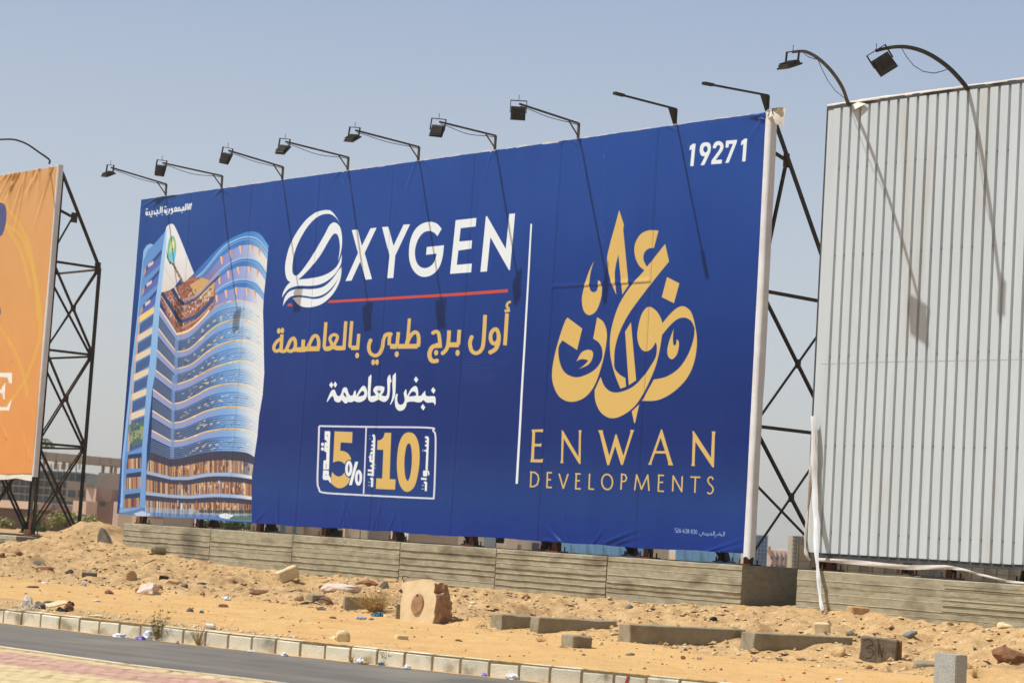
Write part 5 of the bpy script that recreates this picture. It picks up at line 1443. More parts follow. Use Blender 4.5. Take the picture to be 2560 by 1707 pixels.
# ================================================================== foundation walls
def found_wall(s0, s1, n0, depth, ztop, zbot, joints, label, rough_z=True, seed=1, parts='wall_section'):
    """cast wall between s0 < s1 ; front face at n0; sections between joints with board marks"""
    wl = empty('concrete_wall', W((s0 + s1) / 2, n0, zbot), label, 'wall', 'cast foundation walls under the billboards')
    r_ = random.Random(seed)
    js = [s0] + joints + [s1]
    for a, b in zip(js[:-1], js[1:]):
        a_ = a + (.012 if a != s0 else 0); b_ = b - (.012 if b != s1 else 0)
        # vertical profile: six to eight formwork boards with lips
        zs = [zbot]; z = zbot + .3
        lev = []
        while z < ztop - .06:
            lev.append(z); z += r_.uniform(.085, .15)
        prof = [(0, zbot)]; off = 0
        for z in lev:
            prof += [(off, z - .006), (off + r_.uniform(.004, .024), z), (off + .002, z + .006)]
            off = r_.uniform(-.004, .004); prof.append((off, z + .012))
        prof += [(off, ztop - .012), (off - .012, ztop), (-depth, ztop), (-depth, zbot)]
        nn_s = max(3, int((b_ - a_) / .10))
        ss_ = np.linspace(a_, b_, nn_s)
        P = np.zeros((nn_s, len(prof), 3))
        for i, s_ in enumerate(ss_):
            for j, (dn, z) in enumerate(prof):
                top = z > ztop - .02
                dz = (fbm(np.array([s_ * 2.3]), np.array([j * .01]), 3, seed + 5)[0] * .022) if z > zbot + .1 else 0
                ch = fbm(np.array([s_ * 7.]), np.array([z * 30]), 2, seed + 7)[0] * .014 if 0 < j < len(prof) - 3 else 0
                P[i, j] = W(s_, n0 + dn + ch, z + dz)
        me = grid_mesh('wall_section', P, smooth=False)
        o = link(parts, me, M['concrete'], wl)
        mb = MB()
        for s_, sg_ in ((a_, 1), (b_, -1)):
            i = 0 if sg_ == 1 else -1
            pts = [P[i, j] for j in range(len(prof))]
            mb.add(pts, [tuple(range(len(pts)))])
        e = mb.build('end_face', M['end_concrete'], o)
    return wl
J = [3.1, 6.24, 9.27, 13.06, 16.3]
w1 = found_wall(-.28, 20.1, .35, 2.75, 1.45, .2, J, 'long cast concrete wall with board marks under the blue billboard', seed=2)
w2 = found_wall(-13., -1.55, .35, 2.75, 1.45, .2, [-4.62, -7.8], 'cast concrete wall with a hanging white strip, under the bare metal billboard', seed=5)
w3 = found_wall(23.85, 40, 1.2, 2.7, .93, .0, [27, 30.2, 33.4], 'low cast concrete wall half buried in sand, under the orange billboard', seed=9)
# scorched patch on the left section
def patch_px(name, pts, n, mt, parent, th=.004, label=None):
    q = MB(); P = [on_n(*p_, n) for p_ in pts]; nn = len(P)
    q.add(P + [a_ - Nv * th for a_ in P], [tuple(range(nn))] + [(i, (i + 1) % nn, nn + (i + 1) % nn, nn + i) for i in range(nn)])
    return q.build(name, mt, parent)
# scorch marks are colour in the wall material, placed where they stand
mc = M['concrete']; nt = mc.node_tree; N = nt.nodes; L = nt.links; p = N['Principled BSDF']
bc = p.inputs['Base Color'].links[0].from_socket
geo = N.new('ShaderNodeNewGeometry')
cen = on_n(280 + 950 / 4.9, 1270 + 430 / 4.9, .37)
vs_ = N.new('ShaderNodeVectorMath'); vs_.operation = 'SUBTRACT'; vs_.inputs[1].default_value = tuple(cen); L.new(geo.outputs['Position'], vs_.inputs[0])
sc_ = N.new('ShaderNodeVectorMath'); sc_.operation = 'MULTIPLY'; sc_.inputs[1].default_value = (1.3, 1.3, 1.2); L.new(vs_.outputs[0], sc_.inputs[0])
ln = N.new('ShaderNodeVectorMath'); ln.operation = 'LENGTH'; L.new(sc_.outputs[0], ln.inputs[0])
nn1 = N.new('ShaderNodeTexNoise'); nn1.inputs['Scale'].default_value = 3.5; nn1.inputs['Detail'].default_value = 5; L.new(geo.outputs['Position'], nn1.inputs[0])
ad = N.new('ShaderNodeMath'); ad.operation = 'MULTIPLY_ADD'; L.new(nn1.outputs[0], ad.inputs[0]); ad.inputs[1].default_value = -.7; L.new(ln.outputs['Value'], ad.inputs[2])
mr = N.new('ShaderNodeMapRange'); mr.inputs[1].default_value = -.3; mr.inputs[2].default_value = .42; mr.inputs[3].default_value = .72; mr.inputs[4].default_value = 0; L.new(ad.outputs[0], mr.inputs[0])
mx = N.new('ShaderNodeMix'); mx.data_type = 'RGBA'; L.new(mr.outputs[0], mx.inputs[0]); L.new(bc, mx.inputs[6]); mx.inputs[7].default_value = srgb(80, 76, 68)
L.new(mx.outputs[2], p.inputs['Base Color'])

# ================================================================== stones, blocks and litter
def rock_mesh(name, c, sx, sy, sz, seed, smooth=False, flat=.0, sub=3, ax=None, rough=.28):
    """angular stone: icosphere cut by random planes"""
    import bmesh
    bm = bmesh.new(); bmesh.ops.create_icosphere(bm, subdivisions=sub, radius=1)
    r_ = random.Random(seed)
    planes = []
    for _ in range(9):
        n_ = Vector((r_.gauss(0, 1), r_.gauss(0, 1), r_.gauss(0, 1))).normalized(); planes.append((n_, r_.uniform(.55, .85)))
    a = r_.uniform(0, 6.28); ca, sa_ = math.cos(a), math.sin(a)
    X = np.array([1., 0, 0]); Y = np.array([0, 1., 0])
    for v_ in bm.verts:
        q = v_.co.copy()
        for n_, d in planes:
            t_ = q.dot(n_)
            if t_ > d: q -= n_ * (t_ - d)
        q *= 1 + rough * .35 * mnoise.noise(q * 2.2 + Vector((seed, 0, 0)))
        x, y = q.x * ca - q.y * sa_, q.x * sa_ + q.y * ca
        v_.co = Vector(c) + Vector((x * sx / 1.5, y * sy / 1.5, (q.z + .35) * sz / 1.5))
    me = bpy.data.meshes.new(name); bm.to_mesh(me); bm.free()
    if smooth: me.polygons.foreach_set('use_smooth', [True] * len(me.polygons))
    return me
def px_size(P): return np.linalg.norm(P - C0) / FPX
def stone(u, v, w, h, mt, label, seed, name='rock', cat='rock', group=None, depth=None, sink=.15, rough=.28):
    """a stone whose foot is seen at (u, v), w by h photo pixels large"""
    P = on_ground(u, v); k = px_size(P)
    me = rock_mesh(name, (P[0], P[1] + w * k * .3, P[2] - h * k * sink), w * k, (depth or w * .8) * k, h * k * 1.15, seed, rough=rough)
    o = link(name, me, mt); return tag(o, label, cat, group)
G_R = 'loose stones on the sand'
five = lambda x, y: (x / 3.564, 1300 + y / 3.564)
six = lambda x, y: (600 + x / 3.564, 1300 + y / 3.564)
sev = lambda x, y: (1160 + x / 3.178, 1350 + y / 3.178)
fou = lambda x, y: (1900 + x / 3.564, 1350 + y / 3.564)
rk = [
    (*five(1150, 535), 27, 30, 'rock', 'upright brown-shadowed boulder below the scorched part of the wall', .3),
    (*five(970, 655), 19, 12, 'rock_brown', 'small brown rock on the orange sand left of the white plaster lump', .3),
    (*five(160, 305), 23, 12, 'rock_brown', 'brown stone right of the half buried left wall', .3),
    (*five(18, 335), 16, 15, 'rock_brown', 'dark stone cut by the left edge below the left wall', .3),
    (*five(330, 400), 34, 14, 'rock_grey', 'grey stone on top of the rubble at the far left', .3),
    (*five(380, 445), 36, 14, 'rock_brown', 'reddish stone at the foot of the rubble at the far left', .3),
    (*five(605, 470), 20, 12, 'rock_grey', 'dark grey stone between the rubble and the grey brick', .3),
    (*five(900, 270), 28, 8, 'rock', 'flat tan stone lying below the upright pointed stone', .3),
    (*five(1415, 625), 15, 16, 'rock_brown', 'brown stone leaning on the right side of the white plaster lump', .3),
    (*five(1225, 650), 16, 14, 'rock_brown', 'brown stone at the left side of the white plaster lump', .3),
    (*five(1530, 565), 36, 14, 'rock', 'flat tan stone beside the black box', .3),
    (*five(1640, 595), 14, 13, 'rock_grey', 'small round grey stone right of the black box', .3),
    (*five(1800, 572), 24, 7, 'rock_grey', 'flat dark stone below the second wall joint', .3),
    (*five(1985, 775), 20, 11, 'rock_brown', 'rust brown rock alone on the orange sand', .3),
    (*five(1690, 815), 15, 13, 'rock_grey', 'grey brown stone next to a small blue stone on the orange sand', .3),
    (*five(855, 865), 30, 9, 'rock_pale', 'flat pale slab lying right behind the kerb', .3),
    (*five(1140, 890), 13, 8, 'rock_grey', 'small grey stone touching the back of the kerb', .3),
    (*six(180, 655), 46, 13, 'rock_brown', 'long reddish slab below the pierced concrete block', .3),
    (*six(510, 715), 24, 20, 'rock', 'tan stone at the left end of the squared blocks', .3),
    (*six(765, 752), 30, 32, 'rock_brown', 'brown triangular stone leaning between the two squared blocks', .3),
    (*six(1910, 575), 46, 17, 'rock_brown', 'rust red stone on the heap above the big boulder', .3),
    (*six(2285, 590), 32, 30, 'rock_pale', 'pale rounded stone at the top of the heap against the wall', .3),
    (*six(2085, 770), 24, 12, 'rock_pale', 'light flat stone on the heap right of the big boulder', .3),
    (*six(1345, 550), 30, 15, 'rock', 'tan stone at the left of the bent rusty rod', .3),
    (*six(720, 800), 22, 10, 'rock_grey', 'grey stone in front of the brown triangular stone', .3),
    (*six(1290, 610), 18, 22, 'rock_grey', 'dark hollow looking stone below the wire hoops', .3),
    (*sev(275, 385), 36, 36, 'rock_pale', 'pale boulder tipped on the crest of the heap below the third wall joint', .3),
    (*sev(500, 330), 28, 16, 'rock_pale', 'pale lumpy stone at the foot of the wall right of the tipped boulder', .3),
    (*sev(910, 375), 24, 24, 'rock', 'tan fin shaped stone sticking up at the foot of the wall', .3),
    (*sev(1120, 385), 30, 14, 'rock', 'low tan stone at the wall right of the fin shaped stone', .3),
    (*sev(70, 525), 24, 14, 'rock_pale', 'flat pale stone on the heap right of the big boulder base', .3),
    (*sev(490, 465), 18, 12, 'rock_brown', 'brown stone in the middle of the heap above the first beam', .3),
    (*sev(1310, 545), 20, 12, 'rock_grey', 'dark grey stone on the heap above the long beam', .3),
    (*sev(1985, 640), 17, 12, 'black', 'black lump on the heap above the right beams', .3),
    (*fou(715, 1040), 34, 30, 'rock', 'tan pointed stone against the right beam beside the block marked 3', .3),
    (*fou(820, 845), 24, 13, 'rock_grey', 'grey stone above the block marked 3', .3),
    (*fou(600, 760), 22, 16, 'rock', 'rough tan stone behind the light sandstone block', .3),
    (*fou(2215, 778), 42, 18, 'rock_pale', 'tan stone on the heap crest at the right edge', .3),
    (*fou(2235, 1065), 76, 36, 'rock_brown', 'large rust brown boulder at the right edge', .3),
    (*fou(1610, 880), 15, 9, 'rock', 'small tan stone right of the grey angled slab', .3),
    (*fou(1700, 755), 16, 8, 'rock_brown', 'brown stone on the heap crest under the bare billboard', .3),
    (*fou(1310, 1040), 16, 7, 'rock_brown', 'brown stone above the grey slab by the concrete post', .3),
    (*fou(1350, 1070), 14, 8, 'rock_pale', 'pale stone above the grey slab by the concrete post', .3),
    (*fou(980, 1145), 18, 10, 'rock_brown', 'dark brown stone in front of the block marked 3', .3),
    (*fou(175, 1075), 13, 9, 'rock_grey', 'dark grey stone in front of the right beam', .3),
    (*fou(392, 1070), 12, 9, 'rock_grey', 'charcoal stone below the middle of the right beam', .3),
    (*sev(1320, 915), 22, 8, 'rock_grey', 'flat grey stone in front of the long beam', .3),
    (*sev(1740, 945), 11, 11, 'rock_brown', 'brown cube like stone in front of the long beam end', .3),
    (*sev(950, 915), 9, 7, 'rock_grey', 'tiny dark stone below the small squared block', .3),
    (*sev(1085, 835), 14, 11, 'rock_pale', 'pale stone between the small squared block and the long beam', .3),
    (*six(825, 875), 14, 7, 'rock_brown', 'small dark red stone left of the crushed bottle', .3),
    (*six(1175, 890), 14, 7, 'rock_grey', 'small dark stone right of the crushed bottle', .3),
    (*six(1950, 1078), 16, 7, 'rock_grey', 'dark chipped stone on the flat sand near the kerb', .3),
    (*six(2235, 800), 14, 8, 'rock_grey', 'dark stone at the foot of the heap left of the first beam', .3),
]
for i, (u_, v_, w_, h_, mt_, lb_, sk) in enumerate(rk):
    stone(u_, v_, w_, h_, M[mt_], lb_, i + 3, group=G_R)
P_u = on_ground(*five(915, 196)); q = MB()
n_u = np.array([-.25, -.95, .18]); n_u /= np.linalg.norm(n_u); h_u = np.cross(n_u, (0, 0, 1)); h_u /= np.linalg.norm(h_u); v_u = np.cross(h_u, n_u)
out_u = [on_plane(*five(*p_), P_u, n_u) for p_ in [(866, 205), (868, 150), (878, 105), (896, 70), (908, 64), (922, 92), (938, 122), (955, 160), (972, 205)]]
q.add(out_u + [p_ - n_u * (.10 + .05 * math.sin(i * 2.1)) + np.array([.05, 0, -.02 * (i in (3, 4))]) for i, p_ in enumerate(out_u)], [tuple(range(9))[::-1], tuple(range(9, 18))] + [(i, (i + 1) % 9, 9 + (i + 1) % 9, 9 + i) for i in range(9)])
tag(q.build('rock', M['rock_grey']), 'dark upright pointed stone standing alone on the sand heap left of the long wall', 'rock', G_R)
t = stone(*five(1310, 665), 52, 34, M['plaster'], 'crumpled whitish plaster lump between two brown stones', 77, 'plaster_lump', 'rubble', rough=.9)
stone(*five(1790, 825), 10, 10, M['blue_paint'], 'small blue stone on the orange sand', 78, 'rock', 'rock', G_R)
stone(*six(890, 620), 90, 22, M['plaster'], 'long pinkish slab of rubble buried in the slope left of the bush', 80, 'rubble_slab', 'rubble', rough=.8, depth=40)
stone(*six(1120, 590), 50, 18, M['rock_brown'], 'dark undercut slab at the right end of the pinkish rubble', 81, 'rubble_slab', 'rubble', rough=.8, depth=30)
stone(*six(910, 1080), 30, 36, M['rock_pale'], 'white rounded stone standing behind the kerb', 82, 'rock', 'rock', G_R)
stone(*six(835, 1062), 22, 13, M['rock_pale'], 'white flat stone beside the rounded one behind the kerb', 83, 'rock', 'rock', G_R)

def block(name, cat, label, u, v, L, Wd, H, yaw, mt, lift=0., tilt=0., roll=0., group=None, bev=.012, seed=0, chips=True, origin='corner'):
    """squared block; its nearest bottom corner is seen at (u,v); long side runs at yaw from +x"""
    import bmesh
    P = on_ground(u, v) if not isinstance(u, np.ndarray) else u
    bm = bmesh.new(); bmesh.ops.create_cube(bm, size=1)
    for v_ in bm.verts: v_.co = Vector(((v_.co.x + .5) * L, (v_.co.y + .5) * Wd, (v_.co.z + .5) * H))
    bmesh.ops.bevel(bm, geom=bm.edges[:], offset=bev, segments=1, affect='EDGES')
    bmesh.ops.subdivide_edges(bm, edges=[e for e in bm.edges if e.calc_length() > .12], cuts=3, use_grid_fill=True)
    Rm = Matrix.Rotation(yaw, 4, 'Z') @ Matrix.Rotation(tilt, 4, 'Y') @ Matrix.Rotation(roll, 4, 'X')
    for v_ in bm.verts:
        q = v_.co + Vector((mnoise.noise(v_.co * 6 + Vector((seed, 0, 0))), mnoise.noise(v_.co * 6 + Vector((0, seed + 5., 0))), mnoise.noise(v_.co * 6 + Vector((0, 0, seed + 9.))))) * (.02 if L > .4 else .012)
        v_.co = Vector((P[0], P[1], P[2] + lift)) + (Rm @ q)
    me = bpy.data.meshes.new(name); bm.to_mesh(me); bm.free()
    o = link(name, me, mt); return tag(o, label, cat, group)
GB = 'short concrete beams in a row on the sand'
YAW = R(20)
block('concrete_beam', 'beam', 'leftmost short beam, mostly hidden behind the second one', *sev(290, 712), .62, .50, .40, YAW, M['block'], -.16, group=GB, seed=1)
block('concrete_beam', 'beam', 'second beam from the left, with the small block in front of it', *sev(585, 740), 1.35, .36, .40, YAW, M['block'], -.15, group=GB, seed=2)
block('concrete_block', 'block', 'small squared block standing in front of the second beam', *sev(860, 856), .30, .42, .20, YAW, M['block'], -.03, seed=3)
block('concrete_beam', 'beam', 'longest beam, in the middle of the row, with its end sunk in the heap', *sev(1312, 812), 1.95, .42, .42, YAW, M['block'], -.15, group=GB, seed=4)
block('concrete_beam', 'beam', 'right beam, with a tan stone and the block marked 3 at its end', *sev(2297, 890), 1.62, .42, .44, YAW, M['block'], -.16, group=GB, seed=5)
# block marked 3
P3 = on_ground(*fou(880, 1068))
k3 = px_size(P3)
yaw3 = R(-17)
b3 = block('concrete_block', 'block', 'upright dark grey block with a black 3 painted on it and a reddish left edge', P3, None, 340 / 3.564 * k3 * .93, .26, 245 / 3.564 * k3, yaw3, mat('stained_concrete', (136, 122, 100), (104, 94, 78), 9, .95, .5, 50, c3=(134, 74, 66), c3scale=1.1, c3lo=.6, c3hi=.8), -.06, tilt=R(2), seed=7)
Xb = np.array([math.cos(yaw3), math.sin(yaw3), 0]); Yb = np.array([-math.sin(yaw3), math.cos(yaw3), 0]); Zb = np.array([0, 0, 1.])
def on_block(u, v): return on_plane(u, v, P3 - Yb * .016, Yb)
def paint_line(mb, pts, w, fn, nrm):
    P = [fn(*p_) for p_ in pts]
    for a, b in zip(P[:-1], P[1:]):
        d = b - a; d /= np.linalg.norm(d); x = np.cross(d, nrm) * w / 2
        mb.add([a - x - d * w * .3, a + x - d * w * .3, b + x + d * w * .3, b - x + d * w * .3], [(0, 1, 2, 3)])
mb = MB()
for pts in ([fou(*q) for q in [(925, 895), (965, 880), (1000, 900), (1000, 935), (945, 958), (995, 965), (1012, 1000), (985, 1050), (945, 1050)]], [fou(*q) for q in [(1062, 930), (1070, 1000), (1085, 1040), (1092, 1000), (1100, 950)]], [fou(*q) for q in [(1052, 880), (1058, 1040)]]):
    paint_line(mb, pts, .011, on_block, Yb)
q = mb.mesh('painted_number')
o = bpy.data.objects.new('painted_number', q); COL.objects.link(o); q.materials.append(M['graffiti']); q.transform(Matrix.Translation(-WL[b3.name])); o.parent = b3
block('slab', 'slab', 'upright thin reddish slab behind the block marked 3', P3 + Xb * .44 + Yb * .10, None, .13, .10, .36, yaw3, M['rock_brown'], -.06, seed=8)
block('sandstone_block', 'block', 'light squared sandstone block resting on the right beam', *fou(475, 838), 48 / 1 * k3 * .95, .22, 33 * k3 * 1.05, R(-10), M['rock_pale'], -.02, tilt=R(-4), bev=.025, seed=9)
block('slab', 'slab', 'blue-grey angled slab lying on the slope above the block marked 3', *fou(1325, 885), .22, .14, .055, R(38), mat('slate', (132, 132, 122), (108, 108, 102), 8, .9), .02, tilt=R(-18), seed=10)
block('stone_block', 'block', 'tan squared stone at the foot of the wall below the bare billboard', *fou(820, 652), .46, .25, .15, R(14), M['rock'], -.03, bev=.02, seed=11)
block('slab', 'slab', 'rough grey-brown slab left of the concrete post', *fou(1370, 1145), .42, .26, .14, R(-12), M['block'], -.03, bev=.03, seed=12)
block('concrete_block', 'block', 'pale concrete block with a round hole in its end, tilted on the slope', *six(375, 560), .44, .26, .25, R(26), M['rock_pale'], -.02, tilt=R(-24), bev=.02, seed=13)
q = MB(); c_ = on_ground(*six(376, 520)); q.tube([c_ + np.array([-.02, -.14, .05]), c_ + np.array([-.03, -.16, .05])], .028, 10)
tag(q.build('hole', M['black'], bpy.data.objects['concrete_block.002'] if 'concrete_block.002' in bpy.data.objects else None), None)
block('concrete_block', 'block', 'grey squared block left of the brown triangular stone', *six(640, 735), .26, .34, .18, R(24), M['block'], -.03, seed=14)
block('concrete_block', 'block', 'long squared block beside the dry bush, shaded on its long side', *six(925, 795), .72, .30, .26, R(8), M['block'], -.03, seed=15)
block('brick', 'brick', 'small pale brick alone on the flat sand near the kerb', *six(1400, 1060), .16, .14, .065, R(20), M['rock_pale'], -.01, seed=16)
block('brick', 'brick', 'grey brick on the sand left of the upright boulder', *five(725, 512), .30, .2, .14, R(6), M['rock_grey'], -.02, seed=17)
block('brick', 'brick', 'flat grey brick near the left edge of the picture', *five(245, 600), .2, .14, .06, R(6), M['rock_grey'], -.02, seed=18)
block('brick', 'brick', 'dark brick lying in front of the kerb face beside the dry weed', *five(262, 900), .10, .07, .06, R(10), M['rock_grey'], .0, seed=19)
block('box', 'box', 'black open box lying below the scorched wall', *five(1412, 532), .19, .16, .12, R(-6), M['black'], -.02, tilt=R(4), seed=20)
block('post_stub', 'block', 'thin pale upright slab at the left foot of the big boulder', *six(1385, 875), .10, .08, .28, R(4), M['block'], -.03, seed=21)
q = MB(); c_ = on_ground(*five(1420, 305)); k_ = px_size(c_)
a = c_ + np.array([0, .05, 12 * k_]); q.tube([a + np.array([-.2, 0, 0]), a + np.array([-.14, 0, 0]), a + np.array([.13, .12, 0]), a + np.array([.19, .15, -.0])], [.09, .115, .115, .09], 12)
tag(q.build('concrete_drum', M['block'], smooth=False), 'short round concrete drum lying on its side against the scorched wall', 'drum')

# big boulder with a round plug on its face
Pb = on_ground(*six(1560, 905)); 
fn = on_plane
hd = np.array([.84, -.54, 0.]); hd /= np.linalg.norm(hd); nb_ = np.array([hd[1], -hd[0], .26]); nb_ /= np.linalg.norm(nb_); vb_ = np.cross(hd, -nb_); vb_ = vb_ * np.sign(vb_[2])
face = [six(*q) for q in [(1437, 905), (1425, 820), (1445, 640), (1440, 565), (1500, 540), (1640, 545), (1738, 562), (1725, 640), (1750, 700), (1728, 790), (1735, 850), (1700, 922), (1560, 910)]]
f2_ = []
for i in range(len(face)):
    a_, b_ = face[i], face[(i + 1) % len(face)]
    for t_ in (0, .5):
        j_ = 1.6 if a_[1] < 1545 else .3
        f2_.append((a_[0] * (1 - t_) + b_[0] * t_ + rf.uniform(-j_, j_), a_[1] * (1 - t_) + b_[1] * t_ + rf.uniform(-j_, j_)))
face = f2_
F3 = [on_plane(u_, v_, Pb, nb_) for u_, v_ in face]
side = [six(*q) for q in [(1738, 562), (1800, 570), (1860, 590), (1885, 650), (1945, 680), (1935, 770), (1912, 860), (1915, 935), (1800, 935), (1700, 922)]]
back = np.array([.52, .75, 0.]); back /= np.linalg.norm(back)
import bmesh
bm = bmesh.new()
n_f = len(F3); rings_ = []
for L_, sc2, up_ in ((0, 1, 0), (.02, 1.0, .0), (.16, 1.04, -.0), (.30, 1.03, -.02), (.42, .98, -.05), (.50, .9, -.09)):
    cen_ = sum(F3) / n_f; ring_ = []
    for i, q_ in enumerate(F3):
        w_ = q_ + np.array([back[0] * L_, back[1] * L_, 0])
        w_ = cen_ + np.array([back[0] * L_, back[1] * L_, 0]) + (w_ - cen_ - np.array([back[0] * L_, back[1] * L_, 0])) * (sc2 if w_[2] > Pb[2] + .1 else 1)
        w_ = w_ + np.array([0, 0, up_ * (1 if q_[2] > Pb[2] + .3 else 0)])
        if L_ > .1: w_ = w_ + np.array([rng.uniform(-.03, .03), rng.uniform(-.03, .03), rng.uniform(-.025, .025)])
        if q_[2] < Pb[2] + .08: w_[2] = Pb[2] - .08
        ring_.append(bm.verts.new(w_))
    rings_.append(ring_)
bm.faces.new(rings_[0]).material_index = 0
for a_, b_ in zip(rings_[:-1], rings_[1:]):
    for i in range(n_f):
        f_ = bm.faces.new((a_[i], b_[i], b_[(i + 1) % n_f], a_[(i + 1) % n_f])); f_.material_index = 1 if a_ is not rings_[0] else 0
bm.faces.new(rings_[-1][::-1]).material_index = 1
bmesh.ops.recalc_face_normals(bm, faces=bm.faces[:])
for _ in range(2): bmesh.ops.subdivide_edges(bm, edges=[e for e in bm.edges if e.calc_length() > .10 and any(f.material_index == 1 for f in e.link_faces)], cuts=1)
bmesh.ops.triangulate(bm, faces=bm.faces[:])
bm.normal_update()
for f_ in bm.faces:
    if f_.normal.z > .6: f_.material_index = 2
for v_ in bm.verts:
    if any(f.material_index == 1 for f in v_.link_faces) and not any(f.material_index == 0 for f in v_.link_faces):
        v_.co += Vector([mnoise.noise(v_.co * 7 + Vector((k, 0, 0))) * .05 for k in (0, 9, 17)])
me = bpy.data.meshes.new('boulder'); bm.to_mesh(me); bm.free()
bo = link('boulder', me, [mat('smooth_cut_face', (228, 204, 162), (206, 180, 136), 4, .95, .3, 40), mat('rough_broken_stone', (182, 142, 108), (140, 102, 76), 8, .95, .9, 30), mat('dusty_stone_top', (214, 184, 138), (184, 150, 108), 8, .95, .6, 30)])
tag(bo, 'big broken boulder with a pale face, a round brown disc and a rough dark side', 'boulder')
cd = on_plane(*six(1580, 745), Pb + nb_ * .012, nb_)
q = MB(); kd = px_size(cd)
q.prism([(60 / 3.564 * kd * math.cos(a), 92 / 3.564 * kd * math.sin(a)) for a in np.linspace(0, 6.283, 25)[:-1]], hd, vb_, nb_, cd, .03)
dsc = q.build('disc', mat('weathered_disc', (176, 138, 100), (146, 108, 80), 9, .95, .7, 50), bo)
dsc['label'] = 'brown round disc set in the pale face'
q = MB(); cc = on_plane(*six(1578, 668), cd + nb_ * .02, nb_); q.tube([cc - nb_ * .004, cc + nb_ * .006], .014, 8); q.build('knob', M['black'], dsc)

# bent rusty rod, wire hoops, iron loops in the rubble
q = MB(); z6 = mapper(600, 1300, 3.564)
P0_ = on_ground(*six(1455, 620)); q.tube([on_plane(*p_, P0_, nb_) for p_ in z6(sm([(1453, 605), (1462, 560), (1448, 510), (1470, 495), (1505, 510)], False, 5))], .011, 6)
tag(q.build('rusty_rod', M['rust']), 'bent rusty rod sticking out of the slope above the big boulder', 'rod')
q = MB(); P0_ = on_ground(*six(1665, 466))
for a in ([(1632, 462), (1640, 420), (1655, 385), (1668, 420), (1672, 460)], [(1660, 460), (1672, 400), (1685, 385), (1698, 430), (1700, 468)]):
    q.tube([on_plane(*p_, P0_, nb_) + np.array([0, i * .02, 0]) for i, p_ in enumerate(z6(sm(a, False, 5)))], .006, 5)
tag(q.build('wire_hoops', M['steel']), 'thin wire hoops standing in the sand at the foot of the wall', 'wire')
q = MB(); P0_ = on_ground(*six(720, 740))
for a in ([(665, 725), (690, 705), (740, 700), (800, 715), (812, 740)], [(530, 745), (600, 728), (680, 735), (745, 755)], [(490, 770), (540, 750), (620, 735)]):
    q.tube([on_plane(*p_, P0_ - np.array([0, .1, 0]), nb_) + np.array([0, -.02 * i, 0]) for i, p_ in enumerate(z6(sm(a, False, 5)))], .011, 6)
tag(q.build('rubber_hose', M['black']), 'dark piece of hose looped over the rubble in front of the squared blocks', 'hose')

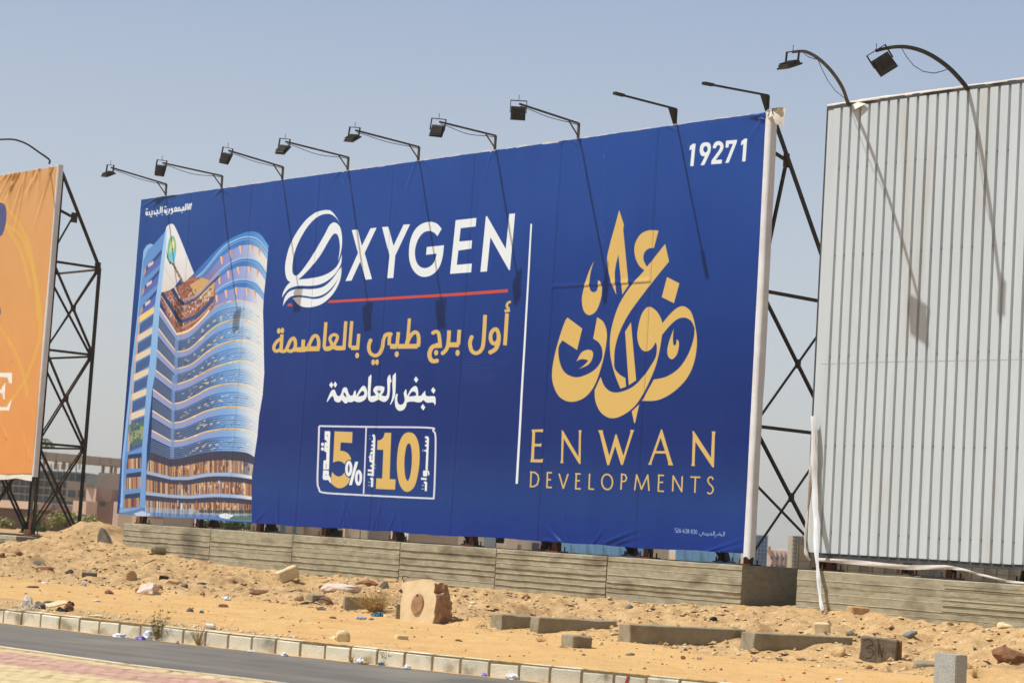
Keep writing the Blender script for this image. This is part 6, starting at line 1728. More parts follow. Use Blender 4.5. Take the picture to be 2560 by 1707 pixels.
# crumpled litter
def crumple(name, u, v, w, h, mt, label, seed, cat='litter', group='litter along the kerb', road_=False, lift=0.):
    P = on_ground(u, v); k = px_size(P)
    if road_: P = on_z(u, v, .006)
    bm = bmesh.new(); bmesh.ops.create_icosphere(bm, subdivisions=3, radius=1)
    for v_ in bm.verts:
        q = v_.co.copy(); s2 = Vector((seed * 1.7, seed * .3, 0))
        q *= 1 + .55 * mnoise.noise(q * 1.6 + s2) + .3 * mnoise.noise(q * 4.5 + s2)
        q.z = max(q.z, -.35)
        v_.co = Vector(P) + Vector((q.x * w * k / 2, q.y * w * k / 2.6, (q.z + .3) * h * k / 1.35 + lift))
    me = bpy.data.meshes.new(name); bm.to_mesh(me); bm.free()
    return tag(link(name, me, mt), label, cat, group)
lt = [
    ('wrapper', *five(762, 992), 20, 7, 'red_bag', 'flat red wrapper at the kerb foot left of the white sheets', 1),
    ('paper', *five(868, 1000), 38, 12, 'white_bag', 'torn white sheet at the kerb foot right of the red wrapper', 1),
    ('paper', *five(1072, 1038), 36, 8, 'white_bag', 'flat white sheet at the kerb foot before the spiky green weed', 1),
    ('wrapper', *five(1252, 1058), 22, 8, 'purple_bag', 'small blue and white wrapper left of the white bag', 1),
    ('plastic_bag', *five(1318, 1060), 26, 20, 'white_bag', 'white plastic bag at the foot of the spiky green weed', 1),
    ('paper', *five(1440, 1072), 18, 6, 'white_bag', 'white scrap right of the spiky green weed', 1),
    ('wrapper', *five(1582, 1094), 8, 6, 'red_bag', 'tiny red wrapper at the kerb foot before the straw tuft', 1),
    ('paper', *five(2236, 1170), 18, 4, 'white_bag', 'flat white scrap on the sand strip right of the straw tuft', 1),
    ('paper', *five(315, 935), 22, 9, 'white_bag', 'white scraps at the kerb foot right of the dark brick', 1),
    ('wrapper', *five(240, 930), 22, 6, 'plaster', 'greyish scrap below the dark brick at the kerb foot', 1),
    ('paper', *six(95, 1170), 15, 4, 'white_bag', 'thin white scrap at the kerb foot below the big boulder side', 1),
    ('paper', *six(395, 1205), 17, 7, 'white_bag', 'white scrap with a shiny spot on the sand strip', 1),
    ('plastic_bag', *six(1070, 1275), 18, 13, 'white_bag', 'white bag next to the yellow wrapper at the kerb foot', 1),
    ('wrapper', *six(1110, 1278), 14, 6, 'yellow_bag', 'yellow wrapper at the kerb foot', 1),
    ('wrapper', *six(1136, 1278), 7, 7, 'red_bag', 'small red wrapper right of the yellow one', 1),
    ('wrapper', *six(1260, 1290), 16, 8, 'blue_bag', 'pale blue scrap beside the dark dead weed', 1),
    ('paper', *six(1488, 1320), 20, 9, 'white_bag', 'white crumpled paper right of the dark dead weed', 1),
    ('wrapper', *six(1812, 1340), 18, 7, 'orange_bag', 'orange and white wrapper on the sand strip', 1),
    ('wrapper', *six(2178, 1385), 15, 8, 'purple_bag', 'purple wrapper at the kerb foot', 1),
    ('plastic_bag', *sev(385, 1100), 34, 13, 'white_bag', 'large flattened white bag at the kerb foot near the bottom edge', 1),
    ('wrapper', *sev(735, 1132), 18, 4, 'yellow_bag', 'yellow scrap at the very bottom of the picture', 1),
    ('paper', *five(750, 570), 12, 8, 'white_bag', 'white scrap on the sand below the grey brick', 0),
    ('paper', *five(402, 562), 17, 4, 'white_bag', 'thin white strip on the sand at the far left', 0),
    ('paper', *five(2020, 712), 24, 9, 'white_bag', 'white crumpled sheet at the edge of the orange sand', 0),
    ('paper', *five(860, 722), 18, 3, 'white_bag', 'flat pale sheet on the orange sand', 0),
    ('wrapper', *sev(1868, 945), 13, 7, 'red_bag', 'red and white wrapper in front of the long beam end', 0),
    ('wrapper', *sev(2308, 962), 13, 8, 'red_bag', 'red crushed wrapper below the tan stone of the right beam', 0),
    ('wrapper', *fou(205, 1250), 12, 8, 'orange_bag', 'bright orange scrap on the sand at the bottom', 0),
    ('paper', *fou(705, 1245), 18, 4, 'white_bag', 'thin white strip on the sand below the block marked 3', 0),
    ('wrapper', *sev(2215, 548), 12, 6, 'yellow_bag', 'yellow scrap high on the heap near the wall corner', 0),
    ('plastic_bag', *six(1228, 855), 24, 11, 'blue_bag', 'teal plastic bag at the foot of the dry bush', 0),
    ('paper', *six(2003, 565), 11, 8, 'white_bag', 'white scrap beside the rust red stone on the heap', 0),
    ('paper', *six(440, 775), 0, 0, 'white_bag', '', 0),
]
for i, (nm, u_, v_, w_, h_, mt_, lb_, rd) in enumerate(lt):
    if w_: crumple(nm, u_, v_, w_, h_, M[mt_], lb_, i + 1, road_=bool(rd), group='litter along the kerb' if rd else 'litter on the sand')
# crushed bottle and white roll
def cyl(name, u, v, length, rad, yaw, mt, label, cat):
    P = on_ground(u, v); d = np.array([math.cos(yaw), math.sin(yaw), 0]); q = MB()
    c = P + np.array([0, 0, rad * .9]); n_ = 9
    q.tube([c + d * length * (t_ - .5) for t_ in np.linspace(0, 1, n_)], [rad * (.4 if i == n_ - 1 else .75 + .25 * math.sin(i * 2.2)) for i in range(n_)], 9)
    return tag(q.build(name, mt, smooth=True), label, cat)
cyl('bottle', *six(1080, 885), .17, .032, .1, M['bottle'], 'crushed pale blue plastic bottle on the orange sand', 'bottle')
q = MB(); P_b = on_ground(*five(1865, 965)); q.tube([P_b + np.array([-.05, 0, .035]), P_b + np.array([.05, 0, .035])], .035, 12)
tag(q.build('cup', M['white_bag'], smooth=False), 'white paper cup lying on the gravel right behind the kerb', 'cup')

# debris heap behind the kerb: board, cloth, wire
P_h = on_ground(*five(450, 812))
block('plywood_board', 'board', 'tan plywood board lying on the debris heap behind the kerb', P_h + np.array([-.03, -.02, .02]), None, .30, .18, .016, R(28), M['rock_pale'], .03, tilt=R(-13), roll=R(14), bev=.003)
for i, (x_, y_, w_, h_, mt_, lb_) in enumerate([(240, 780, 26, 26, 'cloth', 'cream crumpled rag at the left end of the debris heap'), (350, 790, 30, 18, 'rock_grey', 'grey twisted rag in the debris heap'), (610, 805, 22, 18, 'rock_brown', 'brown crushed can shape at the right end of the debris heap'),
                                                 (620, 760, 18, 10, 'black', 'black scrap on top of the debris heap'), (440, 755, 36, 10, 'rock_grey', 'dark scraps behind the plywood board'), (540, 815, 26, 10, 'black', 'black rag under the plywood board')]):
    crumple('rag', *five(x_, y_), w_, h_, M[mt_], lb_, 60 + i, 'rag', 'debris heap behind the kerb')
q = MB()
for k in range(14):
    P = on_ground(*five(205 + rf.random() * 130, 800)); pts = [P]
    for j in range(6): pts.append(pts[-1] + np.array([rf.uniform(-.05, .05), rf.uniform(-.05, .05), rf.uniform(-.03, .05)]))
    q.tube(pts, .0045, 4)
tag(q.build('tangled_wire', M['cloth']), 'tangle of pale wire and string at the left of the debris heap', 'wire')
q = MB()
P = on_ground(*five(1340, 400)); q.bar(P + np.array([-.12, 0, .03]), P + np.array([.12, .05, .14]), .03, .02)
tag(q.build('stick', M['rock_grey']), 'short grey stick lying on the slope below the scorched wall', 'stick')

# pebbles: too many to count
def scatter(name, n, sfun, zone, rmin, rmax, mt, seed, label):
    r_ = np.random.default_rng(seed)
    oct_v = np.array([(1, 0, 0), (-1, 0, 0), (0, 1, 0), (0, -1, 0), (0, 0, 1), (0, 0, -1), (.6, .6, .5), (-.6, .5, .45)], float)
    oct_f = [(0, 6, 4), (6, 2, 4), (2, 7, 4), (7, 1, 4), (1, 3, 4), (3, 0, 4), (0, 2, 6), (2, 1, 7)]
    V = []; Fc = []
    s_, n_ = sfun(r_, n)
    z_ = ground_z(s_, n_)
    rr = rmin * (rmax / rmin) ** (r_.random(len(s_)) ** 2.2)
    for i in range(len(s_)):
        k = len(V); a = r_.uniform(0, 6.28); ca, sa_ = math.cos(a), math.sin(a)
        sc3 = rr[i] * r_.uniform(.6, 1.2, 3) * np.array([1.2, 1, .75])
        P = W(s_[i], n_[i], z_[i] + rr[i] * .15)
        for q in oct_v:
            x, y, z = q * sc3 * (1 + r_.uniform(-.15, .15))
            V.append((P[0] + x * ca - y * sa_, P[1] + x * sa_ + y * ca, P[2] + z))
        Fc += [tuple(i_ + k for i_ in f) for f in oct_f]
    me = bpy.data.meshes.new(name); me.from_pydata(V, [], Fc); me.update()
    return tag(link(name, me, mt), label, kind='stuff')
def z_heap(r_, n):
    s_ = r_.uniform(-8.5, 22, n); t_ = r_.random(n) ** 1.0
    fn = np.interp(s_, FS, FN) + .3
    return s_, .5 + (fn - .5) * t_
def z_flat(r_, n):
    s_ = r_.uniform(-9.5, 18, n); fn = np.interp(s_, FS, FN); kn = kerb_n(s_) - .25
    return s_, fn + (kn - fn) * r_.random(n)
def z_verge(r_, n):
    s_ = r_.uniform(-3, 18, n); kn = kerb_n(s_) - .2
    return s_, kn - np.abs(r_.normal(0, .45, n)) * np.clip((s_ + 4) / 4, .3, 1.4)
scatter('pale_pebbles', 5200, z_heap, None, .008, .055, M['pebble'], 1, 'pale pebbles scattered over the dug heap')
scatter('dark_pebbles', 1300, z_heap, None, .008, .05, M['pebble_dark'], 2, 'dark pebbles scattered over the dug heap')
scatter('brown_pebbles', 900, z_flat, None, .006, .03, M['pebble_dark'], 3, 'dark pebbles on the flat orange sand')
scatter('light_pebbles', 700, z_flat, None, .006, .026, M['pebble'], 4, 'pale pebbles on the flat orange sand')
scatter('verge_gravel', 3600, z_verge, None, .008, .04, M['pebble'], 5, 'gravel along the back of the kerb')
def z_clod(r_, n):
    s_, n_ = z_heap(r_, n); return s_, n_
scatter('sand_clods', 2400, z_clod, None, .02, .085, M['rock'], 6, 'clods of sandy earth on the dug heap')

# weeds and bushes
def tuft(name, P, h, spread, nst, mt, label, seed, leaf=0, cat='weed', rad=.003, curl=.5, group='weeds by the kerb'):
    r_ = random.Random(seed); q = MB(); lv = MB()
    for k in range(nst):
        a = r_.uniform(0, 6.28); l_ = h * r_.uniform(.55, 1.1); sp = spread * r_.random() ** .6
        p = np.array(P, float) + np.array([math.cos(a), math.sin(a), 0]) * sp * .15; pts = [p]
        d = np.array([math.cos(a) * sp / h, math.sin(a) * sp / h, 1.]); d /= np.linalg.norm(d)
        for j in range(4):
            d = d + np.array([r_.uniform(-.25, .25), r_.uniform(-.25, .25), r_.uniform(-.25, .1)]) * curl; d /= np.linalg.norm(d)
            pts.append(pts[-1] + d * l_ / 4)
        q.tube(pts, [rad, rad, rad * .8, rad * .6, rad * .3], 3, cap=False)
        for j in range(leaf):
            b_ = pts[r_.randint(1, 4)]; o_ = np.array([r_.uniform(-1, 1), r_.uniform(-1, 1), r_.uniform(-.2, 1)]); o_ /= np.linalg.norm(o_)
            sd = np.cross(o_, (r_.uniform(-1, 1), r_.uniform(-1, 1), .3)); sd /= np.linalg.norm(sd); L_ = h * r_.uniform(.06, .13)
            lv.add([b_, b_ + o_ * L_ * .5 + sd * L_ * .18, b_ + o_ * L_, b_ + o_ * L_ * .5 - sd * L_ * .18], [(0, 1, 2, 3)])
    if not leaf: return tag(q.build(name, mt), label, cat, group)
    t = empty(name, P, label, cat, group)
    q.build('stems', M['dryweed'], t); lv.build('leaves', mt, t); return t
Pw = on_z(*five(1395, 1066), .01); tuft('weed', Pw, .42, .14, 26, M['weed'], 'spiky grey-green weed growing at the kerb foot behind the white bag', 2, leaf=9)
Pw = on_z(*five(1762, 1108), .01); tuft('straw_tuft', Pw, .27, .14, 34, M['dryweed'], 'straw coloured dry tuft at the kerb foot', 3, rad=.004)
Pw = on_z(*five(248, 905), .01); tuft('dead_weed', Pw, .30, .16, 16, M['dryweed'], 'bare dead weed at the kerb foot beside the dark brick', 4, rad=.0035)
Pw = on_z(*six(1305, 1288), .01); tuft('weed', Pw, .22, .10, 20, M['rock_grey'], 'dark dead weed at the kerb foot right of the wrappers', 5, leaf=6)
Pw = on_z(*six(1000, 1265), .01); tuft('straw_tuft', Pw, .12, .09, 18, M['dryweed'], 'small dry tuft at the kerb foot left of the wrappers', 6)
Pw = on_ground(*six(1195, 825)); tuft('dry_bush', Pw, .42, .42, 240, M['dryweed'], 'round pale dry bush beside the long squared block', 7, cat='bush', rad=.0035, curl=.9, group=None, leaf=3)
Pw = on_ground(*sev(610, 805)); tuft('dead_weed', Pw, .12, .22, 30, M['dryweed'], 'low dry twigs left of the small squared block', 8, cat='weed', group='dry plants on the sand')
Pw = on_ground(*fou(1910, 1225)); tuft('dead_weed', Pw, .16, .12, 30, M['dryweed'], 'small dry weed right of the concrete post', 9, group='dry plants on the sand')
Pw = on_ground(*sev(790, 850)); tuft('dead_weed', Pw, .06, .30, 40, M['dryweed'], 'dry grass around the foot of the small squared block', 10, group='dry plants on the sand')

# concrete post at the right foot of the picture
yp = 24.5
tl_ = at_y(2346, 1634, yp); tr_ = at_y(2427, 1637, yp); md = at_y(2391, 1640, yp)
wp = tr_[0] - tl_[0]
a_ = math.atan2(90 - 46, 46)
mb = MB()
ca_ = R(43); X_ = np.array([math.cos(ca_), math.sin(ca_), 0]); Y_ = np.array([-math.sin(ca_), math.cos(ca_), 0])
lw, rw = (md[0] - tl_[0]) / math.sin(ca_), (tr_[0] - md[0]) / math.cos(ca_)
top = tl_[2]
bm = bmesh.new(); bmesh.ops.create_cube(bm, size=1)
for v_ in bm.verts: v_.co = Vector(((v_.co.x + .5) * rw, (v_.co.y + .5) * lw, (v_.co.z - .5) * (top + .1)))
bmesh.ops.bevel(bm, geom=bm.edges[:], offset=.008, segments=2, affect='EDGES')
bmesh.ops.subdivide_edges(bm, edges=[e for e in bm.edges if e.calc_length() > .1], cuts=6, use_grid_fill=True)
for v_ in bm.verts:
    q = v_.co + Vector([mnoise.noise(v_.co * 14 + Vector((k, 0, 0))) * .006 for k in (0, 7, 13)])
    v_.co = Vector((md[0], md[1], top)) + Vector(X_) * q.x + Vector(Y_) * q.y + Vector((0, 0, q.z))
me = bpy.data.meshes.new('bollard'); bm.to_mesh(me); bm.free()
tag(link('concrete_post', me, M['block_grey']), 'square grey concrete post with speckled faces, cut by the bottom edge at the right', 'post')

# ================================================================== far things
def fbox(mb, u0, u1, v0, v1, y, depth=6., mi=0, sideways=0., skew=0.):
    """box whose front spans the photo rectangle at distance y (v1 is its foot)"""
    vm = (v0 + v1) / 2
    a = at_y(u0, vm, y); b = at_y(u1, vm, y)
    z0 = at_y((u0 + u1) / 2, v0, y)[2]; z1 = at_y((u0 + u1) / 2, v1, y)[2]
    yb = y + depth
    yr = y - skew * (b[0] - a[0])
    x0 = a[0]; b = at_y(u1, vm, yr); x1 = b[0]
    vs = [(x0, y, z1), (x1, yr, z1), (x1 + sideways, yb, z1), (x0 + sideways, yb, z1), (x0, y, z0), (x1, yr, z0), (x1 + sideways, yb, z0), (x0 + sideways, yb, z0)]
    mb.add(vs, [(3, 2, 1, 0), (4, 5, 6, 7), (0, 1, 5, 4), (1, 2, 6, 5), (2, 3, 7, 6), (3, 0, 4, 7)], mi)
def fpart(name, rects, y, mt, parent=None, depth=6., stuff=False):
    mb = MB()
    sk_w = .55 if mt in (M['far_pink'], M['far_tan'], M['far_rose']) else 0.
    for r_ in rects: fbox(mb, *r_, y, depth, skew=sk_w)
    o = mb.build(name, mt, parent)
    if stuff: o['kind'] = 'stuff'
    return o
z6l = lambda x0, x1, y0, y1: (x0 / 5.6, x1 / 5.6, 1080 + y0 / 5.6, 1080 + y1 / 5.6)
def yl(x, y, dx): return y + .0627 * dx
# glass fronted building
gb = empty('building', at_y(100, 1270, 220), 'dark blue glass fronted building under construction behind the orange billboard', 'building')
fpart('wall', [z6l(-900, 1190, 520, 960)], 220.5, M['far_glass'], gb, 14)
for i in range(16):
    x = -160 + i * 86
    fpart('mullion', [z6l(x, x + 9, 500, 955)], 220.2, M['far_grey'], gb, .3)
for k in range(4):
    fpart('floor_band', [z6l(-900, 1190, 520 + k * 108, 536 + k * 108)], 220.1, M['far_grey'] if k else M['far_glass'], gb, .4)
fpart('parapet', [z6l(-900, 1190, 500, 522)], 220.3, M['far_grey'], gb, 14)
fpart('annex_wall', [z6l(925, 1200, 700, 975)], 216, M['far_grey'], gb, 4)
for x in (950, 1090): fpart('window', [z6l(x, x + 95, 810, 910)], 215.9, M['far_window'], gb, .2)
for i, x in enumerate(range(500, 1160, 50)): fpart('stub_column', [z6l(x, x + 14, 440, 520)], 221 + i % 3, M['far_pale'], gb, .5)
# overhead slab on columns
ov = empty('canopy', at_y(200, 1160, 200), 'long flat concrete canopy on thin columns behind the left truss', 'canopy')
for i in range(8):
    x = 480 + i * 152
    sk_ = i * 14
    fpart('roof_slab', [z6l(x, x + 152, 268 + sk_, 372 + sk_ * 1.0)], 200 + i * .02, M['far_grey'], ov, 9)
for x in (520, 595, 760, 870, 960): fpart('column', [z6l(x, x + 18, 340 + (x - 480) * .09, 520)], 203, M['far_grey'], ov, .8)
for x in (1420, 1535, 1595): fpart('column', [z6l(x, x + 24, 430, 600)], 203, M['far_grey'], ov, .8)
# tower block, grey over brown, tan lit flank
tb = empty('building', at_y(262, 1290, 180), 'grey and brown stair block with a sunlit tan flank, left of the blue billboard', 'building')
fpart('upper_wall', [z6l(1362, 2600, 600, 985)], 181, M['far_grey'], tb, 8)
fpart('brown_wall', [z6l(1340, 1565, 790, 965)], 178, M['far_brown'], tb, 3)
fpart('lower_wall', [z6l(1335, 1565, 965, 1330)], 178.2, M['far_brown'], tb, 3)
fpart('flank_wall', [z6l(1205, 1340, 780, 955)], 178, M['far_pink'], tb, 3)
fpart('flank_base', [z6l(1200, 1340, 955, 1210)], 177.9, M['far_tan'], tb, 3)
fpart('parapet', [z6l(1200, 1345, 768, 784)], 177.6, M['far_brown'], tb, 3.4)
fpart('window', [z6l(1252, 1278, 970, 1020)], 177.2, M['far_window'], tb, .2)
fpart('window', [z6l(1420, 1462, 985, 1035)], 178.0, M['far_window'], tb, .2)
fpart('salmon_wall', [z6l(1580, 1760, 975, 1320)], 176, M['far_pink'], tb, 3)
# pink low house
ph = empty('building', at_y(120, 1290, 170), 'low pink and brown house with pale panels behind the left truss', 'building')
fpart('wall', [z6l(-900, 1020, 965, 1420)], 171, M['far_brown'], ph, 6)
fpart('lit_band', [z6l(-900, 530, 935, 1040)], 170, M['far_pink'], ph, 5)
fpart('roof_edge', [z6l(-900, 1030, 1040, 1060)], 169.6, M['far_brown'], ph, 5)
fpart('corner_wall', [z6l(1015, 1200, 960, 1220)], 169, M['far_pink'], ph, 4)
for r_ in [(620, 800, 1150, 1310), (820, 870, 1165, 1320), (420, 560, 1140, 1210), (585, 612, 1130, 1330)]: fpart('panel', [z6l(*r_)], 170.6, M['far_pink'], ph, .4)
for r_ in [(430, 500, 1215, 1290), (515, 560, 1215, 1290), (625, 690, 1320, 1400), (0, 60, 1215, 1300)]: fpart('window', [z6l(*r_)], 170.5, M['far_tan'], ph, .4)
fpart('pole', [z6l(508, 524, 1010, 1330)], 165, M['far_pole'], ph, .1)
fpart('pole', [z6l(440, 456, 640, 1330)], 165, M['far_pole'], ph, .1)
# leafy shrubs far behind
def shrub(u0, u1, v0, v1, y, mt, label, seed, n=900, leafpx=4.5, name='bush', cat='bush', group='shrubs behind the billboards'):
    r_ = np.random.default_rng(seed)
    a = at_y((u0 + u1) / 2, v1, y); wd = (at_y(u1, v1, y) - at_y(u0, v1, y))[0]; hh = at_y((u0 + u1) / 2, v0, y)[2] - a[2]
    t = empty(name, a, label, cat, group)
    lv = MB(); L_ = leafpx * y / FPX
    cl = [(r_.uniform(-.38, .38), r_.uniform(-.3, .3), r_.uniform(.25, .78), r_.uniform(.14, .27)) for _ in range(11)]
    for k in range(n):
        c = cl[k % 11]; d = r_.normal(0, 1, 3); d /= np.linalg.norm(d); rr = c[3] * r_.random() ** .35
        p = a + np.array([(c[0] + d[0] * rr) * wd, (c[1] + d[1] * rr) * wd * .8, max(.02, c[2] + d[2] * rr) * hh])
        x = r_.normal(0, 1, 3); x /= np.linalg.norm(x); y_ = np.cross(x, r_.normal(0, 1, 3)); y_ /= np.linalg.norm(y_)
        s2 = L_ * r_.uniform(.6, 1.4)
        lv.add([p - x * s2, p + y_ * s2 * .6, p + x * s2, p - y_ * s2 * .6], [(0, 1, 2, 3)])
    lv.build('leaves', mt, t)
    q = MB()
    for k in range(5): q.tube([a + np.array([r_.uniform(-.05, .05) * wd, 0, -.2]), a + np.array([r_.uniform(-.3, .3) * wd, 0, hh * .7])], [.05, .02], 5)
    q.build('stems', M['trunk'], t)
    return t
shrub(120, 250, 1270, 1342, 120, M['bush'], 'wide olive shrub behind the foot of the left truss', 3, 1600)
shrub(40, 108, 1276, 1335, 118, M['bush'], 'olive shrub under the orange billboard', 4, 1200)
shrub(-30, 46, 1290, 1335, 119, M['bush'], 'olive shrub cut by the left edge of the picture', 5, 900)
shrub(75, 112, 1312, 1338, 110, M['bush_dark'], 'small green shrub right of the far pink wall panel', 6, 700)
shrub(492, 556, 1296, 1328, 100, M['bush_dark'], 'green shrub seen between two posts under the tower picture', 7, 900)
shrub(556, 636, 1296, 1332, 98, M['bush_dark'], 'dark green shrub seen under the right half of the tower picture', 8, 1200)
shrub(830, 900, 1322, 1348, 96, M['bush_dark'], 'dark shrub seen under the billboard left of the offer box', 9, 700)
shrub(935, 975, 1330, 1352, 96, M['bush_dark'], 'small dark shrub seen under the offer box', 10, 500)
# far palm top
pt = at_y(97, 1108, 210); t = empty('palm_tree', at_y(90, 1180, 210), 'top of a far palm tree beside the orange billboard', 'palm tree')
q = MB()
for k in range(16):
    a = k * .39; l_ = 1.5; pts = [pt + np.array([math.cos(a) * l_ * x, math.sin(a) * l_ * x, .75 * math.sin(x * 2.6) - .7 * x * x]) for x in np.linspace(0, 1, 7)]
    for i in range(1, 7):
        for s2 in (-1, 1):
            b_ = pts[i]; q.add([b_, b_ + np.array([math.cos(a + s2) * .45, math.sin(a + s2) * .45, -.15]), pts[i - 1]], [(0, 1, 2)])
q.build('fronds', M['bush_dark'], t); q = MB(); q.tube([pt, at_y(93, 1180, 210)], .16, 6); q.build('trunk', M['trunk'], t)

# strip of yard walls, sheds and fences seen under the boards
c1 = lambda a, b, c, d: (280 + a / 4.9, 280 + b / 4.9, 1270 + c / 4.9, 1270 + d / 4.9 + 12)
c2 = lambda a, b, c, d: (740 + a / 4.523, 740 + b / 4.523, 1300 + c / 4.523, 1300 + d / 4.523 + 10)
c3 = lambda a, b, c, d: (1240 + a / 4.523, 1240 + b / 4.523, 1320 + c / 4.523, 1320 + d / 4.523 + 10)
c4 = lambda a, b, c, d: (1740 + a / 4.523, 1740 + b / 4.523, 1320 + c / 4.523, 1320 + d / 4.523)
hut = empty('hut', at_y(316, 1312, 90), 'small cream hut showing under the left corner of the blue billboard', 'hut')
fpart('wall', [c1(70, 240, 60, 220)], 90, M['far_pale'], hut, 3); fpart('side_post', [c1(243, 290, 60, 200)], 89, M['far_tan'], hut, 2)
hut2 = empty('hut', at_y(368, 1305, 88), 'pale hut behind the first post of the blue billboard', 'hut')
fpart('wall', [c1(385, 485, 60, 195)], 88, M['far_pale'], hut2, 3); fpart('roof_edge', [c1(380, 490, 50, 62)], 87.8, M['far_brown'], hut2, 3.2)
gwl = empty('yard_wall', at_y(430, 1310, 95), 'low grey yard wall running behind the blue billboard', 'wall')
fpart('left_panel', [c1(480, 970, 80, 260)], 95, M['far_grey'], gwl, 1)
for a, b in ((1700, 1830), (1870, 2352)): fpart('panel', [c1(a, b, 120, 330)], 95.2, M['far_grey'], gwl, 1)
for a, b in ((0, 270), (800, 1060), (1270, 1830)): fpart('panel', [c2(a, b, 40, 280)], 95.3, M['far_grey'], gwl, 1)
shed = empty('shed', at_y(880, 1335, 92), 'pale shed with a doorway and blue posts behind the blue billboard', 'shed')
fpart('wall', [c2(430, 720, 60, 210)], 92.5, M['far_pale'], shed, 3)
fpart('post', [c2(530, 552, 60, 200)], 92.2, M['far_tan'], shed, .3); fpart('doorway', [c2(420, 528, 110, 200)], 92.3, M['black'], shed, .2)
fpart('column', [c2(730, 800, 90, 215)], 92, M['far_pale'], shed, 1)
for r_ in [(1910, 1945), (2060, 2110), (2210, 2250)]: fpart('blue_post', [c1(*r_, 150, 330)], 92, M['blue_paint'], shed, .4)
fpart('blue_post', [c2(355, 415, 80, 200)], 92, M['blue_paint'], shed, .4)
gar = empty('shed', at_y(1220, 1372, 100), 'pale shed with grey-blue shutters behind the blue billboard', 'shed')
fpart('wall', [c2(1815, 2352, 130, 320), c3(-100, 620, 60, 250)], 100, M['far_pale'], gar, 4)
fpart('shutter', [c2(2120, 2255, 190, 320)], 99.8, mat('blue_grey_shutter', (150, 164, 178), (132, 148, 164), 2, .8), gar, .2)
fpart('shutter', [c3(405, 490, 165, 250)], 99.8, M['far_window'], gar, .2); fpart('shutter', [c3(505, 610, 170, 255)], 99.8, M['far_window'], gar, .2)
fpart('brown_post', [c3(488, 506, 160, 250)], 99.6, M['far_brown'], gar, .3)
trk = empty('truck', at_y(1282, 1372, 94), 'white truck parked behind the wall, its box seen under the blue billboard', 'truck')
fpart('cargo_box', [c3(112, 245, 110, 190)], 94, M['far_pale'], trk, 2.2); fpart('lower_body', [c3(122, 285, 182, 240)], 94.1, M['far_grey'], trk, 2)
fpart('bonnet', [c3(0, 108, 172, 220)], 94.2, M['far_pale'], trk, 2)
bf = empty('site_fence', at_y(1500, 1390, 110), 'light blue sheet fence behind the right half of the blue billboard', 'fence')
for i in range(22):
    a = 745 + i * 92
    off = (a - 745) * .046
    if a < 1610: fpart('fence_sheet', [c3(a + 3, a + 89, 150 + off, 300 + off)], 110 + .05 * (i % 2), M['far_blue'], bf, .1)
    elif 1950 < a < 2800: fpart('fence_sheet', [c3(a + 3, a + 89, 200 + off * .6, 360 + off)], 110 + .05 * (i % 2), M['far_blue'], bf, .1)
    fpart('fence_post', [c3(a - 2, a + 3, 158 + off, 310 + off)], 109.0, M['blue_paint'], bf, .1)
ct = empty('container', at_y(1650, 1396, 104), 'white ribbed container in front of the blue fence', 'container')
for i in range(11): fpart('rib', [c3(1760 + i * 17.5, 1773 + i * 17.5, 215, 345)], 103.9, M['far_pale'], ct, .2)
fpart('side_wall', [c3(1755, 1955, 215, 345)], 104.1, M['far_pale'], ct, 2.4)
# right: blue and tan scaffold towers and the rose building
tw = empty('scaffold_tower', at_y(1900, 1412, 200), 'blue netted scaffold tower beside the right end of the blue billboard', 'scaffold tower')
fpart('netting', [c4(655, 800, 78, 520)], 200.5, M['far_blue_dk'], tw, 4)
for i in range(5): fpart('standard', [c4(655 + i * 36, 661 + i * 36, 70, 520)], 200, M['far_scaf'], tw, .15)
for i in range(9): fpart('ledger', [c4(650, 806, 84 + i * 45, 90 + i * 45)], 199.8, M['far_scaf'], tw, .15)
tw2 = empty('scaffold_tower', at_y(1995, 1415, 190), 'tan netted scaffold tower left of the bare billboard', 'scaffold tower')
fpart('netting', [c4(1100, 1236, 90, 560)], 190.5, M['far_scaf'], tw2, 4)
for i in range(5): fpart('standard', [c4(1090 + i * 34, 1097 + i * 34, 82, 560)], 190, M['far_pole'], tw2, .15)
for i in range(9): fpart('ledger', [c4(1082, 1240, 92 + i * 46, 98 + i * 46)], 189.8, M['far_pole'], tw2, .15)
q = MB()
for i in range(8): q.bar(at_y(1740 + 1095 / 4.523, 1320 + (95 + i * 46) / 4.523, 189.6), at_y(1740 + 1232 / 4.523, 1320 + (138 + i * 46) / 4.523, 189.6), .10)
q.build('braces', M['far_pole'], tw2)
ap = empty('building', at_y(1950, 1415, 330), 'far rose coloured building with a row of square windows, between the scaffold towers', 'building')
for i in range(6):
    fpart('wall', [c4(806 + i * 48, 854 + i * 48, 245 + i * 3, 560)], 330 + i * .01, M['far_rose'], ap, 20)
fpart('wall', [c4(1094, 1900, 262, 560)], 331, M['far_rose'], ap, 20)
fpart('roof_tower', [c4(814, 856, 198, 246)], 328, M['far_tan'], ap, 4); fpart('roof_window', [c4(822, 850, 206, 240)], 327.8, M['far_window'], ap, .3)
for j in range(3):
    for i, x in enumerate((842, 905, 968, 1030, 1150, 1212)):
        y = 315 + i * 5 + j * 92
        fpart('window', [c4(x, x + 28, y, y + 36)], 328.8, M['far_window'], ap, .3)
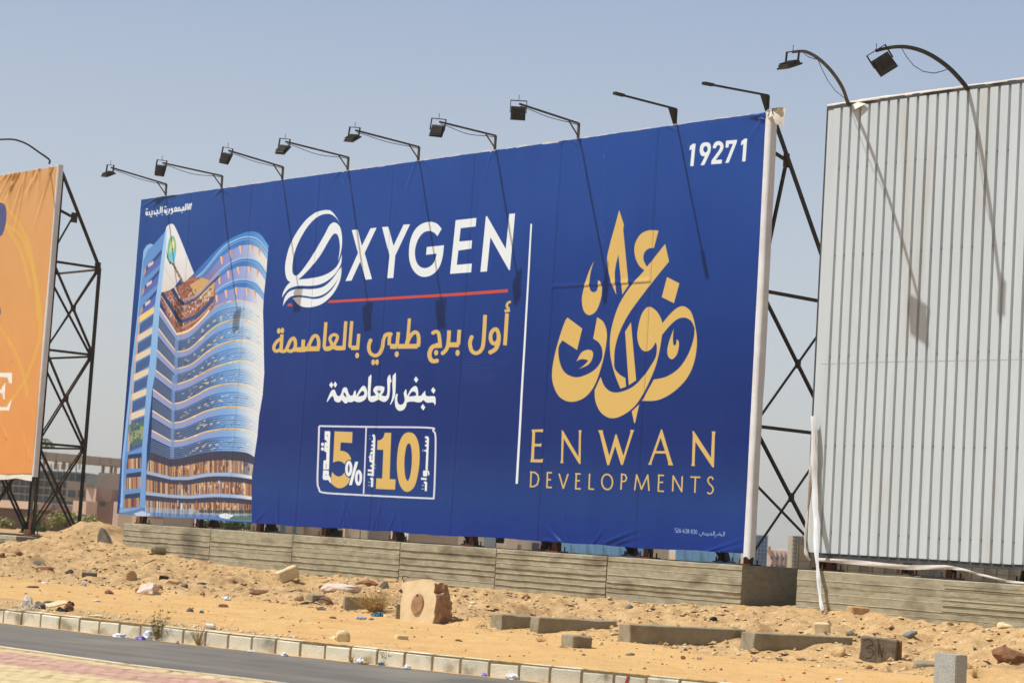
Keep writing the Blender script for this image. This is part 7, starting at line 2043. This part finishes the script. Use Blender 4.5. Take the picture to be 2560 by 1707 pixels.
# grey sheet fence under the bare billboard
gf = empty('sheet_fence', at_y(2250, 1440, 60), 'grey sheet fence with pale posts behind the bare billboard', 'fence')
for i in range(22):
    u0 = 1995 + i * 31; v0 = 1392 + i * 2.2
    fpart('fence_sheet', [(u0 + 1, u0 + 30, v0 - 30, v0 + 60)], 62 + .04 * (i % 2), M['far_fence'], gf, .06)
    fpart('fence_post', [(u0 - 2, u0 + 2, v0 - 32, v0 + 60)], 61.8, M['far_pole'], gf, .1)
for k in range(2): 
    for i in range(11): fpart('rail', [(1995 + i * 62, 1995 + i * 62 + 62, 1402 + k * 14 + i * 4.4, 1403.6 + k * 14 + i * 4.4)], 61.7, M['far_pole'], gf, .05)
bx = on_n(2200 + 690 / 6.533, 1340 + 655 / 6.533, -1.2)
block('cement_block', 'block', 'cream squared block on top of the wall under the bare billboard', np.array([bx[0] - .12, bx[1] - .3, 1.452]), None, .34, .30, .24, R(-40), M['cloth'], 0, bev=.03, seed=31)
bx = on_n(62, 1343, .4)
block('cement_block', 'block', 'small tan block standing on the left wall by the truss feet', np.array([bx[0] - .05, bx[1], .93]), None, .16, .14, .18, R(-30), M['rock'], 0, bev=.01, seed=32)
q = MB()
for i in range(3): q.bar(W(23.9 - i * .9, -.3, 1.02 - .015 * i), W(23 - i * .9, -.35, 1.0 - .015 * i), .05)
tag(q.build('steel_bar', M['steel']), 'long dark steel bar lying on the sand at the foot of the left truss', 'bar')

# ------------------------------------------------------------------ air
hz = MB(); hz.box((0, 330, 8.5), (2800, 2100, 25))
hm = bpy.data.materials.new('dusty_air'); hm.use_nodes = True
hn = hm.node_tree; hn.nodes.remove(hn.nodes['Principled BSDF'])
pvn = hn.nodes.new('ShaderNodeVolumePrincipled'); pvn.inputs['Density'].default_value = .0005
pvn.inputs['Color'].default_value = (1., .975, .93, 1); pvn.inputs['Anisotropy'].default_value = .35
hn.links.new(pvn.outputs[0], hn.nodes['Material Output'].inputs['Volume'])
tag(hz.build('haze', hm), 'pale dusty air thickening over the far buildings', kind='stuff')
